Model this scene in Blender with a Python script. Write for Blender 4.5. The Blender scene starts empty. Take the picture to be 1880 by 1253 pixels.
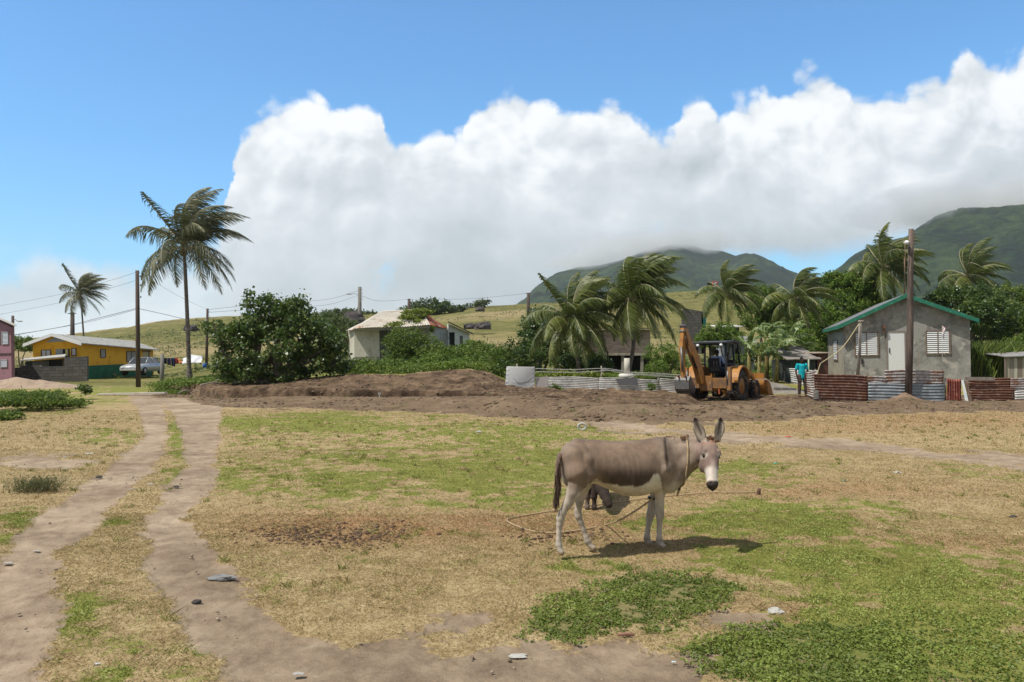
import bpy, bmesh, math, random
import numpy as np
from mathutils import Vector
R_=math.radians
rng=np.random.default_rng(7)
random.seed(7)
# ------------------------------------------------------------------ camera frame
# "primed" frame: the field slopes down to the right by ROLL, the camera stands square to it
F,H,YH=1475.0,1.9,649.0
ROLL=R_(1.2); CS,SN=math.cos(ROLL),math.sin(ROLL)
def T(p):
    p=np.asarray(p,float); q=p.copy()
    q[...,0]=CS*p[...,0]+SN*(p[...,2]-H)
    q[...,2]=H-SN*p[...,0]+CS*(p[...,2]-H)
    return q
def PR(px,py,Y): return np.array([(px-940)/F*Y,Y,H-(py-YH)/F*Y])
def W(px,py,Y): return T(PR(px,py,Y))
CAM=np.array([0,0,H])
def onplane(px,py,p0,n):
    d=W(px,py,1.0)-CAM; n=np.asarray(n,float)
    return CAM+d*(np.dot(np.asarray(p0)-CAM,n)/np.dot(d,n))
# ------------------------------------------------------------------ noise
def _h(ix,iy,iz,s):
    n=(ix.astype(np.int64)*374761393+iy.astype(np.int64)*668265263+iz.astype(np.int64)*2147483647+s*974634777)&0xffffffff
    n=((n^(n>>13))*1274126177)&0xffffffff
    n=((n^(n>>16))*2246822519)&0xffffffff
    return ((n^(n>>13))&0xffffff)/float(0xffffff)
def vn(x,y,z=0.0,s=0):
    x,y,z=np.broadcast_arrays(np.asarray(x,float),np.asarray(y,float),np.asarray(z,float))
    ix,iy,iz=np.floor(x),np.floor(y),np.floor(z)
    fx,fy,fz=x-ix,y-iy,z-iz
    fx,fy,fz=[t*t*(3-2*t) for t in (fx,fy,fz)]
    r=0
    for a in (0,1):
        for b in (0,1):
            for c in (0,1):
                r=r+_h(ix+a,iy+b,iz+c,s)*(fx if a else 1-fx)*(fy if b else 1-fy)*(fz if c else 1-fz)
    return r
def fbm(x,y,z=0.0,o=4,s=0):
    r=0;a=.5;t=0
    for i in range(o):
        r=r+a*vn(np.asarray(x)*2**i,np.asarray(y)*2**i,np.asarray(z)*2**i,s+i*17); t+=a; a*=.5
    return r/t
def ss(a,b,x):
    t=np.clip((np.asarray(x,float)-a)/(b-a),0,1); return t*t*(3-2*t)
def ip(x,pts):
    a=np.array(pts,float); return np.interp(x,a[:,0],a[:,1])
# ------------------------------------------------------------------ terrain
YF=[(330,733),(350,738),(400,748),(500,751),(700,755),(850,760),(930,767),(1040,770),(1110,776),(1200,779),(1300,777),(1400,772),(1500,766),(1600,760),(1700,758),(1880,756),(2200,756)]
YC=[(340,735),(420,733),(500,729),(700,730),(850,729),(880,729),(930,728),(990,728),(1040,734),(1090,740),(1150,743),(1250,746),(1400,743),(1480,739),(1560,743),(1620,740),(1660,732),(1710,742),(1880,743),(2200,743)]
YB=[(280,708),(340,706),(420,706),(480,707),(540,700),(600,693),(660,690),(740,691),(800,684),(860,681),(900,688),(930,706),(960,714),(1100,716),(1262,722)]
RID=[(-400,640),(0,622),(60,620),(100,618),(160,611),(230,602),(300,590),(380,585),(500,580),(600,575),(700,571),(800,568),(860,560),(970,553),(1040,552),(1150,545),(1260,535),(1330,531),(1420,540),(1500,560),(1700,600),(2200,640)]
def ZP(X,Y,noise=True):
    X,Y=np.broadcast_arrays(np.asarray(X,float),np.asarray(Y,float))
    Ys=np.maximum(Y,6); u=X/Ys*F+940
    yf=F*H/(ip(u,YF)-YH); yc=yf+3.7
    zc=H-(ip(u,YC)-YH)/F*yc
    mid=ss(330,420,u)
    z=zc*ss(0,1,(Y-yf)/3.6)*mid
    tr=ss(400,520,u)*(1-ss(1235,1290,u))
    back=ss(0,1.3,Y-yc-.25)
    ztr=-.30*tr+(-.05)*(1-tr)*mid
    z=z*(1-back)+ztr*back
    # rear bank
    wb=ss(270,330,u)*(1-ss(1255,1290,u))
    wob=(fbm(X*.9,Y*.0+3,0,3,5)-.5)*1.1
    lipY=yc+1.9+wob
    yb=37.0-2.6*ss(900,960,u)
    zb=H-(ip(u,YB)-YH)/F*yb
    zl=np.minimum(H-(ip(u,[(280,716),(420,716),(560,712),(700,714),(860,716),(940,719),(1262,728)])-YH)/F*34.0,zb)
    lip=ss(0,.35,Y-lipY)
    rise=ss(0,1,(Y-lipY-.3)/np.maximum(yb-lipY-.3,.5))
    bank=(zl*lip+(zb-zl)*rise)
    z=z*(1-wb*lip)+wb*bank*(lip>0)
    # far ground by sight angle
    L=np.log(np.maximum(Y,1.0))
    def lv(a): return ip(u,a)
    y45=lv([(300,711),(420,690),(500,680),(900,684),(1000,694),(1262,697),(1400,697),(1900,697)])
    y75=lv([(300,686),(450,665),(600,656),(900,652),(1262,668),(1900,672)])
    y120=lv([(0,655),(300,650),(600,632),(900,628),(1262,628),(1900,648)])
    yr=ip(u,RID)
    y180=yr+(y120-yr)*.42
    ls=np.log([45,75,120,180,260])
    arr=[y45,y75,y120,y180,yr]
    yy=arr[0]
    for i in range(4):
        t=np.clip((L-ls[i])/(ls[i+1]-ls[i]),0,1)
        yy=yy+(arr[i+1]-arr[i])*t
    zf=H-(yy-YH)/F*np.minimum(Ys,260)
    zf=zf-ss(260,700,Y)*(zf-3)
    flat=ss(37.5,45,Y)
    z=z*(1-flat)+zf*flat
    z=z+.05*ss(330,335,u)*0
    # sand heap on the left
    if noise:
        near=1-ss(20,40,Y)
        z=z+(fbm(X*.35,Y*.35,0,3,9)-.5)*.10*near
        z=z+(fbm(X*3,Y*3,0,3,19)-.5)*.022*near
        dug=np.where((Y>yf-.4)&(Y<38.5),1,0)*mid*ss(0,1.5,Y-yf+.4)
        dug=np.maximum(dug,0)*(1-ss(37,38.5,Y))
        behind=ss(0,.6,Y-lipY)*wb+ss(1100,1300,u)*.7*(Y<yc+3)
        c1=fbm(X*1.6,Y*1.6,0,4,31); c2=np.abs(fbm(X*2.2,Y*2.2,1.3,3,41)-.5)*2
        z=z+dug*((c1-.5)*(.07+.12*np.clip(behind,0,1))+(1-c2)**3*.07*(.15+np.clip(behind,0,1)))
        hill=ss(60,110,Y)*(1-ss(400,600,Y))
        z=z+hill*((fbm(X*.03,Y*.03,0,4,51)-.5)*2.2+(fbm(X*.3,Y*.3,0,3,61)-.5)*.5)*np.clip((Y-60)/200,0,1)
    return z
def base(px,Y,dz=0.0):
    X=(px-940)/F*Y
    return T(np.array([X,Y,float(ZP(X,Y))+dz]))
def gp(px,py,dz=0.0):
    Y=F*H/(py-YH)
    return base(px,Y,dz)
# ------------------------------------------------------------------ ground masks (given in the field's own layout)
def band(px,py,rows):
    a=np.array(rows,float); a=a[np.argsort(a[:,0])]
    xl=np.interp(py,a[:,0],a[:,1]); xr=np.interp(py,a[:,0],a[:,2])
    d=np.minimum(px-xl,xr-px)
    return np.where((py<a[0,0])|(py>a[-1,0]),-60,d)
def polysd(px,py,poly):
    P_=np.array(poly,float); n=len(P_)
    d=np.full(px.shape,1e18); ins=np.zeros(px.shape,bool)
    ky=2.2
    for i in range(n):
        a=P_[i]; b=P_[(i+1)%n]
        ex,ey=b[0]-a[0],(b[1]-a[1])*ky
        wx,wy=px-a[0],(py-a[1])*ky
        t=np.clip((wx*ex+wy*ey)/(ex*ex+ey*ey+1e-9),0,1)
        d=np.minimum(d,(wx-t*ex)**2+(wy-t*ey)**2)
        c=((a[1]<=py)&(b[1]>py))|((b[1]<=py)&(a[1]>py))
        xx=a[0]+(py-a[1])/((b[1]-a[1]) if b[1]!=a[1] else 1e-9)*(b[0]-a[0])
        ins^=c&(px<xx)
    d=np.sqrt(d)
    return np.where(ins,d,-d)
def bl(px,py,l):
    r=0
    for cx,cy,rx,ry,a in l: r=r+a*np.exp(-(((px-cx)/rx)**2+((py-cy)/ry)**2))
    return r
RUT1=[(722,238,330),(735,240,300),(760,262,303),(800,264,306),(850,212,292),(900,148,236),(950,72,190),(1000,18,135),(1050,-40,112),(1100,-80,98),(1180,-120,82),(1260,-150,75),(1500,-300,60)]
RUT2=[(722,240,350),(735,290,412),(760,318,408),(800,338,402),(850,343,395),(900,318,380),(950,262,356),(1000,262,372),(1050,274,425),(1100,302,470),(1150,335,545),(1180,352,640),(1260,430,690),(1500,620,900)]
BARE=[(420,1275),(390,1180),(500,1150),(560,1160),(630,1172),(720,1172),(790,1145),(850,1112),(915,1103),(905,1130),(860,1142),(770,1165),(765,1182),(810,1200),(960,1168),(1040,1183),(1120,1178),(1185,1162),(1192,1195),(1265,1212),(1290,1275),(1400,1500),(500,1500)]
PATH=[(1030,765),(1150,769),(1250,789),(1340,795),(1500,804),(1700,823),(2000,843),(2000,866),(1800,852),(1560,828),(1350,812),(1200,797),(1100,786)]
DARK1=[(945,1115),(1010,1092),(1120,1068),(1150,1045),(1230,1042),(1340,1062),(1370,1095),(1345,1115),(1280,1132),(1270,1150),(1180,1160),(1120,1158),(1060,1182),(1030,1180),(1000,1165),(950,1160)]
DARK2=[(1275,1195),(1350,1165),(1470,1150),(1560,1150),(1700,1190),(1720,1240),(1640,1300),(1330,1265)]
def masks(X,Y):
    Ys=np.maximum(Y,2.0)
    px=X/Ys*F+940; py=YH+F*H/Ys
    n1=fbm(X*1.3,Y*1.3,0,4,101)-.5; n2=fbm(X*6,Y*6,0,3,111)-.5; n3=fbm(X*22,Y*22,0,2,121)-.5; n0=fbm(X*.38,Y*.38,0,3,131)-.5
    sc=np.clip((py-680)/300,.25,2.0)
    wb=(n1*120+n2*62+n3*40)*sc
    def s(d,w=9): return ss(-w,w,d/sc+0*px) if False else ss(-w*1.0,w*1.0,(d+wb)/sc)
    d1=np.maximum(band(px,py,RUT1),band(px,py,RUT2))
    dirt=np.maximum(ss(-17,15,(d1+wb*.62)/sc),s(polysd(px,py,BARE),14))
    dirt=np.maximum(dirt,s(polysd(px,py,PATH),16)*.92)
    dirt=np.maximum(dirt,s(polysd(px,py,[(1270,1128),(1330,1118),(1430,1132),(1400,1146),(1290,1146)])-2,9)*.95)
    dirt=np.maximum(dirt,.9*ss(.40,.75,bl(px,py,[(1120,1082,40,7,1),(60,850,150,30,.75),(40,790,90,12,.55),(1190,1170,20,12,.5),(540,1010,60,12,.25),(300,905,40,40,.5),(480,935,60,8,.4),(640,833,120,10,.35),(1060,838,60,5,.45)])+n1*.8))
    green=bl(px,py,[(560,775,170,16,.85),(760,800,300,34,.75),(560,850,220,26,.5),(640,890,240,28,.75),(900,880,150,36,.7),(1000,830,200,30,.5),(1080,800,130,12,.6),
        (1390,850,90,16,.6),(1400,880,160,12,.3),(1560,850,120,10,.3),(1800,860,120,14,.35),(1480,952,220,26,.95),(1180,960,80,10,.3),(720,975,60,8,.4),
        (1400,1035,190,20,.8),(1700,1050,260,60,.55),(1560,1110,130,50,.7),(1760,1120,190,70,.7),(1640,1210,320,60,.9),(1860,1200,120,70,.7),
        (220,805,80,14,.9),(330,800,16,60,.8),(80,740,110,14,1.0),(20,985,110,40,.8),(60,950,70,14,.6),(210,960,30,6,.8),(130,1120,40,60,.45),(250,1230,90,40,.55),(400,1200,60,30,.35),
        (200,715,200,12,.9),(420,1060,40,12,.2),(560,1010,120,30,.1),(1100,1040,80,12,.35),(500,1130,60,10,.35)])
    green=np.clip(green,0,1.0)*.88+(n1*2.4+n2*3.0+n3*1.3+n0*1.8)*np.clip(.30+green,0,1)
    dark=np.maximum(np.maximum(ss(-22,22,polysd(px,py,DARK1)+wb*.6),ss(-30,34,polysd(px,py,DARK2)+wb*.9)*.85),ss(-30,60,polysd(px,py,[(1560,1150),(1700,1110),(2100,1150),(2100,1400),(1640,1400)])+wb*1.6)*.5)
    red=np.clip(bl(px,py,[(1000,960,260,34,.9),(1500,900,320,26,.7),(640,975,180,30,.9),(1300,1000,160,14,.6),(560,960,200,24,.5),(1760,1000,180,16,.6),(1400,1130,140,22,.5),(1750,770,260,14,.8),(1500,790,200,10,.6)]),0,1)
    # dug earth
    u=px; yf=F*H/(ip(u,YF)-YH)
    wd=ss(320,370,u)
    spoil=wd*ss(-.5,.35,Y-yf+n1*2.0+n2*.7)*(1-ss(36.2,38.2,Y+n1*1.5))
    spoil=spoil*(1-ss(33.5,34.6,Y+n1)*ss(935,950,u)*(1-ss(1262,1275,u))*.6)
    spoil=np.maximum(spoil,ss(260,300,u)*(1-ss(400,420,u))*ss(33,35,Y)*(1-ss(38,41,Y)))
    dirt=dirt*(1-ss(38,44,Y))
    far=ss(36,42,Y)
    green=green*(1-far)+far*np.clip(.45+n1*1.2*(Y<120)+(fbm(X*.03,Y*.04,0,4,201)-.5)*2.4-.15*ss(100,260,Y),0,1)
    green=np.where((Y>38)&(Y<62),.62+n1*1.6+n2,green)
    dark=dark*(Y<14); red=red*(1-far)
    red=np.maximum(red,far*ss(.5,.75,fbm(X*.02,Y*.025,0,4,211))*ss(70,120,Y))
    wob=(fbm(X*.9,Y*.0+3,0,3,5)-.5)*1.1; lipY=yf+5.6+wob; masks.face=ss(-.55,-.1,Y-lipY)*(1-ss(.15,.6,Y-lipY+n1*1.5))*ss(400,470,u)*(1-ss(1250,1270,u))*ss(.38,.5,fbm(X*.5,Y*0,0,3,13))  # face mask: where shade under the bank lip is painted dark
    masks.damp=np.clip(bl(px,py,[(900,1240,480,75,1.2),(430,1120,110,110,.9),(330,1010,50,70,.6),(700,1170,200,50,.8),(1330,1135,90,20,.8)])+n1*1.6,0,1)
    masks.rear=ss(yf+4.6,yf+5.6,Y+n1*1.5)
    return px,py,dirt,green,dark,red,spoil
# ------------------------------------------------------------------ scene plumbing
sc=bpy.context.scene
COL=sc.collection
ORG={}
def setp(o,label=None,cat=None,group=None,kind=None):
    if label: o['label']=label
    if cat: o['category']=cat
    if group: o['group']=group
    if kind: o['kind']=kind
    return o
def thing(name,label,cat,loc,group=None):
    o=bpy.data.objects.new(name,None); COL.objects.link(o)
    o.location=tuple(float(v) for v in loc); o.empty_display_size=.2
    ORG[o.name]=np.array(loc,float)
    return setp(o,label,cat,group)
def link(name,me,m,parent=None,loc=None,label=None,cat=None,group=None,kind=None):
    o=bpy.data.objects.new(name,me); COL.objects.link(o)
    if m is not None:
        for mm in (m if isinstance(m,(list,tuple)) else [m]): me.materials.append(mm)
    if parent is not None:
        o.parent=parent; ORG[o.name]=ORG[parent.name]
    else:
        loc=np.array([0,0,0.]) if loc is None else np.array(loc,float)
        o.location=tuple(loc); ORG[o.name]=loc
    return setp(o,label,cat,group,kind)
def mesh_np(V,Fc,org,smooth=False,attrs=None,uvcol=None):
    me=bpy.data.meshes.new('mesh')
    V=(np.asarray(V,float)-org).astype(np.float32); Fc=np.asarray(Fc,np.int32)
    k=Fc.shape[1]
    me.vertices.add(len(V)); me.vertices.foreach_set('co',V.ravel())
    me.loops.add(Fc.size); me.loops.foreach_set('vertex_index',Fc.ravel())
    me.polygons.add(len(Fc)); me.polygons.foreach_set('loop_start',np.arange(0,Fc.size,k,dtype=np.int32))
    me.update(calc_edges=True)
    if smooth: me.polygons.foreach_set('use_smooth',np.ones(len(Fc),bool))
    for n,(dom,typ,data) in (attrs or {}).items():
        a=me.attributes.new(n,typ,dom)
        data=np.asarray(data,np.float32)
        if typ=='FLOAT_COLOR': a.data.foreach_set('color',data.ravel())
        else: a.data.foreach_set('value',data.ravel())
    me.validate()
    return me
def org_of(parent,loc): return ORG[parent.name] if parent is not None else (np.zeros(3) if loc is None else np.array(loc,float))
def rot(ax,a):
    c,s=math.cos(a),math.sin(a)
    return {'x':np.array([[1,0,0],[0,c,-s],[0,s,c]]),'y':np.array([[c,0,s],[0,1,0],[-s,0,c]]),'z':np.array([[c,-s,0],[s,c,0],[0,0,1]])}[ax]
class MB:
    def __init__(s): s.v=[];s.f=[];s.sm=[]
    def add(s,vs,fs,sm=False):
        b=len(s.v); s.v+= [tuple(map(float,v)) for v in vs]
        for f in fs: s.f.append(tuple(b+i for i in f)); s.sm.append(sm)
        return s
    def box(s,c,d,R=None):
        c=np.array(c,float); R=np.eye(3) if R is None else R
        vs=[c+R@(np.array([x,y,z])*np.array(d)/2) for x in(-1,1) for y in(-1,1) for z in(-1,1)]
        return s.add(vs,[(0,1,3,2),(4,6,7,5),(0,4,5,1),(2,3,7,6),(0,2,6,4),(1,5,7,3)])
    def slab(s,pts,t,n=None):
        pts=[np.array(p,float) for p in pts]
        if n is None:
            n=np.cross(pts[1]-pts[0],pts[2]-pts[0]); n/=np.linalg.norm(n)
        n=np.array(n,float); k=len(pts)
        vs=pts+[p+n*t for p in pts]
        return s.add(vs,[tuple(range(k))[::-1],tuple(range(k,2*k))]+[(i,(i+1)%k,(i+1)%k+k,i+k) for i in range(k)])
    def tube(s,pts,rad,k=8,cap=True,flat=1.0):
        pts=[np.array(p,float) for p in pts]; n=len(pts)
        if np.isscalar(rad): rad=[rad]*n
        t0=pts[1]-pts[0]; t0/=np.linalg.norm(t0)+1e-12
        a=np.array([0,0,1.]) if abs(t0[2])<.9 else np.array([0,1.,0])
        u=np.cross(t0,a); u/=np.linalg.norm(u)
        vs=[]
        for i in range(n):
            t=pts[min(i+1,n-1)]-pts[max(i-1,0)]; t/=np.linalg.norm(t)+1e-12
            u=u-t*np.dot(u,t); u/=np.linalg.norm(u)+1e-12
            w=np.cross(t,u)
            for j in range(k):
                g=2*math.pi*j/k
                vs.append(pts[i]+rad[i]*(u*math.cos(g)+w*math.sin(g)*flat))
        fs=[(i*k+j,i*k+(j+1)%k,(i+1)*k+(j+1)%k,(i+1)*k+j) for i in range(n-1) for j in range(k)]
        if cap: fs+= [tuple(range(k))[::-1],tuple((n-1)*k+j for j in range(k))]
        return s.add(vs,fs,True)
    def cyl(s,a,b,r0,r1=None,k=16): return s.tube([a,b],[r0,r0 if r1 is None else r1],k)
    def ell(s,c,r,R=None,a=12,b=8):
        c=np.array(c,float); r=np.array([r]*3 if np.isscalar(r) else r,float); R=np.eye(3) if R is None else R
        vs=[c+R@(r*np.array([0,0,1]))]
        for i in range(1,b):
            p=math.pi*i/b
            for j in range(a):
                q=2*math.pi*j/a; vs.append(c+R@(r*np.array([math.sin(p)*math.cos(q),math.sin(p)*math.sin(q),math.cos(p)])))
        vs.append(c+R@(r*np.array([0,0,-1])))
        fs=[(0,1+j,1+(j+1)%a) for j in range(a)]
        for i in range(b-2):
            for j in range(a): fs.append((1+i*a+j,1+(i+1)*a+j,1+(i+1)*a+(j+1)%a,1+i*a+(j+1)%a))
        m=1+(b-2)*a; fs+=[(m+(j+1)%a,m+j,len(vs)-1) for j in range(a)]
        return s.add(vs,fs,True)
    def build(s,name,m,parent=None,loc=None,bevel=0,**kw):
        org=org_of(parent,loc)
        me=bpy.data.meshes.new(name)
        me.from_pydata([tuple(np.array(v)-org) for v in s.v],[],s.f)
        me.polygons.foreach_set('use_smooth',s.sm)
        bm=bmesh.new(); bm.from_mesh(me); bmesh.ops.recalc_face_normals(bm,faces=bm.faces[:]); bm.to_mesh(me); bm.free()
        o=link(name,me,m,parent,loc,**kw)
        if bevel:
            b=o.modifiers.new('bevel','BEVEL'); b.width=bevel; b.segments=2; b.limit_method='ANGLE'; b.angle_limit=R_(40)
        return o
# ------------------------------------------------------------------ materials
def newmat(n):
    m=bpy.data.materials.new(n); m.use_nodes=True; nt=m.node_tree
    for x in list(nt.nodes): nt.nodes.remove(x)
    return m,nt
class N:
    def __init__(s,nt): s.nt=nt
    def n(s,t,**k):
        x=s.nt.nodes.new(t)
        for a,b in k.items(): setattr(x,a,b)
        return x
    def l(s,a,b): s.nt.links.new(a,b)
    def put(s,sock,v):
        if isinstance(v,bpy.types.NodeSocket): s.l(v,sock)
        elif isinstance(v,(tuple,list)) and len(v)==3 and sock.type=='RGBA': sock.default_value=(*v,1)
        else: sock.default_value=v
    def math(s,op,a,b=0.0,c=None,clamp=False):
        x=s.n('ShaderNodeMath',operation=op,use_clamp=clamp)
        s.put(x.inputs[0],a); s.put(x.inputs[1],b)
        if c is not None: s.put(x.inputs[2],c)
        return x.outputs[0]
    def vmath(s,op,a,b=None,scale=None):
        x=s.n('ShaderNodeVectorMath',operation=op); s.put(x.inputs[0],a)
        if b is not None: s.put(x.inputs[1],b)
        if scale is not None: s.put(x.inputs[3],scale)
        return x.outputs[1] if op in('LENGTH','DOT_PRODUCT','DISTANCE') else x.outputs[0]
    def noise(s,vec,scale,detail=4,rough=.55,out=0,dist=0):
        x=s.n('ShaderNodeTexNoise'); s.l(vec,x.inputs['Vector'])
        x.inputs['Scale'].default_value=scale; x.inputs['Detail'].default_value=detail; x.inputs['Roughness'].default_value=rough; x.inputs['Distortion'].default_value=dist
        return x.outputs[out]
    def smooth(s,v,a,b,to0=0.0,to1=1.0):
        x=s.n('ShaderNodeMapRange',interpolation_type='SMOOTHSTEP')
        s.put(x.inputs[0],v); s.put(x.inputs[1],a); s.put(x.inputs[2],b); s.put(x.inputs[3],to0); s.put(x.inputs[4],to1)
        return x.outputs[0]
    def mix(s,f,a,b):
        x=s.n('ShaderNodeMix',data_type='RGBA'); s.put(x.inputs[0],f); s.put(x.inputs[6],a); s.put(x.inputs[7],b)
        return x.outputs[2]
    def attr(s,n,o='Fac'): 
        x=s.n('ShaderNodeAttribute',attribute_name=n); return x.outputs[o]
    def ramp(s,f,cols):
        x=s.n('ShaderNodeValToRGB'); e=x.color_ramp.elements
        for i,c in enumerate(cols):
            p=i/(len(cols)-1) if len(c)==3 else c[3]
            if i<2: el=e[i]; el.position=p
            else: el=e.new(p)
            el.color=(*c[:3],1)
        s.l(f,x.inputs[0]); return x.outputs[0]
    def bump(s,h,strength,dist):
        x=s.n('ShaderNodeBump'); x.inputs['Strength'].default_value=strength; x.inputs['Distance'].default_value=dist
        s.l(h,x.inputs['Height']); return x.outputs[0]
    def stretch(s,vec,sc3):
        x=s.n('ShaderNodeMapping'); s.l(vec,x.inputs[0]); x.inputs['Scale'].default_value=sc3; return x.outputs[0]
def coords(n): return n.n('ShaderNodeTexCoord').outputs['Object']
def finish(n,col,rough,spec,normal=None,metal=0.0):
    p=n.n('ShaderNodeBsdfPrincipled'); n.put(p.inputs['Base Color'],col); n.put(p.inputs['Roughness'],rough)
    p.inputs['Specular IOR Level'].default_value=spec; p.inputs['Metallic'].default_value=metal
    if normal is not None: n.l(normal,p.inputs['Normal'])
    o=n.n('ShaderNodeOutputMaterial'); n.l(p.outputs[0],o.inputs[0]); return p
MC={}
def mat(name,base,layers=(),rough=.85,spec=.25,bump=0,bs=30,bd=.01,metal=0,vary=.12,vs=14):
    """layers: (colour, noise scale, lo, hi, stretch)"""
    if name in MC: return MC[name]
    m,nt=newmat(name); n=N(nt); co=coords(n)
    col=base
    v=n.noise(co,vs,5,.65)
    f=n.math('MULTIPLY_ADD',v,2*vary,1-vary)
    cc=n.n('ShaderNodeMix',data_type='RGBA',blend_type='MULTIPLY'); cc.inputs[0].default_value=1
    for L in layers:
        c,scl,lo,hi=L[:4]; vec=n.stretch(co,L[4]) if len(L)>4 else co
        vec2=n.vmath('ADD',vec,(len(name)*1.7+scl,3.3,scl*2.1))
        k=n.smooth(n.noise(vec2,scl,6,.62),lo,hi); col=n.mix(k,col,c)
    n.put(cc.inputs[6],col); n.l(f,cc.inputs[7])
    nm=n.bump(n.noise(co,bs,5,.6),bump,bd) if bump else None
    finish(n,cc.outputs[2],rough,spec,nm,metal)
    MC[name]=m; return m
def leafmat(name,cols,transl=.28,rough=.55,spec=.3,glossy=True):
    if name in MC: return MC[name]
    m,nt=newmat(name); n=N(nt)
    c=n.ramp(n.attr('rnd'),cols)
    p=n.n('ShaderNodeBsdfPrincipled'); n.l(c,p.inputs['Base Color']); p.inputs['Roughness'].default_value=rough; p.inputs['Specular IOR Level'].default_value=spec
    t=n.n('ShaderNodeBsdfTranslucent'); 
    tc=n.mix(.5,c,(.16,.24,.03)); n.l(tc,t.inputs[0])
    x=n.n('ShaderNodeMixShader'); x.inputs[0].default_value=transl; n.l(p.outputs[0],x.inputs[1]); n.l(t.outputs[0],x.inputs[2])
    o=n.n('ShaderNodeOutputMaterial'); n.l(x.outputs[0],o.inputs[0]); MC[name]=m; return m
# ------------------------------------------------------------------ camera, sun, sky
SUN=np.array([-.48,-.24,1.0]); SUN/=np.linalg.norm(SUN)
cam=bpy.data.cameras.new('camera'); co=bpy.data.objects.new('camera',cam); COL.objects.link(co)
cam.sensor_width=36; cam.lens=36*F/1880; cam.clip_end=20000; cam.clip_start=.1
cam.shift_y=(YH-626.5)/1880
from mathutils import Matrix
M=Matrix(((CS,SN,0,0),(0,0,-1,0),(-SN,CS,0,H),(0,0,0,1)))
co.matrix_world=M; sc.camera=co
sl=bpy.data.lights.new('sun','SUN'); sl.energy=5.0; sl.angle=R_(.53); sl.color=(1,.955,.86)
so=bpy.data.objects.new('sun',sl); COL.objects.link(so); so.location=(-40,-20,80)
so.rotation_euler=Vector(SUN).to_track_quat('Z','Y').to_euler()
wd=bpy.data.worlds.new('World'); sc.world=wd; wd.use_nodes=True
nt=wd.node_tree
for x in list(nt.nodes): nt.nodes.remove(x)
n=N(nt)
sky=n.n('ShaderNodeTexSky',sky_type='NISHITA'); sky.sun_disc=False; sky.sun_elevation=math.asin(SUN[2]); sky.sun_rotation=math.atan2(SUN[0],SUN[1])
sky.air_density=1.0; sky.dust_density=.6; sky.ozone_density=2.0; sky.altitude=0
skyc=n.vmath('MULTIPLY',sky.outputs[0],(.84,1.60,2.05))
g=n.n('ShaderNodeTexCoord').outputs['Generated']
sx=n.n('ShaderNodeSeparateXYZ'); n.l(g,sx.inputs[0])
yy=n.math('MAXIMUM',n.math('ABSOLUTE',sx.outputs[1]),.08)
U=n.math('DIVIDE',sx.outputs[0],yy); V=n.math('DIVIDE',sx.outputs[2],yy)
def curve(pts,x,lo,hi,vlo,vhi):
    c=n.n('ShaderNodeFloatCurve'); cv=c.mapping.curves[0]
    q=[((a-lo)/(hi-lo),(b-vlo)/(vhi-vlo)) for a,b in pts]
    q=[p for p in q if 0<=p[0]<=1]
    c.mapping.use_clip=False
    cv.points[0].location=q[0]; cv.points[-1].location=q[-1]
    for p in q[1:-1]: cv.points.new(*p)
    for p in cv.points: p.handle_type='VECTOR'
    c.mapping.update()
    t=n.math('DIVIDE',n.math('SUBTRACT',x,lo),hi-lo,clamp=True)
    n.l(t,c.inputs[1]); 
    return n.math('MULTIPLY_ADD',c.outputs[0],vhi-vlo,vlo)
def uv(px,py):
    w=W(px,py,1.0)-CAM; return (w[0],w[2])
TOP=[(-400,470),(-100,480),(0,472),(60,455),(100,450),(150,452),(200,460),(250,450),(300,425),(340,440),(400,425),(414,400),(419,320),(424,275),(432,245),(445,225),(465,205),(480,190),(500,181),(522,184),(545,165),(570,161),(592,170),(600,193),(620,197),(636,181),(680,179),(700,190),(712,225),(730,234),(765,231),(790,215),(832,213),(850,230),(862,205),(885,190),(905,170),(940,154),(980,155),(1005,170),(1030,196),(1060,192),(1090,186),(1130,179),(1150,192),(1170,218),(1205,245),(1240,235),(1249,208),(1256,175),(1290,165),(1310,170),(1322,184),(1345,165),(1375,166),(1400,155),(1438,150),(1460,128),(1490,124),(1528,130),(1545,150),(1572,160),(1600,172),(1630,165),(1655,178),(1672,160),(1700,148),(1735,130),(1757,108),(1768,85),(1805,80),(1840,78),(1860,84),(1880,70),(1960,40),(2200,60),(2600,200)]
BOT=[(-400,900),(600,800),(1100,640),(1180,540),(1260,496),(1330,478),(1400,472),(1460,478),(1530,470),(1600,455),(1650,440),(1720,425),(1880,415),(2600,420)]
LO,HI=-1.0,1.2
# shared puff height field
grp=bpy.data.node_groups.new('puffs','ShaderNodeTree')
grp.interface.new_socket('Vector',in_out='INPUT',socket_type='NodeSocketVector')
grp.interface.new_socket('Height',in_out='OUTPUT',socket_type='NodeSocketFloat')
gn=N(grp); gi=gn.n('NodeGroupInput'); go=gn.n('NodeGroupOutput')
wv=gn.vmath('SUBTRACT',gn.noise(gi.outputs[0],5,3,.5,1),(.5,.5,.5))
pv=gn.vmath('ADD',gi.outputs[0],gn.vmath('SCALE',wv,scale=.10))
def vor(s,sm):
    x=gn.n('ShaderNodeTexVoronoi',feature='F1',voronoi_dimensions='2D'); gn.l(pv,x.inputs['Vector']); x.inputs['Scale'].default_value=s
    d=x.outputs['Distance']; return gn.math('SUBTRACT',.15,gn.math('MULTIPLY',d,d))
h=gn.math('MULTIPLY',vor(9,.35),.085)
h=gn.math('ADD',h,gn.math('MULTIPLY',vor(27,.3),.034))
h=gn.math('ADD',h,gn.math('MULTIPLY',vor(66,.3),.014))
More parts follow.
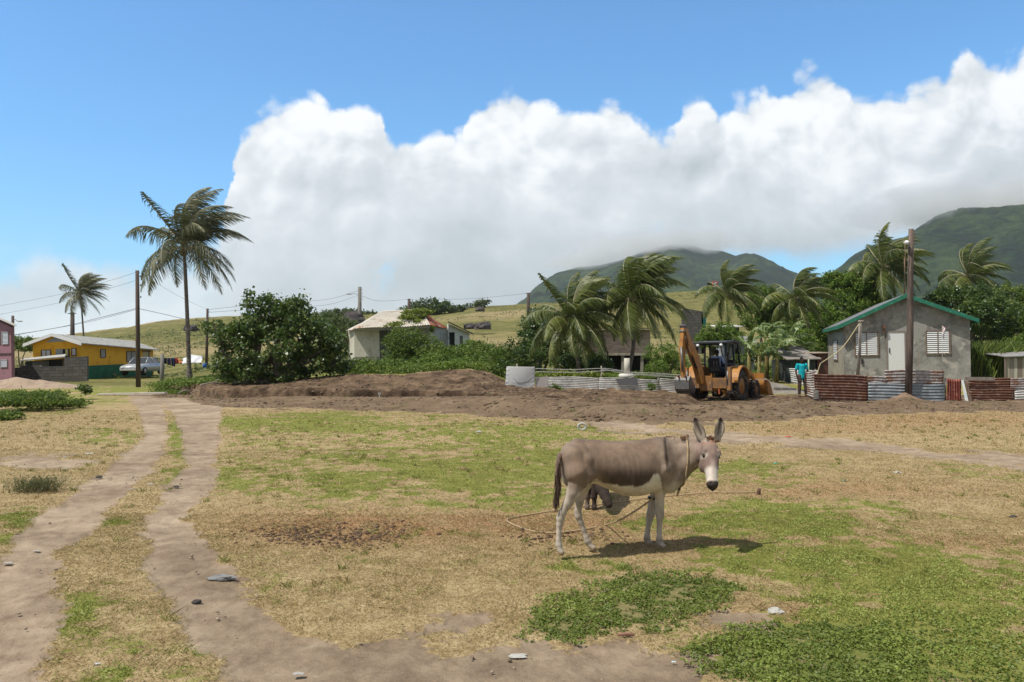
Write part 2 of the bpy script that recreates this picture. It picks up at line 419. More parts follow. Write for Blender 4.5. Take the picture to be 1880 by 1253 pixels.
h=gn.math('ADD',h,gn.math('MULTIPLY',gn.math('SUBTRACT',gn.noise(pv,14,7,.62),.5),.055))
gn.l(h,go.inputs[0])
def puff(vec):
    x=nt.nodes.new('ShaderNodeGroup'); x.node_tree=grp; n.l(vec,x.inputs[0]); return x.outputs[0]
cx=n.n('ShaderNodeCombineXYZ'); n.l(U,cx.inputs[0]); n.l(V,cx.inputs[1]); uvv=cx.outputs[0]
Hh=puff(uvv); Hl=puff(n.vmath('ADD',uvv,(-.012,.022,0)))
wob=n.noise(uvv,30,5,.6,1); wobv=n.vmath('SCALE',n.vmath('SUBTRACT',wob,(.5,.5,.5)),scale=.034)
sp=n.n('ShaderNodeSeparateXYZ'); n.l(wobv,sp.inputs[0]); Uw=n.math('ADD',U,sp.outputs[0])
top=curve([uv(*p) for p in TOP],Uw,LO,HI,-.2,.6)
bot=curve([uv(*p) for p in BOT],U,LO,HI,-.2,.6)
f=n.math('SUBTRACT',top,V)
fh=n.math('ADD',f,n.math('MULTIPLY',Hh,.62))
edge=n.smooth(U,*( -.38,-.34))     # low hazy cloud on the left is softer
a1=n.math('MULTIPLY',n.smooth(fh,0,n.math('MULTIPLY_ADD',edge,-.026,.045)),1.0)
bw=n.math('MULTIPLY_ADD',n.noise(uvv,7,6,.6),.07,-.035)
fb=n.math('ADD',n.math('SUBTRACT',V,bot),bw)
a1=n.math('MULTIPLY',a1,n.smooth(fb,-.012,.022))
# thin spots
hole=n.smooth(n.noise(n.vmath('ADD',uvv,(3.1,1.2,0)),6,6,.65),.63,.74)
a1=n.math('MULTIPLY',a1,n.math('SUBTRACT',1.0,n.math('MULTIPLY',hole,n.math('MULTIPLY',.55,n.smooth(f,.10,.16)))))
# low-left softness
a1=n.math('MULTIPLY',a1,n.math('MULTIPLY_ADD',edge,.12,.88))
relief=n.math('MULTIPLY',n.math('SUBTRACT',Hh,Hl),7.5)
deep=n.smooth(n.math('ADD',V,n.math('MULTIPLY',n.math('SUBTRACT',n.noise(uvv,3.2,4,.5),.5),.30)),.30,.10)
low=n.noise(n.vmath('MULTIPLY',uvv,(1,1.6,1)),4.5,5,.55)
belly=n.smooth(V,.19,.085)
sh=n.math('MULTIPLY_ADD',deep,-.36,.90)
sh=n.math('ADD',sh,n.math('MULTIPLY',relief,n.math('MULTIPLY_ADD',deep,-.70,1.0)))
sh=n.math('ADD',sh,n.math('MULTIPLY',n.math('SUBTRACT',low,.5),1.35))
sh=n.math('ADD',sh,n.math('MULTIPLY',n.math('MULTIPLY',belly,n.smooth(U,-.36,-.25)),-.20))
sh=n.math('ADD',sh,n.math('MULTIPLY',n.smooth(V,.075,.03),.14))
rt=n.math('MULTIPLY',n.smooth(U,.18,.45),n.smooth(f,.06,.3)); sh=n.math('ADD',sh,n.math('MULTIPLY',rt,-.10))
sh=n.math('ADD',sh,n.math('MULTIPLY',n.smooth(U,-.34,-.42),.22))
sh=n.math('MINIMUM',n.math('MAXIMUM',sh,0.0),1.0)
cloud=n.ramp(sh,[(4.5,4.95,5.4,0),(6.0,6.55,6.95,.35),(7.9,8.4,8.8,.7),(10.6,10.8,11.0,1)])
# ramp colours clip nothing; scale kept in the physical range of the sky
wisp=n.math('MULTIPLY',n.smooth(n.noise(n.vmath('MULTIPLY',uvv,(2.2,4.5,1)),2.2,7,.62),.50,.75),n.math('MULTIPLY',n.smooth(V,.19,.06),n.math('MULTIPLY_ADD',n.smooth(U,.1,.2),-.75,1.0)))
wisp=n.math('MULTIPLY',wisp,.55)
col=n.mix(wisp,skyc,(8.8,9.0,9.2))
col=n.mix(a1,col,cloud)
hz=n.smooth(sx.outputs[1],.05,.2)
col=n.mix(hz,skyc,col)
neutral_fill=n.math('MAXIMUM',n.smooth(sx.outputs[2],.42,.62),n.smooth(sx.outputs[1],.25,-.1))
col=n.mix(n.math('MULTIPLY',neutral_fill,.82),col,(4.3,4.15,3.9))   # unseen grey-white sky added overhead and behind to neutralise blue fill
wd.cycles.sampling_method='MANUAL'; wd.cycles.sample_map_resolution=256
bg=n.n('ShaderNodeBackground'); n.l(col,bg.inputs[0]); bg.inputs[1].default_value=.1
wo=n.n('ShaderNodeOutputWorld'); n.l(bg.outputs[0],wo.inputs[0])
vs=sc.view_settings; vs.view_transform='Standard'; vs.look='None'; vs.exposure=0; vs.gamma=1
sc.render.engine='CYCLES'
sc.cycles.volume_bounces=3; sc.cycles.transparent_max_bounces=8; sc.cycles.max_bounces=5
try: sc.cycles.volume_step_rate=4
except Exception: pass
# ------------------------------------------------------------------ ground sheet
def ground():
    ys=[-15,-8,-3,0,1.5,2.5,3.2,3.8]
    p=np.linspace(1330,775,440); ys+=list(F*H/(p-YH))          # evenly fine out to 22 m
    y=ys[-1]
    while y<39: y+=.075; ys.append(y)
    while y<300: y*=1.018; ys.append(y)
    while y<6000: y*=1.12; ys.append(y)
    ys=np.array(ys); t=np.linspace(-1,1,900)
    t=np.sign(t)*np.abs(t)**1.0
    Yg,Tg=np.meshgrid(ys,t,indexing='ij')
    hw=.70*np.maximum(Yg,2)+3.0+.9*np.maximum(Yg-60,0)*.2
    Xg=Tg*hw
    Z=ZP(Xg,Yg)
    px,py,dirt,green,dark,red,spoil=masks(Xg,Yg)
    Z=Z-.018*dirt*(Yg<24)+dirt*(Yg<24)*((fbm(Xg*14,Yg*9,0,3,61)-.5)*.022+(fbm(Xg*3.5,Yg*1.6,0,3,63)-.5)*.05)                                 # worn ruts lie a little low
    V=T(np.stack([Xg,Yg,Z],-1).reshape(-1,3))
    nr,nc=Xg.shape
    i=np.arange((nr-1)*nc).reshape(nr-1,nc)[:,:-1].ravel()
    Fc=np.stack([i,i+1,i+nc+1,i+nc],1)
    one=np.ones_like(dirt)
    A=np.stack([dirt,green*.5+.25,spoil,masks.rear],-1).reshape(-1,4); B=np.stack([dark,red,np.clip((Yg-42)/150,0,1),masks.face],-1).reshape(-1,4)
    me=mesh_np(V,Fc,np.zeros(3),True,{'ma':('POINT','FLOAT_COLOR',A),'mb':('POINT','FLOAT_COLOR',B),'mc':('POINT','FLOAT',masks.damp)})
    m,nt=newmat('field_ground'); n=N(nt)
    g=n.n('ShaderNodeNewGeometry').outputs['Position']
    sa=n.n('ShaderNodeSeparateColor'); n.l(n.attr('ma','Color'),sa.inputs[0])
    sb=n.n('ShaderNodeSeparateColor'); n.l(n.attr('mb','Color'),sb.inputs[0])
    D_,G_,S_=sa.outputs; RE=n.attr('ma','Alpha'); G_=n.math('MULTIPLY_ADD',G_,2.0,-.5); K_,Rd,Fr=sb.outputs
    n0=n.noise(g,.7,6,.6); n1=n.noise(g,4,6,.65); n2=n.noise(g,28,5,.7); n3=n.noise(g,120,3,.7)
    gx=n.stretch(g,(1,1,1))
    dry=n.ramp(n.math('ADD',n.math('MULTIPLY',n2,.6),n.math('MULTIPLY',n1,.4)),[(.14,.095,.046,.31),(.29,.21,.108,.46),(.43,.33,.185,.58),(.58,.47,.29,.70)])
    rd=n.ramp(n2,[(.14,.075,.038,.36),(.32,.18,.09,.5),(.50,.33,.18,.64)])
    dry=n.mix(n.math('MULTIPLY',Rd,n.smooth(n1,.35,.6)),dry,rd)
    grn=n.ramp(n.math('ADD',n.math('MULTIPLY',n2,.55),n.math('MULTIPLY',n1,.45)),[(.075,.088,.018,.32),(.17,.18,.04,.47),(.27,.265,.075,.6),(.40,.36,.14,.72)])
    gf=n.math('ADD',G_,n.math('MULTIPLY',n.math('SUBTRACT',n2,.5),.8))
    gf=n.smooth(gf,.22,.66)
    c=n.mix(gf,dry,grn)
    farc=n.ramp(n.math('ADD',n.math('MULTIPLY',n.noise(g,.25,6,.7),.6),n.math('MULTIPLY',n.noise(g,1.6,4,.7),.4)),[(.06,.062,.02,.36),(.125,.115,.036,.47),(.20,.172,.064,.56),(.29,.24,.115,.66)])
    farc=n.mix(n.math('MULTIPLY',G_,.35),farc,(.11,.125,.032)); farc=n.mix(n.math('MULTIPLY',Rd,.6),farc,(.36,.27,.15))
    c=n.mix(n.smooth(Fr,0,.06),c,farc)
    dk=n.ramp(n2,[(.05,.065,.016,.3),(.12,.14,.04,.6)])
    c=n.mix(n.math('MULTIPLY',n.smooth(n.math('ADD',K_,n.math('MULTIPLY',n.math('SUBTRACT',n2,.5),1.6)),.4,1.0),.6),c,dk)
    soil=n.ramp(n.math('ADD',n.math('MULTIPLY',n1,.5),n.math('MULTIPLY',n0,.5)),[(.205,.148,.102,.37),(.315,.238,.168,.50),(.42,.33,.235,.62)])
    soil=n.mix(n.math('MULTIPLY',n.attr('mc'),.62),soil,n.ramp(n.math('ADD',n.math('MULTIPLY',n1,.5),n.math('MULTIPLY',n2,.5)),[(.11,.080,.052,.36),(.18,.132,.086,.5),(.26,.195,.128,.64)]))
    soil=n.mix(n.smooth(n2,.60,.72),soil,(.19,.14,.10)); soil=n.mix(n.smooth(n3,.66,.74),soil,(.50,.43,.36))
    df=n.math('ADD',D_,n.math('ADD',n.math('MULTIPLY',n.math('SUBTRACT',n2,.5),.55),n.math('MULTIPLY',n.math('SUBTRACT',n1,.5),.5)))
    c=n.mix(n.smooth(df,.38,.58),c,soil)
    m1=n.noise(g,1.1,7,.62)
    sp=n.ramp(n.math('ADD',n.math('MULTIPLY',m1,.65),n.math('MULTIPLY',n1,.35)),[(.055,.036,.024,.37),(.12,.08,.052,.46),(.19,.128,.082,.54),(.28,.20,.13,.64)])
    fr_=n.ramp(n.math('ADD',n.math('MULTIPLY',m1,.5),n.math('MULTIPLY',n2,.5)),[(.12,.08,.05,.36),(.195,.135,.085,.5),(.28,.205,.135,.62)])
    sp=n.mix(RE,fr_,sp)
    sp=n.mix(n.smooth(n2,.66,.74),sp,(.11,.075,.055))
    sp=n.mix(n.math('MULTIPLY',n.attr('mb','Alpha'),.85),sp,(.045,.028,.019))  # shade under the bank lip mixed into the soil colour
    c=n.mix(n.smooth(n.math('ADD',S_,n.math('MULTIPLY',n.math('SUBTRACT',n1,.5),.5)),.35,.6),c,sp)
    hgt=n.math('ADD',n.math('MULTIPLY',n2,1.0),n.math('MULTIPLY',n3,.35))
    b=n.n('ShaderNodeBump'); n.l(hgt,b.inputs['Height']); b.inputs['Distance'].default_value=.02
    n.l(n.math('MULTIPLY_ADD',D_,-.05,.8),b.inputs['Strength'])
    b2=n.n('ShaderNodeBump'); n.l(n1,b2.inputs['Height']); b2.inputs['Distance'].default_value=.35; n.l(n.math('MULTIPLY_ADD',S_,.6,.08),b2.inputs['Strength']); n.l(b.outputs[0],b2.inputs['Normal'])
    finish(n,c,.95,.1,b2.outputs[0])
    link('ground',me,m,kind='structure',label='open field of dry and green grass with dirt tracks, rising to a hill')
ground()
# ------------------------------------------------------------------ mountains
def mountain(name,prof,Yn,Yc_,seed,x0,x1,label):
    u=np.linspace(x0,x1,260); t=np.linspace(0,1.35,130)
    Tg,Ug=np.meshgrid(t,u,indexing='ij')
    wav=(fbm(Ug*.006,Tg*2,0,3,seed+3)-.5)*900
    Yg=Yn+(Yc_-Yn)*Tg
    top=H-(ip(Ug,prof)-YH)/F*Yc_
    shape=np.where(Tg<=1,.10+.90*Tg**.8,1-(Tg-1)*1.6)
    X=(Ug-940)/F*Yg
    rid=1-np.abs(fbm(X*.0045+seed,Yg*.0022,0,5,seed)-.5)*3.2
    rid2=fbm(X*.02,Yg*.02,0,4,seed+9)-.5
    k=np.sin(np.clip(Tg,0,1)*math.pi)
    Z=top*shape*(1+ (rid-.6)*.42*k)+rid2*14*(k+.15)
    Z=np.where(top<H+5,Z*.5-20,Z)
    V=T(np.stack([X,Yg,Z],-1).reshape(-1,3)); nr,nc=X.shape
    i=np.arange((nr-1)*nc).reshape(nr-1,nc)[:,:-1].ravel()
    Fc=np.stack([i,i+1,i+nc+1,i+nc],1)
    me=mesh_np(V,Fc,np.zeros(3),True)
    if 'mountain_slope' not in MC:
        m,nt=newmat('mountain_slope'); n=N(nt); g=n.n('ShaderNodeNewGeometry').outputs['Position']
        a=n.noise(g,.006,7,.6); b=n.noise(g,.05,5,.65)
        c=n.ramp(n.math('ADD',n.math('MULTIPLY',a,.6),n.math('MULTIPLY',b,.4)),[(.006,.013,.008,.41),(.013,.026,.011,.48),(.034,.055,.018,.56),(.065,.085,.028,.66)])
        finish(n,c,.95,.05,n.bump(b,.9,14)); MC['mountain_slope']=m
    link(name,me,MC['mountain_slope'],kind='structure',label=label)
mountain('mountain',[(880,640),(920,590),(945,562),(962,551),(985,529),(1010,511),(1035,499),(1060,490),(1080,489),(1100,487),(1140,478),(1180,462),(1230,448),(1270,450),(1300,459),(1325,461),(1350,470),(1370,465),(1390,469),(1420,484),(1450,501),(1480,513),(1520,530),(1560,560),(1620,640)],1250,2300,5,880,1640,'hazy green mountain with its summit in cloud')
mountain('mountain',[(1420,600),(1460,560),(1500,520),(1530,500),(1550,486),(1570,470),(1600,456),(1630,446),(1665,437),(1690,420),(1720,404),(1760,392),(1800,386),(1880,376),(2000,372),(2200,420),(2500,520)],900,1700,55,1420,2500,'nearer mountain on the right, dark green and cloud-topped')
# cloud caps on the summits (real volumes) 
def summit_cloud(px,py,Y,rx,ry,rz,dens,label,seed=0):
    m,nt=newmat('summit_cloud'); n=N(nt)
    v=n.n('ShaderNodeVolumeScatter'); v.inputs['Color'].default_value=(1,1,1,1); v.inputs['Anisotropy'].default_value=.3
    oc=coords(n); rl=n.vmath('LENGTH',n.vmath('DIVIDE',oc,(rx,ry,rz))); ns=n.noise(oc,.011,4,.6); fo=n.math('ADD',rl,n.math('MULTIPLY',n.math('SUBTRACT',ns,.5),-1.7)); n.l(n.math('MULTIPLY',n.smooth(fo,1.0,.35),dens),v.inputs['Density'])
    o=n.n('ShaderNodeOutputMaterial'); n.l(v.outputs[0],o.inputs['Volume'])
    c=W(px,py,Y); mb=MB(); mb.ell(c,(rx,ry,rz),a=40,b=24)
    V=np.array(mb.v)-c; d=V/np.linalg.norm(V/np.array([rx,ry,rz]),axis=1)[:,None]
    k=1+(fbm(V[:,0]*.006+seed,V[:,1]*.006,V[:,2]*.012,3,77)-.5)*.55
    mb.v=[tuple(c+p*q) for p,q in zip(V,k)]
    ob=mb.build('summit_cloud',m,loc=c,label=label,kind='stuff')
# haze of the open air
def haze():
    m,nt=newmat('haze'); n=N(nt)
    v=n.n('ShaderNodeVolumePrincipled'); v.inputs['Density'].default_value=HAZE; v.inputs['Color'].default_value=(.80,.90,1.0,1); v.inputs['Anisotropy'].default_value=.2
    o=n.n('ShaderNodeOutputMaterial'); n.l(v.outputs[0],o.inputs['Volume'])
    mb=MB(); mb.box((0,2600,160),(11000,6900,760)); mb.build('haze',m,loc=(0,0,0),kind='stuff',label='pale blue haze in the distant air')
HAZE=1.0e-4
# ------------------------------------------------------------------ smooth bodies (one continuous skin from a blended distance field)
def smin(a,b,k):
    h=np.clip(.5+.5*(b-a)/k,0,1); return b+(a-b)*h-k*h*(1-h)
def smax(a,b,k): return -smin(-a,-b,k)
def cone(p,a,b,ra,rb,ax=None,fl=1.0):
    a=np.array(a,float); b=np.array(b,float); d=b-a; q=p-a
    t=np.clip(q@d/(d@d+1e-12),0,1)
    v=q-t[:,None]*d
    if ax is not None:
        c=v@ax; v=v+np.outer(c*(1/fl-1),ax)
    return np.linalg.norm(v,axis=1)-(ra+(rb-ra)*t)
def ellf(p,c,r,R=None):
    q=p-np.array(c); 
    if R is not None: q=q@R
    r=np.array(r); k0=np.linalg.norm(q/r,axis=1); return (k0-1)*r.min()
def chain(pts): return [('c',pts[i][0],pts[i+1][0],pts[i][1],pts[i+1][1]) for i in range(len(pts)-1)]
def field(prims):
    """prims: list of (callable, k) blended in order; k<0 carves"""
    def f(p):
        r=None
        for g,k in prims:
            d=g(p)
            if r is None: r=d
            elif k<0: r=smax(r,-d,-k)
            else: r=smin(r,d,k)
        return r
    return f
def nets(f,lo,hi,h):
    lo=np.array(lo,float); n=np.ceil((np.array(hi)-lo)/h).astype(int)+1
    xs=[lo[i]+h*np.arange(n[i]) for i in range(3)]
    Fv=np.empty(n)
    YY,ZZ=np.meshgrid(xs[1],xs[2],indexing='ij'); yz=np.stack([YY.ravel(),ZZ.ravel()],1)
    for i0 in range(0,n[0],8):
        xb=xs[0][i0:i0+8]
        P=np.concatenate([np.concatenate([np.full((len(yz),1),x),yz],1) for x in xb])
        Fv[i0:i0+8]=f(P).reshape(len(xb),n[1],n[2])
    S=Fv<0
    cs=[(a,b,c) for a in(0,1) for b in(0,1) for c in(0,1)]
    def sl(A,a,b,c): return A[a:n[0]-1+a,b:n[1]-1+b,c:n[2]-1+c]
    cnt=sum(sl(S,*c).astype(int) for c in cs)
    act=(cnt>0)&(cnt<8)
    idx=np.full(act.shape,-1); idx[act]=np.arange(act.sum())
    I=np.argwhere(act)
    acc=np.zeros((len(I),3)); w=np.zeros(len(I))
    for ax in range(3):
        for a in cs:
            if a[ax]: continue
            b=list(a); b[ax]=1
            fa=Fv[I[:,0]+a[0],I[:,1]+a[1],I[:,2]+a[2]]; fb=Fv[I[:,0]+b[0],I[:,1]+b[1],I[:,2]+b[2]]
            m=(fa<0)!=(fb<0); t=np.where(m,fa/np.where(m,fa-fb,1),0)
            q=np.tile(np.array(a,float),(len(I),1)); q[:,ax]=t
            acc+=q*m[:,None]; w+=m
    V=lo+(I+acc/w[:,None])*h
    Q=[]
    for ax in range(3):
        o=[i for i in range(3) if i!=ax]
        A=S; sl1=[slice(None)]*3; sl2=[slice(None)]*3
        sl1[ax]=slice(0,-1); sl2[ax]=slice(1,None)
        ch=np.argwhere(A[tuple(sl1)]!=A[tuple(sl2)])
        ch=ch[(ch[:,o[0]]>0)&(ch[:,o[1]]>0)&(ch[:,o[0]]<n[o[0]]-1)&(ch[:,o[1]]<n[o[1]]-1)]
        ins=A[ch[:,0],ch[:,1],ch[:,2]]
        def g(d0,d1):
            c=ch.copy(); c[:,o[0]]-=d0; c[:,o[1]]-=d1; return idx[c[:,0],c[:,1],c[:,2]]
        q=np.stack([g(1,1),g(0,1),g(0,0),g(1,0)],1)
        fl=ins if ax!=1 else ~ins
        q[~fl]=q[~fl][:,::-1]
        Q.append(q)
    Q=np.concatenate(Q)
    e=h*.25
    def grad(V):
        return np.stack([(f(V+np.eye(3)[i]*e)-f(V-np.eye(3)[i]*e))/(2*e) for i in range(3)],1)
    for _ in range(2):
        G_=grad(V); d=f(V); g2=np.maximum((G_**2).sum(1),.05)
        st=np.clip(d/g2,-h*.6,h*.6); V=V-G_*st[:,None]
    G_=grad(V); G_/=np.linalg.norm(G_,axis=1)[:,None]+1e-9
    return V,Q,G_
def vcmat(name,rough=.85,spec=.15,bump=.25,bs=90,bd=.004,st=(1,1,1)):
    if name in MC: return MC[name]
    m,nt=newmat(name); n=N(nt); co=coords(n)
    v=n.noise(n.stretch(co,st),bs,5,.65)
    mu=n.n('ShaderNodeMix',data_type='RGBA',blend_type='MULTIPLY'); mu.inputs[0].default_value=1
    n.l(n.attr('col','Color'),mu.inputs[6]); n.l(n.math('MULTIPLY_ADD',v,.7,.65),mu.inputs[7])
    finish(n,mu.outputs[2],rough,spec,n.bump(v,bump,bd)); MC[name]=m; return m
def body(name,f,lo,hi,h,colf,m,parent=None,tr=T,**kw):
    V,Q,Nn=nets(f,lo,hi,h)
    C=colf(V,Nn); C=np.concatenate([C,np.ones((len(C),1))],1)
    me=mesh_np(tr(V),Q,ORG[parent.name] if parent is not None else np.zeros(3),True,{'col':('POINT','FLOAT_COLOR',C)})
    return link(name,me,m,parent,**kw)
def hairs(V,Dr,L,wd,parent_org,rnd):
    """thin two-segment blades: V roots, Dr direction*length, wd width"""
    n=len(V); side=np.cross(Dr,rng.normal(size=(n,3))); side/=np.linalg.norm(side,axis=1)[:,None]+1e-9
    side*=np.asarray(wd).reshape(-1,1)/2
    a=V-side;b=V+side;c=V+Dr*.55*1.0+side*.8;d=V+Dr*.55-side*.8; drop=L
    e=V+Dr+drop
    VV=np.stack([a,b,c,d,e],1).reshape(-1,3); i=np.arange(n)*5
    Fq=np.stack([i,i+1,i+2,i+3],1); Ft=np.stack([i+3,i+2,i+4,i+4],1)
    return VV,Fq,Ft
def tri_mesh(VV,Ft,org,rnd,smooth=False):
    return mesh_np(VV,Ft,org,smooth,{'rnd':('FACE','FLOAT',rnd)})
# ------------------------------------------------------------------ the donkey in front
TH=R_(15); EX=np.array([math.cos(TH),math.sin(TH),0]); LY=np.array([-math.sin(TH),math.cos(TH),0])
Y0=7.66; O0=np.array([(1125-940)/F*Y0,Y0,0.])
def ax_s(px):
    k=(px-940)/F; return (k*Y0-O0[0])/(math.cos(TH)-k*math.sin(TH))
def torso_f(st,e=2.0):
    s=np.array([ax_s(a[0]) for a in st]); Yk=Y0+s*math.sin(TH)
    zt=H-(np.array([a[1] for a in st])-YH)/F*Yk; zb=H-(np.array([a[2] for a in st])-YH)/F*Yk
    w=np.array([a[3] for a in st])
    from_s=np.linspace(s[0],s[-1],200)
    def sm(v):
        y=np.interp(from_s,s,v)
        for _ in range(3): 
            y[1:-1]=(y[:-2]+2*y[1:-1]+y[2:])/4
            y[2:-2]=(y[:-4]+2*y[2:-2]+y[4:])/4
        return y
    T_,B_,W_=sm(zt),sm(zb),sm(w)
    def f(p):
        q=p-O0; ps=q@EX; pw=q@LY; pc=np.clip(ps,s[0],s[-1])
        t=np.interp(pc,from_s,T_); b=np.interp(pc,from_s,B_); ww=np.interp(pc,from_s,W_)
        hh=(t-b)/2; cz=(t+b)/2; z=(q[:,2]-cz)/hh
        bul=ww*(1+.10*np.clip(-z,0,1)-.16*np.clip(z,0,1))+.0011*np.sin(ps*2*math.pi/.052+z*.8)*np.clip(1-((ps-.10)/.26)**2,0,1)*np.clip(1-z*z*1.6,0,1)
        k=np.sqrt((pw/bul)**2+z**2)
        d=(k-1)*np.minimum(hh,ww)
        return np.sqrt(np.maximum(d,0)**2+(ps-pc)**2)+np.minimum(d,0)
    return f
def donkey():
    P=PR; pr=[]
    pr.append((torso_f([(1029,836,868,.03),(1032,824,884,.09),(1038,815,893,.135),(1050,809,896,.17),(1067,806,893,.185),(1090,807.5,887,.20),(1115,809.5,898,.23),(1145,810,911,.245),(1175,808,910,.235),(1200,804.5,903,.20),(1222,806,900,.165),(1240,812,897,.14),(1254,826,886,.10),(1262,842,872,.06)]),0))
    def ch(pts,k=.03,ax=None,fl=1.0):
        for i in range(len(pts)-1):
            a,b=pts[i],pts[i+1]
            pr.append(((lambda p,a=a,b=b:cone(p,P(*a[:3]),P(*b[:3]),a[3],b[3],ax,fl)),k))
    # hips, shoulders
    ch([(1052,838,7.48,.115),(1060,868,7.44,.100),(1072,884,7.44,.060)],.05)
    ch([(1052,838,7.72,.115),(1066,872,7.74,.09),(1076,890,7.74,.055)],.05)
    ch([(1212,826,7.72,.085),(1216,862,7.68,.085),(1213,888,7.70,.060)],.05)
    ch([(1212,830,7.98,.085),(1212,865,7.98,.085),(1206,888,7.96,.060)],.05)
    ch([(1213,812,7.705,.032),(1217,838,7.625,.034),(1221,862,7.60,.036)],.02)     # blade of the shoulder
    ch([(1221,862,7.60,.04),(1212,880,7.63,.045)],.025)
    ch([(1060,815,7.52,.05),(1078,845,7.44,.05),(1082,872,7.425,.05)],.03)
    # near hind
    ch([(1062,880,7.44,.085),(1052,905,7.43,.064),(1043,924,7.43,.044),(1033,941,7.44,.034),(1029,952,7.45,.036),(1027.5,963,7.45,.029),(1026,978,7.45,.0225),(1025.5,992,7.45,.023),(1026,1001,7.45,.031),(1028,1009,7.44,.024),(1031,1015,7.43,.027)],.014)
    ch([(1032,941,7.44,.022),(1026,949,7.46,.020)],.012)      # point of hock
    # far hind
    ch([(1072,884,7.72,.08),(1068,903,7.71,.058),(1064,921,7.71,.040),(1061,937,7.72,.033),(1062,948,7.72,.034),(1066,959,7.72,.027),(1071,973,7.72,.022),(1076,986,7.72,.023),(1079,995,7.72,.030),(1084,1002,7.71,.023),(1089,1007,7.70,.026)],.014)
    ch([(1062,936,7.72,.02),(1057,942,7.73,.018)],.012)
    # near fore
    ch([(1213,884,7.72,.068),(1211.5,905,7.76,.050),(1211,925,7.78,.042),(1211,940,7.79,.040),(1211.5,948,7.79,.037),(1211,958,7.79,.026),(1210.5,974,7.79,.0235),(1210.5,987,7.79,.026),(1211,993,7.79,.032),(1214,1000,7.78,.024),(1217.5,1003.5,7.77,.026)],.014)
    # far fore
    ch([(1208,884,7.96,.060),(1202,908,7.95,.046),(1197,930,7.94,.040),(1195,943,7.93,.040),(1193,951,7.93,.035),(1191,962,7.93,.026),(1189.5,974,7.93,.0235),(1188,984,7.93,.026),(1188,989,7.93,.031),(1190.5,995,7.92,.024),(1193,998,7.92,.026)],.014)
    # neck
    ax=np.array([-.2,.98,0])
    ch([(1212,836,7.82,.12),(1235,835,7.82,.105),(1262,829,7.79,.090),(1287,824,7.72,.075)],.05)
    ch([(1225,868,7.82,.13),(1248,858,7.80,.105),(1268,846,7.76,.085),(1288,834,7.70,.07)],.05)
    ch([(1205,812,7.84,.05),(1235,812,7.82,.040),(1262,810,7.78,.036),(1290,809,7.71,.035)],.03)
    # breast
    ch([(1236,878,7.76,.09),(1230,892,7.76,.07)],.05)
    # head
    A=P(1302,813,7.63); B=P(1308.5,893,7.43); Hax=B-A; HL=np.linalg.norm(Hax); Hax/=HL
    lat=np.array([1,0.10,0]); lat-=Hax*(lat@Hax); lat/=np.linalg.norm(lat); fr=np.cross(Hax,lat); 
    if fr[1]>0: fr=-fr
    hs=np.array([-.10,0,.10,.22,.34,.46,.58,.70,.82,.92,.99,1.05])
    hw=np.array([.030,.058,.078,.086,.086,.079,.068,.057,.049,.048,.044,.030])
    hd=np.array([.04,.072,.092,.108,.112,.100,.084,.070,.060,.056,.048,.028])
    ho=np.array([-.03,-.02,-.02,-.03,-.035,-.03,-.02,-.012,-.008,-.008,-.008,-.01])
    def head(p):
        q=p-A; s=q@Hax/HL; l=q@lat; f_=q@fr; sc_=np.clip(s,hs[0],hs[-1])
        w=np.interp(sc_,hs,hw); d=np.interp(sc_,hs,hd); o=np.interp(sc_,hs,ho)
        ff=(f_-o)/d
        ww=w*(1-.28*np.clip(-ff,0,1)*(sc_<.75))
        k=(np.abs(l/ww)**2.3+np.abs(ff)**2.3)**(1/2.3)
        dd=(k-1)*np.minimum(w,d)
        return np.sqrt(np.maximum(dd,0)**2+((s-sc_)*HL)**2)+np.minimum(dd,0)
    pr.append((head,.03))
    pr.append(((lambda p:ellf(p,A+Hax*HL*.955+fr*-.004,(.050,.050,.043))),.02))
    def hp(s,l,f_): return A+Hax*HL*s+lat*l+fr*f_
    for sg in(-1,1):
        pr.append(((lambda p,sg=sg:cone(p,hp(.24,sg*.066,.050),hp(.31,sg*.080,.035),.020,.018)),.018))     # brow
        pr.append(((lambda p,sg=sg:ellf(p,hp(.355,sg*.084,.028),(.019,.019,.019))),-.008))                 # eye socket
        pr.append(((lambda p,sg=sg:ellf(p,hp(.955,sg*.027,.050),(.011,.011,.014))),-.006))                 # nostril
        pr.append(((lambda p,sg=sg:ellf(p,hp(.50,sg*.050,-.07),(.045,.05,.06))),.03))                      # jaw
    pr.append(((lambda p:cone(p,hp(1.035,-.04,.01),hp(1.035,.04,.01),.006,.006)),-.006))
    # ears
    ears=[(P(1293,812,7.66),P(1276,768,7.66),-1),(P(1316,809,7.63),P(1323,768,7.64),1)]
    cav=[]
    for a,b,sg in ears:
        d=b-a; L=np.linalg.norm(d); d/=L
        face=np.array([(-.55 if sg<0 else .35),-1,0.]); face-=d*(face@d); face/=np.linalg.norm(face); sd=np.cross(d,face)
        es=np.array([-.05,.08,.25,.5,.7,.88,1.0,1.03]); ew=np.array([.034,.036,.047,.054,.048,.032,.013,.005])
        def ear(p,a=a,d=d,L=L,face=face,sd=sd):
            q=p-a; s=q@d/L; x=q@sd; y=q@face; sc_=np.clip(s,es[0],es[-1]); w=np.interp(sc_,es,ew)
            y=y-(x/w)**2*w*.55+w*.18                          # cupped
            k=np.sqrt((x/w)**2+(y/np.maximum(w*.42,.0115))**2); dd=(k-1)*np.minimum(w,np.maximum(w*.42,.0115))
            return np.sqrt(np.maximum(dd,0)**2+((s-sc_)*L)**2)+np.minimum(dd,0)
        def dent(p,a=a,d=d,L=L,face=face,sd=sd):
            q=p-a; s=q@d/L; x=q@sd; y=q@face
            return (np.sqrt(((s-.52)*L/(.40*L))**2+(x/.034)**2+((y-.024)/.026)**2)-1)*.026
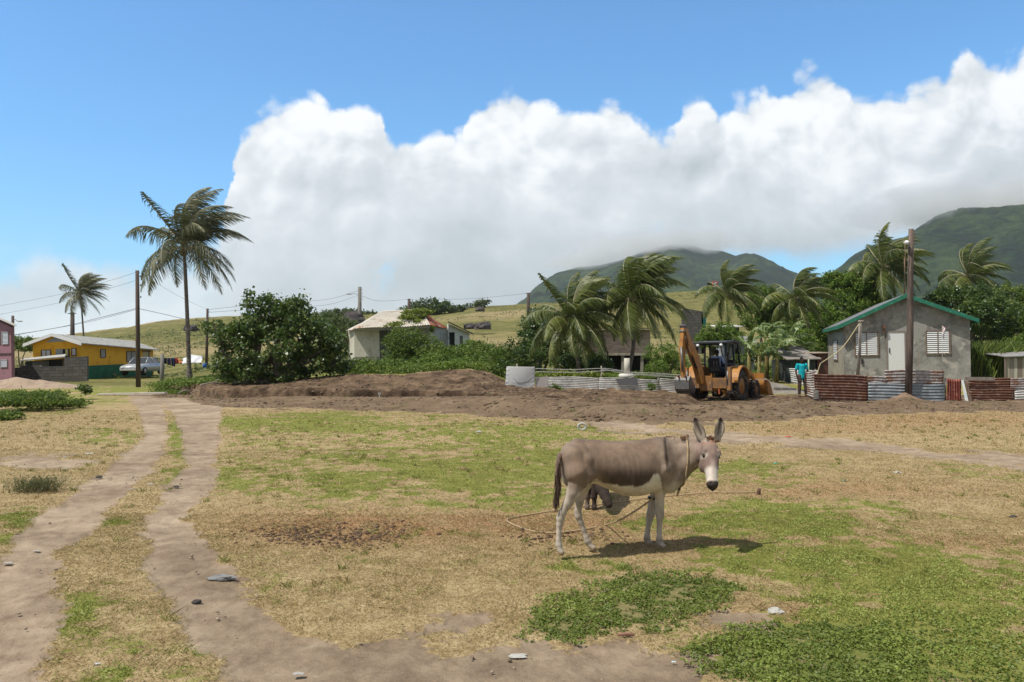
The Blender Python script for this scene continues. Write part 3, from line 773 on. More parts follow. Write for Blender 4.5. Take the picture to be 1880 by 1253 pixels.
        pr.append((ear,.012)); pr.append((dent,-.006)); cav.append((a,d,L,face,sd))
    f=field(pr)
    root=thing('donkey','grey-brown donkey with white belly and legs, standing side-on with its head turned to the camera','donkey',T(PR(1125,1012,Y0)*[1,1,0]))
    base_=np.array([.205,.142,.100]); lightb=np.array([.26,.20,.155]); pale=np.array([.42,.355,.29]); white=np.array([.47,.41,.34]); dk=np.array([.035,.024,.02])
    def colf(V,Nn):
        px=V[:,0]/V[:,1]*F+940; py=YH-(V[:,2]-H)/V[:,1]*F
        n1=fbm(V[:,0]*9,V[:,1]*9,V[:,2]*9,4,5)-.5; n2=fbm(V[:,0]*40,V[:,1]*40,V[:,2]*14,3,6)-.5
        C=np.tile(base_,(len(V),1))
        def mx(c,k): 
            nonlocal C
            k=np.clip(k,0,1)[:,None]; C=C*(1-k)+np.array(c)*k
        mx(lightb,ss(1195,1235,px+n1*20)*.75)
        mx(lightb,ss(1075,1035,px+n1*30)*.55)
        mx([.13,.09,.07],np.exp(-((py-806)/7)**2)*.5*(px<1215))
        mx([.055,.036,.028],ss(845,878,py+n1*22)*ss(1090,1130,px)*(1-ss(1195,1210,px))*.85)      # shade of the lower flank painted into the coat
        # belly
        bel=ip(px,[(1020,960),(1040,930),(1060,908),(1085,886),(1095,880),(1110,886),(1150,893),(1180,892),(1192,884),(1200,872),(1206,871),(1212,874),(1218,905),(1262,880)])
        mx([.60,.52,.42],ss(-1.5,3.5,py-bel+n1*6+n2*5)*(1-ss(1214,1228,px)))
        mx(pale,ss(880,900,py+n1*8)*ss(1214,1225,px)*(px<1275))
        mx(pale,ss(878,925,py+n1*10)*(px<1275)*ss(.0,.6,ss(880,925,py))*.95)
        mx(white,ss(935,965,py+n1*16)*(px<1275)*.55)
        mx([.30,.235,.19],np.clip(n1*3.2,0,1)*ss(920,950,py)*(px<1275)*.8)
        mx([.22,.165,.13],np.exp(-((py-(ip(px,[(1020,1002),(1050,1002),(1075,997),(1100,996),(1180,990),(1230,994)])))/3.5)**2)*.7*(py>980))
        # inner legs white, buttock edge white
        mx(white,ss(1048,1036,px)*ss(858,905,py)*.75)
        # cross
        mx(dk,np.exp(-((px-(1220.5+(py-806)*.075+ np.maximum(py-850,0)*.06))/2.6)**2)*(1-ss(858,872,py))*.85*(Nn@(-LY)>-.3))
        # hooves
        hoof=(py>ip(px,[(1020,1013.5),(1045,1013.5),(1075,1005),(1110,1005),(1180,996.5),(1202,996.5),(1203,1002),(1240,1002)]))&(px<1240)
        C[hoof]=[.36,.27,.19]
        # head
        q=V-A; s=q@Hax/HL; l=q@lat; f_=q@fr
        hm=(np.abs(l)<.12)&(s>-.12)&(s<1.2)&(f_>-.16)&(px>1276)
        k=ss(-.12,.0,s)*hm
        mx([.235,.165,.135],k)
        mx([.30,.17,.11],k*ss(.16,.0,s)*ss(-.05,.03,f_)*.8)
        mx([.62,.55,.48],hm*ss(.56,.70,s+n1*.12)*(1-ss(.88,.93,s)))
        mx([.42,.34,.29],hm*ss(.38,.58,s)*np.exp(-(l/.022)**2)*.7)
        for sg in(-1,1):
            r=np.sqrt(((s-.345)*HL*1.2)**2+(l-sg*.070)**2); mx([.50,.43,.37],hm*ss(.036,.02,r)*ss(-.09,-.02,f_)*.6)
            mx([.02,.015,.012],hm*ss(.017,.010,np.sqrt(((s-.355)*HL*1.2)**2+(l-sg*.076)**2+(f_-.030)**2*.6)))
        mx([.045,.033,.028],hm*ss(.90,.945,s+n1*.04))
        mx([.012,.009,.008],hm*(np.exp(-(((s-.955)*HL)/.010)**2-((np.abs(l)-.027)/.010)**2)>.4)*1.0)
        mx([.50,.44,.38],hm*ss(.80,.6,s)*ss(.3,.5,s)*ss(-.06,-.10,f_)*.6)
        # ears
        for a,d,L,face,sd in cav:
            q=V-a; t=q@d/L; x=q@sd; y=q@face
            m=(t>.02)&(t<1.1)&(np.abs(x)<.07)&(np.abs(y)<.07)&(px>1265)&(py<812)
            ins=(Nn@face)
            mx([.24,.18,.145],m*1.0)
            mx([.40,.33,.27],m*ss(.0,.5,ins)*ss(.9,.7,t))
            mx([.06,.045,.038],m*np.exp(-(x/.013)**2)*ss(.1,.6,ins)*ss(.15,.35,t)*.85)
            mx([.03,.02,.018],m*ss(.80,.93,t+n1*.1)); mx([.05,.035,.03],m*ss(.036,.05,np.abs(x)+n1*.01)*.8)
        return np.clip(C*(1+n1*.8+n2*.5)[:,None],0,1)
    fur=vcmat('donkey_fur',rough=.72,spec=.22,bump=.5,bs=150,bd=.004,st=(1,1,.35))
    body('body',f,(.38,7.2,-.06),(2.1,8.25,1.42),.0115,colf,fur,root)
    # eyes
    em=mat('animal_eye',(.012,.008,.006),rough=.12,spec=.6,vary=0)
    for sg in(-1,1):
        e=MB(); e.ell(T(hp(.355,sg*.068,.030)),(.016,.016,.014)); e.build('eye',em,root)
    # hooves stay in the skin; tail
    tailpts=[(1030,833,7.46,.030),(1026,843,7.45,.024),(1023.5,858,7.44,.022),(1024,876,7.43,.022),(1023,890,7.43,.018),(1021,905,7.43,.012)]
    tb=MB(); tb.tube([T(P(a,b,c)) for a,b,c,_ in tailpts],[r for *_,r in tailpts],10)
    tl=tb.build('tail',mat('tail_hide',(.155,.105,.08),[((.26,.19,.15),20,.5,.6)],bump=.4,bs=120),root)
    c=[T(P(a,b,cc)) for a,b,cc in [(1026.5,850,7.44),(1024,872,7.42),(1025.5,890,7.42),(1023,908,7.42),(1020.5,925,7.42),(1020.5,945,7.42)]]
    n_=1500; t=rng.random(n_)**.8*3.2; i=t.astype(int); fr_=(t-i)[:,None]; ca=np.array(c)
    rt=ca[i]*(1-fr_)+ca[i+1]*fr_+rng.normal(size=(n_,3))*.009
    L=(.08+.16*rng.random(n_))[:,None]
    nx=ca[np.minimum(i+2,5)]-ca[i]; nx/=np.linalg.norm(nx,axis=1)[:,None]
    dr=(nx+rng.normal(size=(n_,3))*.085)*L
    VV,Fq,Ft=hairs(rt,dr,rng.normal(size=(n_,3))*.006,.006,None,None)
    link('tail_hair',mesh_np(VV,np.concatenate([Fq]),ORG[root.name],False,{'rnd':('FACE','FLOAT',rng.random(n_))}),leafmat('tail_hair',[(.05,.032,.024),(.12,.075,.055),(.22,.15,.11)],transl=.05),tl)
    # mane: short upright tufts, dark to reddish brown, varied hair by hair
    n_=3800; t=rng.random(n_); pxs=1222+t*70; 
    keep=(fbm(pxs*.11,0*pxs+4,0,2,8)>.36)
    pxs=pxs[keep]; n_=len(pxs); t=(pxs-1222)/70
    Ys=7.85-.16*t+rng.normal(size=n_)*.016
    rt=T(np.stack([(pxs-940)/F*Ys,Ys,H-(ip(pxs,[(1222,808),(1262,806),(1292,806)])+1-YH)/F*Ys],1))
    cl=fbm(pxs*.17,0*pxs,0,2,12)
    dr=np.stack([.012+rng.normal(size=n_)*.010,.020+rng.normal(size=n_)*.014,(.016+.055*cl)*(.6+.5*rng.random(n_))],1)
    VV,Fq,Ft=hairs(rt,dr,np.stack([.01*rng.random(n_),.012*rng.random(n_),-.004*rng.random(n_)],1),.005,None,None)
    V2=VV; k=len(Fq)
    mane=leafmat('mane_hair',[(.07,.04,.028),(.16,.09,.055),(.26,.13,.07)],transl=.1)
    F2=np.concatenate([Fq,np.stack([Ft[:,0],Ft[:,1],Ft[:,2],Ft[:,2]],1)])
    def qmesh(VV,Fq,rn):
        n0=len(Fq); i=np.arange(n0)*5; tip=np.stack([i+3,i+2,i+4],1)
        me=bpy.data.meshes.new('hair'); o=ORG[root.name]
        me.from_pydata((VV-o).tolist(),[],[tuple(q) for q in Fq.tolist()]+[tuple(q) for q in tip.tolist()])
        a=me.attributes.new('rnd','FLOAT','FACE'); a.data.foreach_set('value',np.concatenate([rn,rn]).astype(np.float32)); return me
    link('mane',qmesh(V2,Fq,rng.random(n_)),mane,root)
    n_=420; a_=np.array(T(hp(-.03,.005,.0)))
    rt=a_+rng.normal(size=(n_,3))*[.017,.015,.010]
    dr=rng.normal(size=(n_,3))*.012+np.array([.012,-.012,.032]); VV,Fq,Ft=hairs(rt,dr,np.zeros((n_,3)),.005,None,None)
    link('forelock',qmesh(VV,Fq,rng.random(n_)),leafmat('forelock_hair',[(.10,.05,.03),(.26,.12,.06),(.34,.17,.09)],transl=.1),root)
    return f,root
DK,DROOT=donkey()
# rope round the neck with a knotted tail end, and the tether on the grass
def rope_mat(): return mat('rope_fibre',(.42,.31,.19),[((.25,.17,.10),60,.5,.6)],bump=.5,bs=200,bd=.003)
def ring_on(f,c,u,v,k=28,off=.008,r0=.6):
    out=[]
    for j in range(k):
        a=2*math.pi*j/k; d=u*math.cos(a)+v*math.sin(a); lo,hi=0.0,r0
        for _ in range(22):
            m=(lo+hi)/2
            if f((c+d*m)[None])[0]<off: lo=m
            else: hi=m
        out.append(c+d*hi)
    return out
def neck_rope():
    c=PR(1256,838,7.80); nrm=PR(1262,846,7.70)-PR(1240,838,7.82); nrm/=np.linalg.norm(nrm)
    tilt=np.array([.10,.0,1.0]); v=tilt-nrm*0; v=np.array([.07,0,1.]); v/=np.linalg.norm(v); u=np.array([0.05,-1.,0]); u/=np.linalg.norm(u)
    pts=ring_on(DK,c,u,v); pts=pts+[pts[0]]
    o=thing('neck_rope','light brown rope collar tied loosely round the donkey\'s neck','rope',T(c))
    m=MB(); m.tube([T(p) for p in pts],.0095,7,cap=False); m.build('loop',rope_mat(),o)
    low=min(pts,key=lambda p:p[2])
    e=MB(); q=[low,PR(1251,878,7.76),PR(1248,889,7.75),PR(1246.5,900,7.75)]
    e.tube([T(p) for p in q],[.012,.020,.022,.014],8); e.build('knot',mat('dark_rope',(.09,.06,.045),bump=.5,bs=120),o)
    e=MB(); q=[PR(1246.5,899,7.75),PR(1245,905,7.75),PR(1243,911,7.75)]
    e.tube([T(p) for p in q],[.012,.014,.006],7); e.build('rope_end',rope_mat(),o)
neck_rope()
def catm(pts,n=8):
    pts=[np.array(p,float) for p in pts]; P_=[2*pts[0]-pts[1]]+pts+[2*pts[-1]-pts[-2]]; out=[]
    for i in range(1,len(P_)-2):
        a,b,c,d=P_[i-1:i+3]
        for j in range(n):
            t=j/n; out.append(.5*((2*b)+(c-a)*t+(2*a-5*b+4*c-d)*t*t+(3*b-a-3*c+d)*t**3))
    out.append(pts[-1]); return out
def tether():
    g=[PR(1200,913,7.86),PR(1190,922,7.84),PR(1170,936,7.8),PR(1140,954,7.78)]
    gl=[(1112,966),(1085,972),(1060,977),(1020,980),(985,976),(955,968),(934,960),(933,953),(952,947),(985,943),(1020,939),(1060,934),(1110,927),(1180,919),(1240,914),(1300,910),(1350,908),(1392,906)]
    pts=[T(p) for p in g]+[gp(a,b,.014+.006*math.sin(a*.05)) for a,b in gl]
    m=MB(); m.tube(catm(pts,6),.0085,6); m.build('tether_rope',rope_mat(),loc=gp(1060,977),label='long thin tan tether rope looping over the dry grass behind the donkey\'s legs',cat='rope')
    # strap on the far foreleg and the wooden stake
    c=PR(1200,914,7.952); m=MB(); pts=ring_on(DK,c,np.array([1.,0,0]),np.array([0,1.,0]),16,.004,.2); m.tube([T(p) for p in pts+[pts[0]]],.014,6,cap=False)
    m.build('leg_strap',mat('black_strap',(.015,.014,.014),rough=.6),loc=T(c),label='black strap round the donkey\'s far foreleg where the tether is tied',cat='strap')
    b=gp(1393,909); m=MB(); m.tube([b+[0,0,-.05],b+[0,0,.05],b+[.012,0,.085]],[.028,.026,.018],9)
    m.build('tether_stake',mat('stake_wood',(.12,.07,.045),bump=.4),loc=b,label='small brown wooden stake at the far end of the tether rope',cat='stake')
tether()
# ------------------------------------------------------------------ the dark foal behind it
def foal():
    P=PR; pr=[]
    def ch(pts,k=.03):
        for i in range(len(pts)-1):
            a,b=pts[i],pts[i+1]; pr.append(((lambda p,a=a,b=b:cone(p,P(*a[:3]),P(*b[:3]),a[3],b[3])),k))
    ch([(1090,851,9.85,.13),(1094,848,10.1,.155),(1100,847,10.5,.145),(1104,847,10.75,.12)],.05)
    ch([(1082,862,9.82,.075),(1080,885,9.80,.047),(1079,905,9.80,.036),(1079,912,9.80,.036),(1078.5,922,9.80,.022),(1078,929,9.80,.028),(1078,932.5,9.78,.032)],.014)
    ch([(1095,862,9.80,.075),(1093,885,9.78,.047),(1091.5,905,9.77,.038),(1091,912,9.77,.038),(1091,922,9.77,.023),(1091,929,9.77,.029),(1091,933,9.75,.034)],.014)
    for x in(1095,1112): ch([(x,862,10.75,.08),(x,885,10.8,.05),(x+1,898,10.84,.034),(x,906,10.82,.022),(x,913,10.82,.026),(x,917,10.8,.03)],.015)
    ch([(1092,852,9.82,.10),(1098,875,9.70,.08),(1103,893,9.62,.062)],.04)
    A=P(1103,889,9.62); 
    ch([(1103,890,9.62,.072),(1106,899,9.58,.070),(1110,909,9.52,.056),(1115,920,9.46,.044),(1118,927,9.43,.042)],.03)
    for sx in(-1,1): ch([(1101+sx*4,887,9.60,.02),(1098+sx*9,880,9.64,.034),(1096+sx*13,872,9.68,.010)],.012)
    f=field(pr)
    def colf(V,Nn):
        n1=fbm(V[:,0]*9,V[:,1]*9,V[:,2]*9,4,15)-.5
        C=np.tile(np.array([.045,.032,.026]),(len(V),1)); k=ss(.35,.1,V[:,2])[:,None]
        px=V[:,0]/V[:,1]*F+940
        lg=((px<1086)*ss(.30,.05,V[:,2]))[:,None]
        C=C*(1-lg*.7)+np.array([.16,.12,.10])*lg*.7
        return C*(1+n1*.6)[:,None]
    root=thing('donkey','dark brown young donkey grazing head down behind the belly of the larger donkey','donkey',T(PR(1092,933,10.0)*[1,1,0]))
    body('body',f,(.8,9.2,-.06),(1.45,11.1,.95),.013,colf,vcmat('foal_fur',bump=.4),root)
foal()
# ------------------------------------------------------------------ grass blades and creeping plants on the field
def blades(n,ylo,yhi,lmin,lmax,wd,kind):
    # area-uniform samples over the wedge of field the place shows
    Y=np.sqrt(ylo**2+(yhi**2-ylo**2)*rng.random(n)); X=(rng.random(n)*2-1)*(.66*Y+2.6)
    px,py,dirt,green,dark,red,spoil=masks(X,Y)
    nb=fbm(X*2.3,Y*2.3,0,3,301); nf=vn(X*14,Y*14,0,303)
    g=green+(nb-.5)*.6
    isg=(g>.40+.45*(rng.random(n)-.5))|(rng.random(n)<.13)
    keep=(rng.random(n)>np.clip(dirt*1.5-.25,0,1)+(spoil>.3)*1.0)&(rng.random(n)<.35+1.1*nf*(.4+nb))
    keep&=(dark<.35)
    X,Y,isg,red,nb=[a[keep] for a in (X,Y,isg,red,nb)]; n=len(X)
    Z=ZP(X,Y)
    P0=T(np.stack([X,Y,Z-.003],1))
    L=lmin+(lmax-lmin)*rng.random(n)**2*(.5+nb)
    az=rng.random(n)*2*math.pi; lean=.5+.9*rng.random(n)
    d=np.stack([np.cos(az)*lean+.25,np.sin(az)*lean,np.ones(n)*.8],1); d/=np.linalg.norm(d,axis=1)[:,None]; d*=L[:,None]
    side=np.stack([-np.sin(az+.6),np.cos(az+.6),np.zeros(n)],1)*(wd*(.6+.8*rng.random(n)))[:,None]/2
    VV=np.stack([P0-side,P0+side,P0+d*.6+side*.7+[0,0,0],P0+d+np.stack([d[:,0]*.25,d[:,1]*.25,-L*.12],1)],1).reshape(-1,3)
    i=np.arange(n)*4; Fc=np.stack([i,i+1,i+2,i+3],1)
    r=rng.random(n)
    # 0-.45 straw, .45-.6 reddish, .6-1 green
    v=np.where(isg,.62+.38*r,np.where(rng.random(n)<red*.8,.46+.12*r,.44*r))
    return VV,Fc,v
def join(lst):
    off=0;Vs=[];Fs=[];R=[]
    for V,Fc,r in lst: Vs.append(V);Fs.append(Fc+off);R.append(r);off+=len(V)
    return np.concatenate(Vs),np.concatenate(Fs),np.concatenate(R)
GM=leafmat('grass_blade',[(.18,.125,.055,0),(.39,.28,.14,.2),(.57,.435,.25,.44),(.20,.10,.05,.46),(.36,.21,.115,.59),(.10,.115,.024,.61),(.20,.21,.05,.8),(.36,.335,.11,1)],transl=.22,rough=.7,spec=.15)
V,Fc,r=join([blades(860000,4.1,9.5,.010,.034,.0021,0),blades(360000,9.5,16,.012,.042,.0046,0),blades(160000,16,27,.018,.060,.011,0)])
link('grass',mesh_np(V,Fc,np.zeros(3),False,{'rnd':('FACE','FLOAT',r)}),GM,kind='stuff',label='short dry and green grass blades covering the field')
def leaves(C,size,up=.5,asp=.55,spread=1.0,fold=.25):
    """a leaf per centre: folded quad pair as one 4-gon"""
    n=len(C); nn=rng.normal(size=(n,3))*spread; nn[:,2]=np.abs(nn[:,2])+up; nn/=np.linalg.norm(nn,axis=1)[:,None]
    a=np.cross(nn,rng.normal(size=(n,3))); a/=np.linalg.norm(a,axis=1)[:,None]; b=np.cross(nn,a)
    s=(np.asarray(size)*(.6+.8*rng.random(n)))[:,None]
    VV=np.stack([C-a*s*.5,C+b*s*asp*.5+nn*s*fold*.3-a*s*.05,C+a*s*.5-nn*s*.08,C-b*s*asp*.5+nn*s*fold*.3-a*s*.05],1).reshape(-1,3)
    i=np.arange(n)*4; return VV,np.stack([i,i+1,i+2,i+3],1)
def creeping():
    n=420000
    Y=4.3+4.6*rng.random(n)**.9; X=(rng.random(n)*2-1)*(.66*Y+1.5)
    px0=X/Y*F+940; kk=(px0>900)&(px0<2300); X,Y=X[kk],Y[kk]; n=len(X)
    px,py,dirt,green,dark,red,spoil=masks(X,Y)
    cl=fbm(X*3.2,Y*3.2,0,3,401); cl2=fbm(X*11,Y*11,0,2,402)
    keep=(rng.random(n)<dark*1.25-.15)&(cl2+cl>.55+.30*rng.random(n))
    X,Y,cl,cl2=[a[keep] for a in (X,Y,cl,cl2)]; n=len(X)
    hgt=.006+.055*np.clip((cl-.35)*1.6+(cl2-.4)*.9,0.05,1)
    z=ZP(X,Y)+hgt*rng.random(n)**.6
    VV,Fc=leaves(T(np.stack([X,Y,z],1)),np.full(n,.022),up=.7,asp=.6)
    col=np.clip(.15+.35*(cl-.3)*2+.6*rng.random(n)*(.45+hgt*9),0,1)
    # the looser broad-leaved weeds on the right
    n2=360000; Y=4.3+6.6*rng.random(n2); X=(rng.random(n2)*2-1)*(.66*Y+1.8)
    px,py,dirt,green,dark,red,spoil=masks(X,Y)
    cl=fbm(X*2.2,Y*2.2,0,3,411); c3=fbm(X*8,Y*8,0,2,412)
    k=(rng.random(n2)<(green-.15)*1.1)&(cl+c3*.8>.78+.18*rng.random(n2))&(dirt<.4)&(dark<.5)
    X,Y=X[k],Y[k]; n2=len(X); V2,F2=leaves(T(np.stack([X,Y,ZP(X,Y)+.003+.034*rng.random(n2)*np.clip(cl[k]*2.2-.5,.1,1)],1)),np.full(n2,.018),up=.6,asp=.42)
    V,Fc,r=join([(VV,Fc,col*.7),(V2,F2,.55+.45*rng.random(n2))])
    m=leafmat('creeper_leaf',[(.06,.09,.018),(.15,.195,.034),(.255,.305,.06),(.37,.40,.12)],transl=.25,rough=.5)
    link('creeping_weeds',mesh_np(V,Fc,np.zeros(3),False,{'rnd':('FACE','FLOAT',r)}),m,kind='stuff',label='low dark green creeping weeds in patches on the near grass')
creeping()
# ------------------------------------------------------------------ leafy trees and bushes
LEAF={'sea_grape':leafmat('sea_grape_leaf',[(.022,.045,.014),(.045,.085,.02),(.085,.14,.03),(.22,.26,.07)],rough=.4,spec=.5),
 'bright':leafmat('bright_leaf',[(.04,.075,.012),(.085,.15,.022),(.15,.23,.035),(.28,.33,.07)],transl=.35),
 'scrub':leafmat('scrub_leaf',[(.035,.06,.012),(.075,.125,.02),(.14,.20,.035),(.26,.29,.07)],transl=.3),
 'dull':leafmat('dull_leaf',[(.035,.055,.02),(.06,.09,.03),(.10,.13,.045),(.17,.19,.08)],transl=.2),
 'dark':leafmat('dark_leaf',[(.016,.034,.010),(.032,.06,.015),(.06,.10,.022),(.11,.15,.035)],rough=.45),
 'dry':leafmat('dry_leaf',[(.07,.06,.03),(.14,.12,.055),(.22,.18,.09),(.30,.25,.13)],transl=.2),
 'vine':leafmat('vine_leaf',[(.07,.11,.02),(.14,.19,.03),(.24,.28,.05),(.34,.36,.10)],transl=.35)}
def bark(): return mat('bark',(.13,.10,.078),[((.22,.18,.145),6,.45,.6),((.06,.045,.035),9,.55,.7)],bump=.8,bs=22,bd=.03)
def blobs_world(bs): return [(W(a,b,Y),np.array([rx,ry,rz],float)) for a,b,Y,rx,ry,rz in bs]
def crown(bs,leaf,dens,kind,seed=0,clump=.32,asp=.7,up=.35):
    Cs=[];R=[]
    for c,r in blobs_world(bs):
        area=(r[0]*r[1]+r[0]*r[2]+r[1]*r[2])/3*4*math.pi
        nc=max(6,int(area/(clump**2)*1.0))
        d=rng.normal(size=(nc,3)); d/=np.linalg.norm(d,axis=1)[:,None]
        rad=(.5+.55*rng.random(nc)**.6+.22*(rng.random(nc)<.14))[:,None]
        cc=c+d*r*rad*(1+.35*(fbm(d[:,0]*2+seed,d[:,1]*2,d[:,2]*2,2,seed)-.5)[:,None])
        k=int(dens*clump**2*4); csz=clump*(.35+.45*rng.random(nc))
        pts=cc[:,None,:]+rng.normal(size=(nc,k,3))*csz[:,None,None]*[1,1,.75]*.62
        tint=rng.random(nc)[:,None]*.55+.45*rng.random((nc,k))*np.ones((nc,k))
        Cs.append(pts.reshape(-1,3)); R.append(tint.ravel())
    C=np.concatenate(Cs); r=np.clip(np.concatenate(R),0,1)
    VV,Fc=leaves(C,np.full(len(C),leaf),up=up,asp=asp)
    return VV,Fc,r
def limbs(mb,b,bs,r0,seed=0):
    rr=random.Random(seed)
    for c,r in bs:
        mid=b+(c-b)*.45+np.array([rr.uniform(-.15,.15),rr.uniform(-.15,.15),0])*np.linalg.norm(c-b)*.4
        pts=catm([b,mid,c,c+np.array([rr.uniform(-.5,.5)*r[0],rr.uniform(-.4,.4)*r[1],r[2]*.6])],4)
        k=len(pts); mb.tube(pts,[r0*(1-.85*i/(k-1)) for i in range(k)],6)
def tree(name,label,cat,bp,bY,bs,leaf,dens,kind,r0=.12,group=None,clump=.32,nl=6,trunks=None,up=.35,asp=.7,seed=1):
    b=base(bp,bY,-.05)
    o=thing(name,label,cat,b,group)
    mb=MB(); wb=blobs_world(bs)
    for k,(tx) in enumerate(trunks or [bp]):
        bb=base(tx,bY,-.1); sel=wb[k::len(trunks or [1])][:nl]
        if sel: limbs(mb,bb,sel,r0,seed+k)
    mb.build('trunk',bark(),o)
    VV,Fc,r=crown(bs,leaf,dens,kind,seed,clump,asp,up)
    link('crown',mesh_np(VV,Fc,ORG[o.name],False,{'rnd':('FACE','FLOAT',r)}),LEAF[kind],o)
    return o
def bush(name,label,bs,leaf,dens,kind,cat='bush',group=None,clump=.25,seed=3,up=.35,asp=.7,twigs=0):
    c=W(*bs[0][:3]); bX=bs[0][0]; b=base(bX,bs[0][2])
    VV,Fc,r=crown(bs,leaf,dens,kind,seed,clump,asp,up)
    if not twigs:
        return link(name,mesh_np(VV,Fc,b,False,{'rnd':('FACE','FLOAT',r)}),LEAF[kind],None,b,label,cat,group)
    o=thing(name,label,cat,b,group)
    link('foliage',mesh_np(VV,Fc,b,False,{'rnd':('FACE','FLOAT',r)}),LEAF[kind],o)
    mb=MB(); rr=random.Random(seed)
    for i in range(twigs):
        cc,r=rr.choice(blobs_world(bs)); p=cc+np.array([rr.uniform(-.9,.9)*r[0],rr.uniform(-.5,.5)*r[1],rr.uniform(-.3,1)*r[2]])
        q=b+np.array([(cc-b)[0]*.7+rr.uniform(-.3,.3),0,0]); mb.tube([q,(q+p)/2+[rr.uniform(-.1,.1),0,.1],p],[.02,.014,.006],4)
    mb.build('stems',bark(),o); return o
# the sea-grape tree by the spoil bank
tree('sea_grape_tree','broad dark green sea-grape tree with two leaning trunks beside the tallest palm','tree',470,36.6,
 [(472,602,37,1.15,1.2,.66),(550,602,37,1.15,1.2,.66),(425,622,37,.8,1.0,.62),(610,635,37,.5,.6,.5),(500,640,36.6,1.7,1.4,.95),(420,668,36.6,.8,.9,.65),(590,625,37.4,1.0,1.2,.85),(480,560,37,.75,.8,.45),(540,565,37,.8,.8,.5),(575,660,37,1.2,1.1,.7),(455,680,36.3,.9,.9,.5),(525,690,36.8,1.2,1.0,.45),(618,665,37.2,.75,.8,.6),
  (395,600,37,.5,.6,.3),(520,580,37,.9,.8,.6),(455,610,36.4,.8,.7,.6),(458,540,37,.20,.2,.16),(500,552,37,.28,.25,.25),(553,558,37,.22,.2,.2),(484,548,37,.16,.2,.14)],
 .15,36,'sea_grape',.15,trunks=[475,455,505],clump=.34,nl=5,seed=4)
# scrub between the bank and the derelict house, one bush after another
SB=[('low bright green bush at the left foot of the derelict house wall',[(672,676,41,1.0,.9,.45),(655,690,40,.8,.8,.25)],'scrub'),
 ('yellow-green bush right of the bright low bush by the pale wall',[(725,676,42,1.0,.9,.40),(760,684,40.5,.9,.8,.3),(700,688,40,.6,.6,.22)],'scrub'),
 ('rounded mid green bush above the middle of the dug earth bank',[(800,668,43,1.2,1.0,.50),(840,676,41,1.0,.9,.35)],'bright'),
 ('large dense bush behind the right end of the earth bank',[(880,655,45,1.4,1.0,.62),(915,665,43,1.2,1.0,.62),(870,672,42,1.0,.9,.4)],'scrub'),
 ('dark green bush close to the white lattice panel',[(945,655,44,1.1,1.0,.85),(925,680,41,.8,.8,.45),(965,660,42,.9,.9,.7)],'dark'),
 ('green bush beside the dark doorway of the derelict lean-to',[(840,650,50,1.0,.9,.55),(812,655,49,1.0,.9,.4),(870,640,52,1.0,1.0,.5)],'bright')]
for i,(lb,bs,k) in enumerate(SB): bush('bush',lb,bs,.11,75,k,group='scrub bushes below the derelict house',seed=20+i,clump=.30)
bush('bush','big dark green bush swallowing the corner of the derelict house',[(745,628,50,1.3,1.1,.95),(775,640,50,1.3,1.2,.8),(735,650,49.5,1.0,1.0,.6),(800,652,49,1.0,1.0,.5)],.10,85,'scrub',seed=31,clump=.3)
bush('bush','dusty grey-green scrub tree left of the derelict house',[(610,600,62,1.6,1.4,1.0),(625,620,60,1.2,1.1,.9),(585,590,64,1.2,1.2,.6),(640,602,63,.9,.9,.6)],.12,60,'dull',seed=33,clump=.4)
# trees along the skyline
for i,(lb,bs,k) in enumerate([('low dark windswept tree on the hilltop above the derelict roof',[(790,562,230,5.5,4,1.7),(770,570,230,6,4,1.1),(825,568,230,4,4,1.0)],'dark'),
 ('small windswept tree on the ridge left of the hilltop tree',[(648,575,240,3.5,3,1.0),(670,578,240,3.5,3,.9)],'dull'),
 ('small flat tree on the hill crest right of the hilltop tree',[(884,556,250,2.6,2,.6),(872,562,250,3,2,.5)],'dull'),
 ('pale scrub tree on the ridge behind the sea-grape tree',[(600,578,235,4.5,3,1.0),(628,576,235,4,3,1.2)],'dull')]):
    x=bs[0][0]; tree('hill_tree',lb,'tree',x,bs[0][2],bs,.55,3.5,k,.25,group='trees on the hill crest',clump=1.3,nl=2,seed=40+i)
tree('hill_tree','low yellow-green tree beside the pink house','tree',40,72,[(32,629,72,1.2,1,.5),(50,634,72,1.0,1,.5)],.14,45,'scrub',.08,seed=45,clump=.35,nl=2)
tree('tree','dark leafy tree behind the white lattice panel','tree',990,46,[(985,590,47,.9,.9,.75),(1000,610,46,1.1,1.0,.9),(975,620,47,.7,.8,.7),(1010,640,45,1.1,1,.8)],.13,70,'sea_grape',.1,seed=50)
bush('bush','low bush under the left of the two big palms, behind the metal fence',[(1075,660,40,1.1,.8,.45),(1045,668,39,.8,.7,.35),(1100,672,38,.7,.6,.3)],.13,60,'sea_grape',seed=51)
bush('bush','low green creeper along the top of the grey metal fence',[(1055,688,35.2,.9,.3,.10),(1020,690,35.2,.4,.3,.08),(1088,689,35.2,.5,.3,.10)],.09,120,'vine',seed=52,clump=.16)
tree('tree','feathery light green tree behind the raised digger arm','tree',1225,44,[(1215,650,44,.9,.8,.55),(1235,665,44,.9,.8,.5),(1205,675,43,.6,.6,.4)],.08,110,'bright',.06,seed=53,clump=.28)
tree('tree','pale green tree below the grey block ruin','tree',1325,52,[(1318,612,52,1.1,1,.7),(1340,620,52,.9,.9,.5),(1300,625,52,.8,.8,.5)],.10,95,'bright',.07,seed=54,clump=.3)
tree('tree','round mid green tree between the two leaning palms','tree',1405,70,[(1405,550,70,1.6,1.3,1.1),(1428,560,70,1.3,1.2,1.1),(1390,580,70,1.6,1.3,1.2),(1425,590,70,1.6,1.3,1.2)],.16,45,'bright',.14,seed=55,clump=.5)
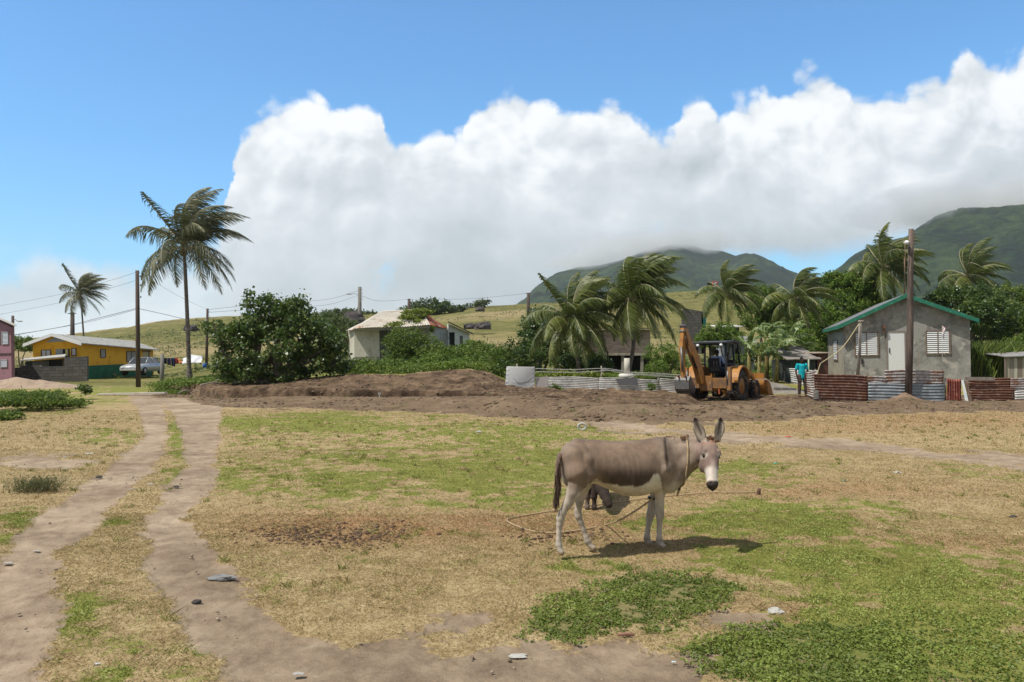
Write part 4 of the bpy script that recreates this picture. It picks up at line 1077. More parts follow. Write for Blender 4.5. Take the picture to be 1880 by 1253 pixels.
tree('tree','tall bright green tree rising left of the concrete house','tree',1565,60,[(1540,530,60,1.5,1.4,1.2),(1575,525,60,1.6,1.4,1.0),(1600,560,60,1.4,1.2,1.0),(1550,570,59,1.9,1.5,1.4),(1515,590,58,1.2,1.2,1.1),(1530,630,57,1.4,1.2,1.3),(1582,545,60,1.2,1.2,1.0),(1525,515,60,.6,.6,.7)],.15,60,'bright',.16,seed=56,clump=.45)
tree('sea_grape_tree','dark glossy sea-grape tree behind the right slope of the green-trimmed roof','tree',1760,58,[(1755,550,58,1.6,1.3,.9),(1795,548,58,1.5,1.3,.9),(1725,548,58,.8,1,.5),(1830,575,57,1.4,1.2,1.2),(1790,580,56,1.3,1.2,1.1)],.16,55,'sea_grape',.14,seed=57,clump=.45)
tree('tree','big rounded green tree at the right edge above the reeds','tree',1850,62,[(1860,560,62,1.8,1.5,1.5),(1835,600,60,1.8,1.4,1.2),(1880,600,60,1.6,1.4,1.4),(1815,625,58,1.3,1.2,.9),(1905,570,62,1.8,1.5,1.6)],.13,75,'scrub',.16,seed=58,clump=.4)
tree('tree','light green low tree at the right edge above the wooden shed','tree',1872,55,[(1868,638,55,1.4,1.1,.65),(1895,632,55,1.4,1.1,.75),(1845,648,54,.9,.9,.5)],.10,90,'bright',.1,seed=59,clump=.35)
tree('tree','dark tree wall behind the leaning palm and the concrete house','tree',1490,64,[(1470,600,64,1.6,1.3,1.5),(1500,620,62,1.5,1.3,1.6),(1450,625,63,1.2,1.2,1.2)],.15,50,'dark',.14,seed=60,clump=.45)
# reeds by the concrete house
def reeds():
    b=base(1810,44); n=1500
    X=b[0]+rng.normal(size=n)*.62; Y=44+rng.normal(size=n)*.5
    P0=np.stack([X,Y,np.full(n,b[2])],1); L=1.2+1.2*rng.random(n)
    d=np.stack([rng.normal(size=n)*.16+.14,rng.normal(size=n)*.15,np.ones(n)],1)*L[:,None]
    s=np.stack([np.ones(n),rng.normal(size=n)*.5,np.zeros(n)],1)*.022
    VV=np.stack([P0-s,P0+s,P0+d*.6+s,P0+d*[1.6,1.6,.95],P0+d*.6-s],1).reshape(-1,3); i=np.arange(n)*5
    V2=np.stack([P0-s,P0+s,P0+d*.6+s,P0+d*.6-s,  P0+d*.6-s,P0+d*.6+s,P0+d*[1.7,1.7,.93]+s*.2,P0+d*[1.7,1.7,.93]-s*.2],1).reshape(-1,3)
    i=np.arange(n)*8; Fc=np.concatenate([np.stack([i,i+1,i+2,i+3],1),np.stack([i+4,i+5,i+6,i+7],1)]); r=rng.random(n)
    link('reeds',mesh_np(V2,Fc,b,False,{'rnd':('FACE','FLOAT',np.concatenate([r,r]))}),LEAF['scrub'],None,b,'tall clump of green reeds at the right corner of the concrete house','reeds')
reeds()
# weeds at the left
def weedbed():
    bs=[(20,732,27,1.2,.8,.10),(70,738,27,1.2,.7,.09),(110,741,28,1.0,.6,.08),(-20,739,26,1.2,.8,.12),(10,763,23,.6,.5,.07),(45,726,30,1.5,.8,.11),(-60,744,26,1.2,1.0,.12)]
    VV,Fc,r=crown(bs,.07,190,'sea_grape',71,.2)
    link('weed_bed',mesh_np(VV,Fc,np.zeros(3),False,{'rnd':('FACE','FLOAT',r)}),LEAF['scrub'],kind='stuff',label='bed of low leafy weeds at the left edge of the field')
weedbed()
bush('bush','small dark green bush alone beyond the bed of weeds',[(155,714,33,.25,.25,.16),(160,718,33,.2,.2,.1)],.07,260,'sea_grape',seed=72,clump=.12)
def dryweed():
    b=gp(62,905); o=thing('dry_weed','dry brown weed clump with greenish leaves beside the left track','weed',b)
    n=420; X=b[0]+rng.normal(size=n)*.16; Y=b[1]+rng.normal(size=n)*.10
    P0=np.stack([X,Y,np.full(n,b[2])],1); L=.07+.15*rng.random(n)
    d=np.stack([rng.normal(size=n)*.5+.35,rng.normal(size=n)*.4,np.ones(n)],1)*L[:,None]; s=np.stack([np.ones(n),np.zeros(n),np.zeros(n)],1)*.0025
    VV=np.stack([P0-s,P0+s,P0+d+s*.5,P0+d-s*.5],1).reshape(-1,3); i=np.arange(n)*4
    link('stems',mesh_np(VV,np.stack([i,i+1,i+2,i+3],1),b,False,{'rnd':('FACE','FLOAT',rng.random(n))}),LEAF['dry'],o)
    k=np.repeat(np.arange(n),5); C=P0[k]+d[k]*(.4+.6*rng.random(len(k)))[:,None]+rng.normal(size=(len(k),3))*.008
    VV,Fc=leaves(C,np.full(len(C),.022),asp=.5); rr=np.where(rng.random(len(C))<.4,rng.random(len(C)),.2)
    link('leaves',mesh_np(VV,Fc,b,False,{'rnd':('FACE','FLOAT',rr)}),LEAF['dull'],o)
dryweed()
# ------------------------------------------------------------------ palms in the trade wind
WIND=np.array([1.0,.25,0.])
PALM={'grey':leafmat('palm_leaf_grey',[(.045,.05,.026),(.10,.105,.055),(.19,.185,.10),(.38,.33,.20)],rough=.48,spec=.45,transl=.15),
      'green':leafmat('palm_leaf_green',[(.04,.06,.015),(.095,.125,.028),(.19,.21,.05),(.40,.34,.12)],rough=.48,spec=.45,transl=.25)}
def frond(rr,c,az,el,L,wind,droop,kind,mkind_='green'):
    n=13; d=np.array([math.cos(az)*math.cos(el),math.sin(az)*math.cos(el),math.sin(el)]); p=c.copy(); pts=[p.copy()]; tg=[d.copy()]
    ds=L/(n-1)
    for i in range(1,n):
        t=i/(n-1)
        d=d+(np.array([0,0,-1.])*droop*(.35+1.0*t)+WIND*wind*(.3+1.0*t))*ds/L*1.6
        d/=np.linalg.norm(d); p=p+d*ds; pts.append(p.copy()); tg.append(d.copy())
    pts=np.array(pts); tg=np.array(tg)
    m=58; s=np.linspace(.12,1,m); f=s*(n-1); i=np.minimum(f.astype(int),n-2); fr_=(f-i)[:,None]
    P0=pts[i]*(1-fr_)+pts[i+1]*fr_; t=tg[i]*(1-fr_)+tg[i+1]*fr_
    up=np.array([0,0,1.]); sd=np.cross(t,up); sd/=np.linalg.norm(sd,axis=1)[:,None]+1e-6
    VV=[];RR=[]
    for sg in(-1,1):
        ll=L*.30*np.sin(np.clip(s*1.02,0,1)**.8*math.pi*.86+.28)*(.85+.3*np.array([rr.random() for _ in s]))
        dr=t*.55+sd*sg*.75+np.array([0,0,-.28])*(1+droop*.5)+WIND*wind*.8+np.array([[rr.gauss(0,.10) for _ in range(3)] for _ in s])
        dr/=np.linalg.norm(dr,axis=1)[:,None]
        d2=dr+np.array([0,0,-.75])*(.6+droop*.4)+WIND*wind*.95; d2/=np.linalg.norm(d2,axis=1)[:,None]
        w=t*(L*(.0082 if mkind_=='grey' else .0105))
        a=P0-w;b=P0+w; q=P0+dr*(ll*.5)[:,None]; e=q+d2*(ll*.5)[:,None]
        VV.append(np.stack([a,b,q+w*.8,q-w*.8],1)); VV.append(np.stack([q-w*.8,q+w*.8,e+w*.15,e-w*.15],1))
        rv=np.array([rr.random() for _ in s])*.55+kind*.45; RR+= [rv,rv]
    return pts,np.concatenate(VV).reshape(-1,3),np.concatenate(RR)
def palm(label,crown_px,crown_py,Y,base_px,L,nf,wind,seed,mkind,r0=.13,bend=.3,base_Y=None,lean_mid=None,up_bias=.0,group='coconut palms bent by the wind',nuts=4):
    rr=random.Random(seed); b=base(base_px,base_Y or Y,-.1); c=W(crown_px,crown_py,Y)
    o=thing('coconut_palm',label,'palm tree',b,group)
    mid=b+(c-b)*.5+np.array([(b-c)[0]*bend+(0 if lean_mid is None else lean_mid),0,0])
    pts=catm([b,b+(mid-b)*.5+[(b-c)[0]*.02,0,0],mid,c-(c-mid)*.3,c],6); k=len(pts)
    ra=[r0*(1.5-.75*min(1,i/3.0)) if i<3 else r0*(.78-.28*i/k) for i in range(k)]
    mb=MB(); mb.tube(pts,ra,10)
    mb.build('trunk',mat('palm_trunk',(.20,.17,.14),[((.11,.09,.075),1.2,.42,.6,(3,3,22)),((.29,.26,.22),4,.55,.7)],bump=.7,bs=9,bd=.03),o)
    # rachises + fronds: each frond is a part
    for j in range(nf):
        az=2*math.pi*(j*.618034)%(2*math.pi)+rr.uniform(-.2,.2)
        q=(j+.5)/nf; el=R_(86-104*q**1.1+rr.uniform(-10,10)+up_bias)
        l=L*rr.uniform(.85,1.1)*(1-.1*(q>.85)); old=max(0,(q-.72)/.28)*.8
        P_,VV,RRr=frond(rr,c+np.array([0,0,-.04*j/nf]),az,el,l,wind*rr.uniform(.6,1.2)*(1.35-1.0*q),.8+(1.1 if mkind=='green' else .7)*q,old if rr.random()<.75 else .5,mkind)
        i=np.arange(len(VV)//4)*4; Fl=np.stack([i,i+1,i+2,i+3],1)
        f_=link('frond',mesh_np(VV,Fl,ORG[o.name],False,{'rnd':('FACE','FLOAT',np.clip(RRr,0,1))}),PALM[mkind],o)
        mr=MB(); n=len(P_); mr.tube(P_,[.032*(1-.85*i/(n-1))*L/3 for i in range(n)],5)
        mr.build('rachis',mat('palm_rachis',(.36,.33,.13) if mkind=='green' else (.33,.30,.18),[((.20,.17,.09),3,.5,.65)],rough=.5,spec=.4),f_)
    mb=MB()
    for j in range(nuts): mb.ell(c+np.array([rr.uniform(-.22,.22),rr.uniform(-.22,.1),-.22-rr.random()*.18]),(.11,.11,.13),a=8,b=6)
    if nuts: mb.build('coconuts',mat('coconut_husk',(.17,.14,.05),[((.24,.14,.05),5,.45,.6)]),o)
    return o
palm('tallest coconut palm, grey and ragged, standing left of the sea-grape tree',338,452,40,348,3.6,27,.72,1,'grey',.15,bend=.15)
palm('small distant coconut palm leaning over the yellow house roof',148,540,82,157,3.3,26,1.2,2,'grey',.13,bend=.1)
palm('left one of the two big green palms behind the grey metal fence',1050,590,37.5,1068,2.9,34,.70,3,'green',.14,bend=.0)
palm('right one of the two big green palms, taller, with its crown reaching the clouds',1160,552,38.5,1150,3.3,38,.80,4,'green',.14,bend=-.6,up_bias=6)
palm('thin palm bent right behind the digger, crown above its canopy',1334,538,56,1339,3.1,30,1.4,5,'green',.12,bend=.2)
palm('drooping palm above the banana plants, blown to the right',1462,550,54,1495,3.1,30,1.3,6,'green',.13,bend=.5)
palm('palm rising above the ridge of the green-trimmed roof',1622,492,60,1630,4.0,34,1.0,7,'green',.15)
palm('palm with its trunk hidden, topmost over the sea-grape on the right',1778,508,66,1772,3.9,28,1.3,8,'green',.14)
palm('ragged palm crown just left of the palm over the green-trimmed roof',1592,506,66,1585,3.2,20,1.1,9,'green',.14,nuts=0)
# ------------------------------------------------------------------ banana plants
def banana(px,py,Y,h,label,seed,nl=8):
    rr=random.Random(seed); b=base(px,Y,-.05); o=thing('banana_plant',label,'banana plant',b,'banana plants behind the gravel heap')
    c=b+np.array([rr.uniform(-.1,.25),0,h])
    mb=MB(); mb.tube([b,(b+c)/2+[.04,0,0],c],[.13,.11,.06],9)
    mb.build('trunk',mat('banana_stem',(.22,.20,.07),[((.16,.09,.04),3,.48,.62,(4,4,1)),((.34,.29,.12),5,.55,.7,(4,4,1))],rough=.5),o)
    for j in range(nl):
        az=2*math.pi*j*.618+rr.random(); el=R_(rr.uniform(15,75)); L=rr.uniform(1.1,1.8)
        d=np.array([math.cos(az)*math.cos(el),math.sin(az)*math.cos(el),math.sin(el)]); p=c.copy(); P_=[p.copy()]; t_=[d.copy()]
        n=14
        for i in range(1,n):
            d=d+(np.array([0,0,-1.])*.9*(i/n)+WIND*.8*(i/n))*.22; d/=np.linalg.norm(d); p=p+d*L/(n-1); P_.append(p.copy()); t_.append(d.copy())
        VV=[];r_=[]
        for i in range(2,n-1):
            t=t_[i]; sd=np.cross(t,[0,0,1.]); sd/=np.linalg.norm(sd)+1e-6
            for sg in(-1,1):
                # torn strips
                w=.24*math.sin(math.pi*min(1,(i-1)/(n-2)*.9+.08)); fall=rr.uniform(.1,.9); g=(P_[i+1]-P_[i])
                e=sd*sg*w*(1-.4*fall)+np.array([0,0,-w*fall])+WIND*.08
                VV.append([P_[i],P_[i]+g*.97,P_[i]+g*.93+e,P_[i]+g*.05+e*rr.uniform(.85,1)]); r_.append(rr.random())
        VV=np.array(VV).reshape(-1,3); i=np.arange(len(VV)//4)*4
        f_=link('leaf',mesh_np(VV,np.stack([i,i+1,i+2,i+3],1),ORG[o.name],False,{'rnd':('FACE','FLOAT',np.array(r_))}),leafmat('banana_leaf',[(.05,.09,.03),(.09,.15,.045),(.16,.23,.07),(.27,.30,.12)],rough=.4,spec=.5,transl=.3),o)
        mr=MB(); mr.tube(P_,[.025*(1-.8*i/n) for i in range(n)],4); mr.build('midrib',mat('banana_rib',(.28,.33,.12)),f_)
for k,(px,Y,h,lb) in enumerate([(1375,43,1.8,'leftmost banana plant, upright, next to the digger canopy'),(1392,42,1.5,'short banana plant with a bare yellowish stem beside the leftmost one'),(1408,44,2.3,'tall banana plant in the middle of the clump with raised torn leaves'),
    (1425,42.5,1.8,'banana plant with brown dead leaves round its stem'),(1445,44,2.2,'banana plant with one broad bright leaf reaching right'),(1462,45,1.8,'rightmost banana plant, drooping towards the shed')]):
    banana(px,0,Y,h,lb,80+k,nl=9)

bush('bush','leafy green bush above the gravel heap, between banana plants and hut',[(1440,640,47,.8,.7,.7),(1475,630,50,.9,.8,.8),(1450,615,52,.8,.8,.7)],.12,70,'bright',seed=111)
bush('bush','green bush just right of the digger canopy, behind the hut door',[(1385,648,47,.6,.6,.6),(1362,660,47,.5,.5,.4)],.11,70,'scrub',seed=112)
# ------------------------------------------------------------------ walls and houses
UPZ=np.array([0,0,1.])
def nrm(v): v=np.array(v,float); return v/np.linalg.norm(v)
class Wall:
    """vertical wall plane through two ground corners given as field positions"""
    def __init__(s,a,b): s.a=np.array(a,float); s.b=np.array(b,float); d=s.b-s.a; d[2]=0; s.d=nrm(d); s.n=np.array([s.d[1],-s.d[0],0.]); 
    def p(s,px,py,out=0.0): return onplane(px,py,s.a+s.n*out,s.n)
    def slab(s,mb,pts,t,out=0.0): return mb.slab([s.p(x,y,out) for x,y in pts],t,s.n)
    def rect(s,x0,y0,x1,y1,out=0.0):
        """upright rectangle in the wall (true verticals)"""
        a=s.p((x0+x1)/2,y0,out); b=s.p((x0+x1)/2,y1,out); l=s.p(x0,(y0+y1)/2,out); r=s.p(x1,(y0+y1)/2,out)
        c=(a+b)/2; w=abs((r-l)@s.d); h=a[2]-b[2]; c=s.a+s.d*((l+r)/2-s.a)@s.d*1.0 if False else np.array([((l+r)/2)[0],((l+r)/2)[1],c[2]])
        return c,w,h
    def R(s): return np.array([s.d,-s.n,UPZ]).T
def louvre(wl,par,x0,y0,x1,y1,n=9,cols=2,fm=None,lm=None,open_=.5,depth=.05,name='window'):
    c,w,h=wl.rect(x0,y0,x1,y1); R=wl.R(); fw=.05
    o=MB()
    for sx in(-1,1): o.box(c+R@[sx*(w/2),-.015,0],(fw,.09,h+fw),R)
    for sz in(-1,1): o.box(c+R@[0,-.012,sz*(h/2)],(w-fw,.084,fw),R)
    if cols==2: o.box(c+R@[0,-.012,0],(fw*.8,.08,h-fw),R)
    f=o.build(name,fm,par)
    d=MB(); d.box(c+R@[0,.012,0],(w-fw,.02,h-fw),R); d.build('room_shade',mat('dark_interior',(.012,.012,.013),vary=.2),f)  # near-black panel paints in the shade of the room
    l=MB(); cw=(w-fw*(cols+1))/cols
    for k in range(cols):
        cx=-w/2+fw+cw/2+k*(cw+fw) if cols==2 else 0
        if cols==1: cw=w-fw*1.2
        for i in range(n):
            z=-h/2+fw/2+(i+.5)*(h-fw)/n
            l.box(c+R@[cx,-.028,z],(cw*.985,.008,(h-fw)/n*.80),R@rot('x',-open_))
    l.build('louvres',lm,f); return f
WHITE=mat('white_paint',(.74,.74,.72),[((.5,.48,.44),5,.6,.75)],rough=.5)
def M_(): pass
CONC=mat('weathered_render',(.285,.275,.255),[((.185,.178,.165),1.1,.46,.60),((.40,.37,.325),2.6,.52,.68),((.15,.14,.13),2.2,.60,.76,(2.5,2.5,.5)),((.27,.20,.14),1.4,.62,.78,(3,3,.35))],bump=.35,bs=14,bd=.02)
CONC2=mat('side_render',(.40,.36,.29),[((.30,.27,.22),1.6,.48,.62),((.2,.18,.15),2,.6,.75,(2,2,.4))],bump=.3,bs=14,bd=.02)  # lighter tan carries the sunlight on the left wall
DARK=mat('dark_interior',(.012,.012,.013),vary=.2)
RUSTW=mat('stained_frame',(.19,.13,.095),[((.30,.24,.19),9,.5,.62)],rough=.8)
def concrete_house():
    D=np.array([.9563,-.2924,0.]); A=W(1551,700,43.0)
    wl=Wall(A,A+D*6.03); back=-wl.n
    o=thing('concrete_house','unpainted grey concrete house with a green-edged gable roof and white louvre windows','house',A)
    L3=wl.p(1551,597); A3=wl.p(1666,543.5); R3=wl.p(1783,583); B0=wl.p(1551,704); B1=wl.p(1783,704)
    L3[:2]=B0[:2]; R3[:2]=B1[:2]; zz=(L3[2]+R3[2])/2; L3[2]=zz-.06; R3[2]=zz+.06; B0[2]=B1[2]=min(B0[2],B1[2])-.3; A3[:2]=(B0[:2]+B1[:2])/2
    m=MB(); m.slab([B0,B1,R3,A3,L3],-.18,wl.n); m.build('front_wall',CONC,o)
    m=MB(); dn=back*10.3
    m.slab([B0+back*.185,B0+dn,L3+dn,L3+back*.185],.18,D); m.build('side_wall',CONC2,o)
    m=MB(); m.slab([B1+back*.185,B1+dn,R3+dn,R3+back*.185],-.18,D); m.slab([B0+dn-back*.01,B1+dn-back*.01,R3+dn-back*.01,A3+dn-back*.01,L3+dn-back*.01],.18,back); m.build('rear_walls',CONC,o)
    sl=nrm(L3-A3); sr=nrm(R3-A3); ov=.34; f=-back*.42
    G=mat('green_trim',(.02,.15,.095),[((.05,.24,.16),7,.5,.66),((.10,.10,.075),12,.60,.7)],rough=.55)
    RF=mat('tin_roof',(.20,.20,.195),[((.26,.22,.19),2,.55,.7)],rough=.5,metal=.3)
    up=UPZ*.05
    for nm_,e,s_ in(('roof',L3,sl),('roof',R3,sr)):
        E=e+s_*ov; m=MB(); m.slab([A3+f+up,E+f+up,E+dn-f*.6+up,A3+dn-f*.6+up],.045,UPZ); rf=m.build(nm_,RF,o)
        m=MB(); P0=A3+f-back*.003; P1=E+f-back*.003
        m.slab([P0+UPZ*.085,P1+UPZ*.085,P1-UPZ*.115,P0-UPZ*.115],-.035,back)
        m.slab([P1+UPZ*.08+s_*.002,P1+UPZ*.08+s_*.002+dn-f*1.5,P1-UPZ*.11+s_*.002+dn-f*1.5,P1-UPZ*.11+s_*.002],.03,s_)
        m.build('fascia',G,rf)
        sf=MB(); sf.slab([A3+f*.9-UPZ*.0,E+f*.9-UPZ*.0,E+dn-UPZ*.0,A3+dn-UPZ*.0],.03,UPZ); sf.build('soffit',mat('soffit_wood',(.30,.27,.23)),rf)
    LV=mat('white_louvre',(.66,.66,.65),[((.45,.43,.40),6,.6,.75)],rough=.55,spec=.3)
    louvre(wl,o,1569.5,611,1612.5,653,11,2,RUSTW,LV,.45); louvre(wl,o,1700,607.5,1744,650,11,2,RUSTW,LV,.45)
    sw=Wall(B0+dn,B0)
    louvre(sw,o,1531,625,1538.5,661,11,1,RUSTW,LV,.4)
    c,w,h=wl.rect(1629.5,610,1661,680.5); R=wl.R()
    m=MB()
    for sx in(-1,1): m.box(c+R@[sx*(w/2+.03),-.02,0],(.06,.1,h+.06),R)
    m.box(c+R@[0,-.018,h/2+.03],(w,.094,.06),R); fr=m.build('door_frame',mat('door_frame_wood',(.23,.19,.17)),o)
    m=MB(); m.box(c+R@[0,-.01,0],(w-.01,.05,h),R); dr=m.build('door',mat('door_white',(.66,.66,.66),[((.5,.49,.47),2,.6,.8)],rough=.45),o,bevel=.004)
    m=MB(); m.ell(c+R@[-w/2+.09,-.08,-.0],.028); m.ell(c+R@[-w/2+.09,-.07,.14],.02); m.box(c+R@[-w/2+.09,-.045,.05],(.05,.012,.26),R); m.build('handle',mat('dark_metal',(.03,.03,.03),rough=.4),dr)
    m=MB(); c=wl.p(1623,600,.10); m.box(c,(.12,.34,.20),R); c=wl.p(1622.5,607,.06); m.box(c,(.07,.12,.34),R); m.build('lintel_stub',mat('rust_stub',(.16,.08,.05)),o)
    m=MB(); c=wl.p(1583,664,.04); m.box(c,(.10,.05,.26),R); m.build('meter_box',mat('dark_metal',(.03,.03,.03)),o)
    m=MB(); m.tube([A3+f*.2+UPZ*.02,A3+f*.2+UPZ*2.0],.018,6); m.build('roof_pipe',mat('rust_pipe',(.22,.13,.09)),o)
concrete_house()
def yellow_house():
    C1=W(147.5,696,60); C2=W(279,688,69.5); C1g=C1.copy(); 
    sd=nrm((C2-C1)*[1,1,0]); per=np.array([-sd[1],sd[0],0]); C0=C1+per*3.74
    o=thing('yellow_house','long mustard yellow bungalow with a green base band and low grey roof','house',C1)
    Y_=mat('yellow_paint',(.78,.39,.02),[((.66,.31,.018),2,.5,.65),((.34,.17,.03),1.5,.64,.8,(1,1,.4))],rough=.7)
    side=Wall(C1,C2); gab=Wall(C0,C1)
    e1=side.p(147.5,629); e1[:2]=C1[:2]; e2=side.p(279,641.5); zb=C1[2]-.4; ap=gab.p(103,615.5); e0=gab.p(63,636.5)
    ap[:2]=(C0[:2]+C1[:2])/2; e0[:2]=C0[:2]; e0[2]=e1[2]
    e2=C1*[1,1,0]+sd*((e2-C1)@sd)+UPZ*e2[2]; Ln=(e2-C1)@sd
    lo=lambda p:np.array([p[0],p[1],zb])
    m=MB(); m.slab([lo(C0),lo(C1),e1,ap,e0],-.2,gab.n); m.build('gable_wall',Y_,o)
    m=MB(); i0=sd*.205; m.slab([lo(C1)+i0,lo(e2),e2,e1+i0],-.2,side.n); m.build('side_wall',Y_,o)
    far=sd*Ln; m=MB(); m.slab([lo(C0)+i0,lo(C0)+far,e0+far+UPZ*(e2[2]-e1[2]),e0+i0],-.2,-per); m.slab([lo(C0)+far,lo(e2),e2,e2+per*3.74],.2,sd); m.build('rear_walls',Y_,o)
    RF=mat('grey_shingle',(.33,.325,.30),[((.22,.22,.20),3,.48,.62),((.42,.41,.38),8,.5,.65)],bump=.4,bs=12,bd=.03)
    dr=nrm(e1-ap); dl=nrm(e0-ap); fo=-sd*.45; rz=ap+far+UPZ*(e2[2]-e1[2])*.8+sd*.3
    fz=UPZ*(e2[2]-e1[2])
    for e,d_ in((e1,dr),(e0,dl)):
        m=MB(); m.slab([ap+fo+UPZ*.03,e+d_*.5+fo+UPZ*.03,e+d_*.5+far+fz+sd*.3+UPZ*.03,rz+UPZ*.03],.07,UPZ); r=m.build('roof',RF,o)
        m=MB(); m.slab([ap+fo*1.02+UPZ*.13,e+d_*.5+fo*1.02+UPZ*.13,e+d_*.5+fo*1.02-UPZ*.10,ap+fo*1.02-UPZ*.10],.05,-sd); m.build('fascia',WHITE,r)
    m=MB(); q=Wall(C1-gab.n*-.012,C2) if False else side
    zt=side.p(147.5,672.5)[2]; zt2=zt+.12; b1=C1+side.n*.012
    m.slab([lo(b1),lo(e2)+side.n*.012,np.array([e2[0],e2[1],zt2])+side.n*.012,np.array([b1[0],b1[1],zt])],.015,side.n); m.build('base_band',mat('green_band',(.012,.115,.055),[((.02,.16,.08),2,.5,.7)],rough=.6),o)
    LV=mat('grey_louvre',(.34,.36,.34),rough=.4); FR=mat('dark_frame',(.10,.085,.06)); LW=mat('white_louvre',(.80,.82,.84))
    louvre(side,o,184,642,193,657,8,1,FR,LV); louvre(side,o,232,645.5,249,664,9,2,FR,LV)
    louvre(gab,o,76.5,643,93.5,656.5,7,2,FR,LW); louvre(gab,o,132,640,140,653,7,1,FR,LW)
    c,w,h=gab.rect(103,641,128,656); R=gab.R(); m=MB(); m.box(c+R@[0,.0,0],(w,.03,h),R); op=m.build('porch_opening',DARK,o)  # flat near-black panel stands for the shade inside the opening
    m=MB(); m.box(c+R@[-w*.24,-.03,0],(w*.5,.03,h),R); m.build('door',mat('grey_door',(.30,.31,.30)),op)
    m=MB(); m.box(c+R@[w*.30,-.03,.02],(w*.2,.02,h*.8),R); m.build('curtain',mat('curtain',(.55,.48,.22)),op)
    m=MB(); m.slab([gab.p(x,y,.015) for x,y in((84,629),(121,627),(103,618.5))],.02,gab.n); m.build('gable_louvre',mat('gable_grey',(.30,.33,.36)),o)
    c,w,h=side.rect(262,645,275.5,668); R=side.R(); m=MB(); m.box(c+R@[0,0,0],(w,.03,h),R); p=m.build('porch_recess',mat('porch_cream',(.50,.40,.24)),o)
    m=MB(); m.box(c+R@[0,-.03,h/2],(w+.2,.05,.1),R); m.box(c+R@[w*.32,-.03,0],(.09,.05,h),R); m.build('porch_rail',mat('brown_wood',(.14,.09,.05)),p)
yellow_house()
BLOCK=None
def blockmat():
    if 'block_wall' in MC: return MC['block_wall']
    m,nt=newmat('block_wall'); n=N(nt); co=coords(n)
    sx=n.n('ShaderNodeSeparateXYZ'); n.l(co,sx.inputs[0]); cb=n.n('ShaderNodeCombineXYZ'); n.l(sx.outputs[0],cb.inputs[0]); n.l(sx.outputs[2],cb.inputs[1])
    b=n.n('ShaderNodeTexBrick'); n.l(cb.outputs[0],b.inputs['Vector']); b.inputs['Scale'].default_value=1; b.inputs['Brick Width'].default_value=.41; b.inputs['Row Height'].default_value=.205; b.inputs['Mortar Size'].default_value=.012
    b.inputs['Color1'].default_value=(.115,.11,.10,1); b.inputs['Color2'].default_value=(.165,.155,.145,1); b.inputs['Mortar'].default_value=(.07,.065,.06,1)
    v=n.noise(co,6,5,.65); mu=n.n('ShaderNodeMix',data_type='RGBA',blend_type='MULTIPLY'); mu.inputs[0].default_value=1; n.l(b.outputs[0],mu.inputs[6]); n.l(n.math('MULTIPLY_ADD',v,1.2,.4),mu.inputs[7])
    finish(n,mu.outputs[2],.95,.1,n.bump(n.noise(co,30,4),.4,.02)); MC['block_wall']=m; return m
BLK=blockmat()
def blockwall(pts,Y,label,t=.2,Y2=None):
    a=W(pts[0][0],pts[0][1],Y); b=W(pts[1][0],pts[1][1],Y2 or Y); wl=Wall(a,b); m=MB(); wl.slab(m,pts,-t); m.build('block_wall',BLK,loc=a,label=label,cat='wall')
blockwall([(118,702),(160,700),(160,654.5),(118,656)],54.6,'taller dark concrete block wall against the corner of the yellow house')
blockwall([(-40,700),(117.6,702),(117.6,673),(75,673.5),(72,671),(40,672),(38,675),(-40,677)],55,'low dark concrete block wall running left behind the sand heap')
def leanto():
    o=thing('lean_to','grey lean-to roof over a dark open shed behind the block wall','shed',W(80,690,57))
    m=MB(); m.slab([W(36,663.5,56.5),W(119,656.5,56.5),W(121,652,59.5),W(44,660,59.5)],.07,UPZ); m.build('roof',mat('leanto_tin',(.40,.39,.37),[((.25,.2,.16),3,.5,.7)]),o)
    m=MB(); m.slab([W(46,690,59),W(118,690,59),W(118,659,59),W(46,664,59)],.05,[0,1,0]); m.build('back_wall',mat('dark_boards',(.045,.045,.05)),o)  # shade under the lean-to painted into near-black boards
    m=MB(); m.slab([W(60,690,58.8),W(90,690,58.8),W(90,663,58.8),W(60,664,58.8)],-.03,[0,1,0]); m.build('grey_panel',mat('grey_board',(.20,.20,.21)),o)
    m=MB(); [m.tube([W(x,690,56.7),W(x,658,56.7)],.04,6) for x in(42,116)]; m.build('posts',mat('brown_wood',(.14,.09,.05)),o)
leanto()
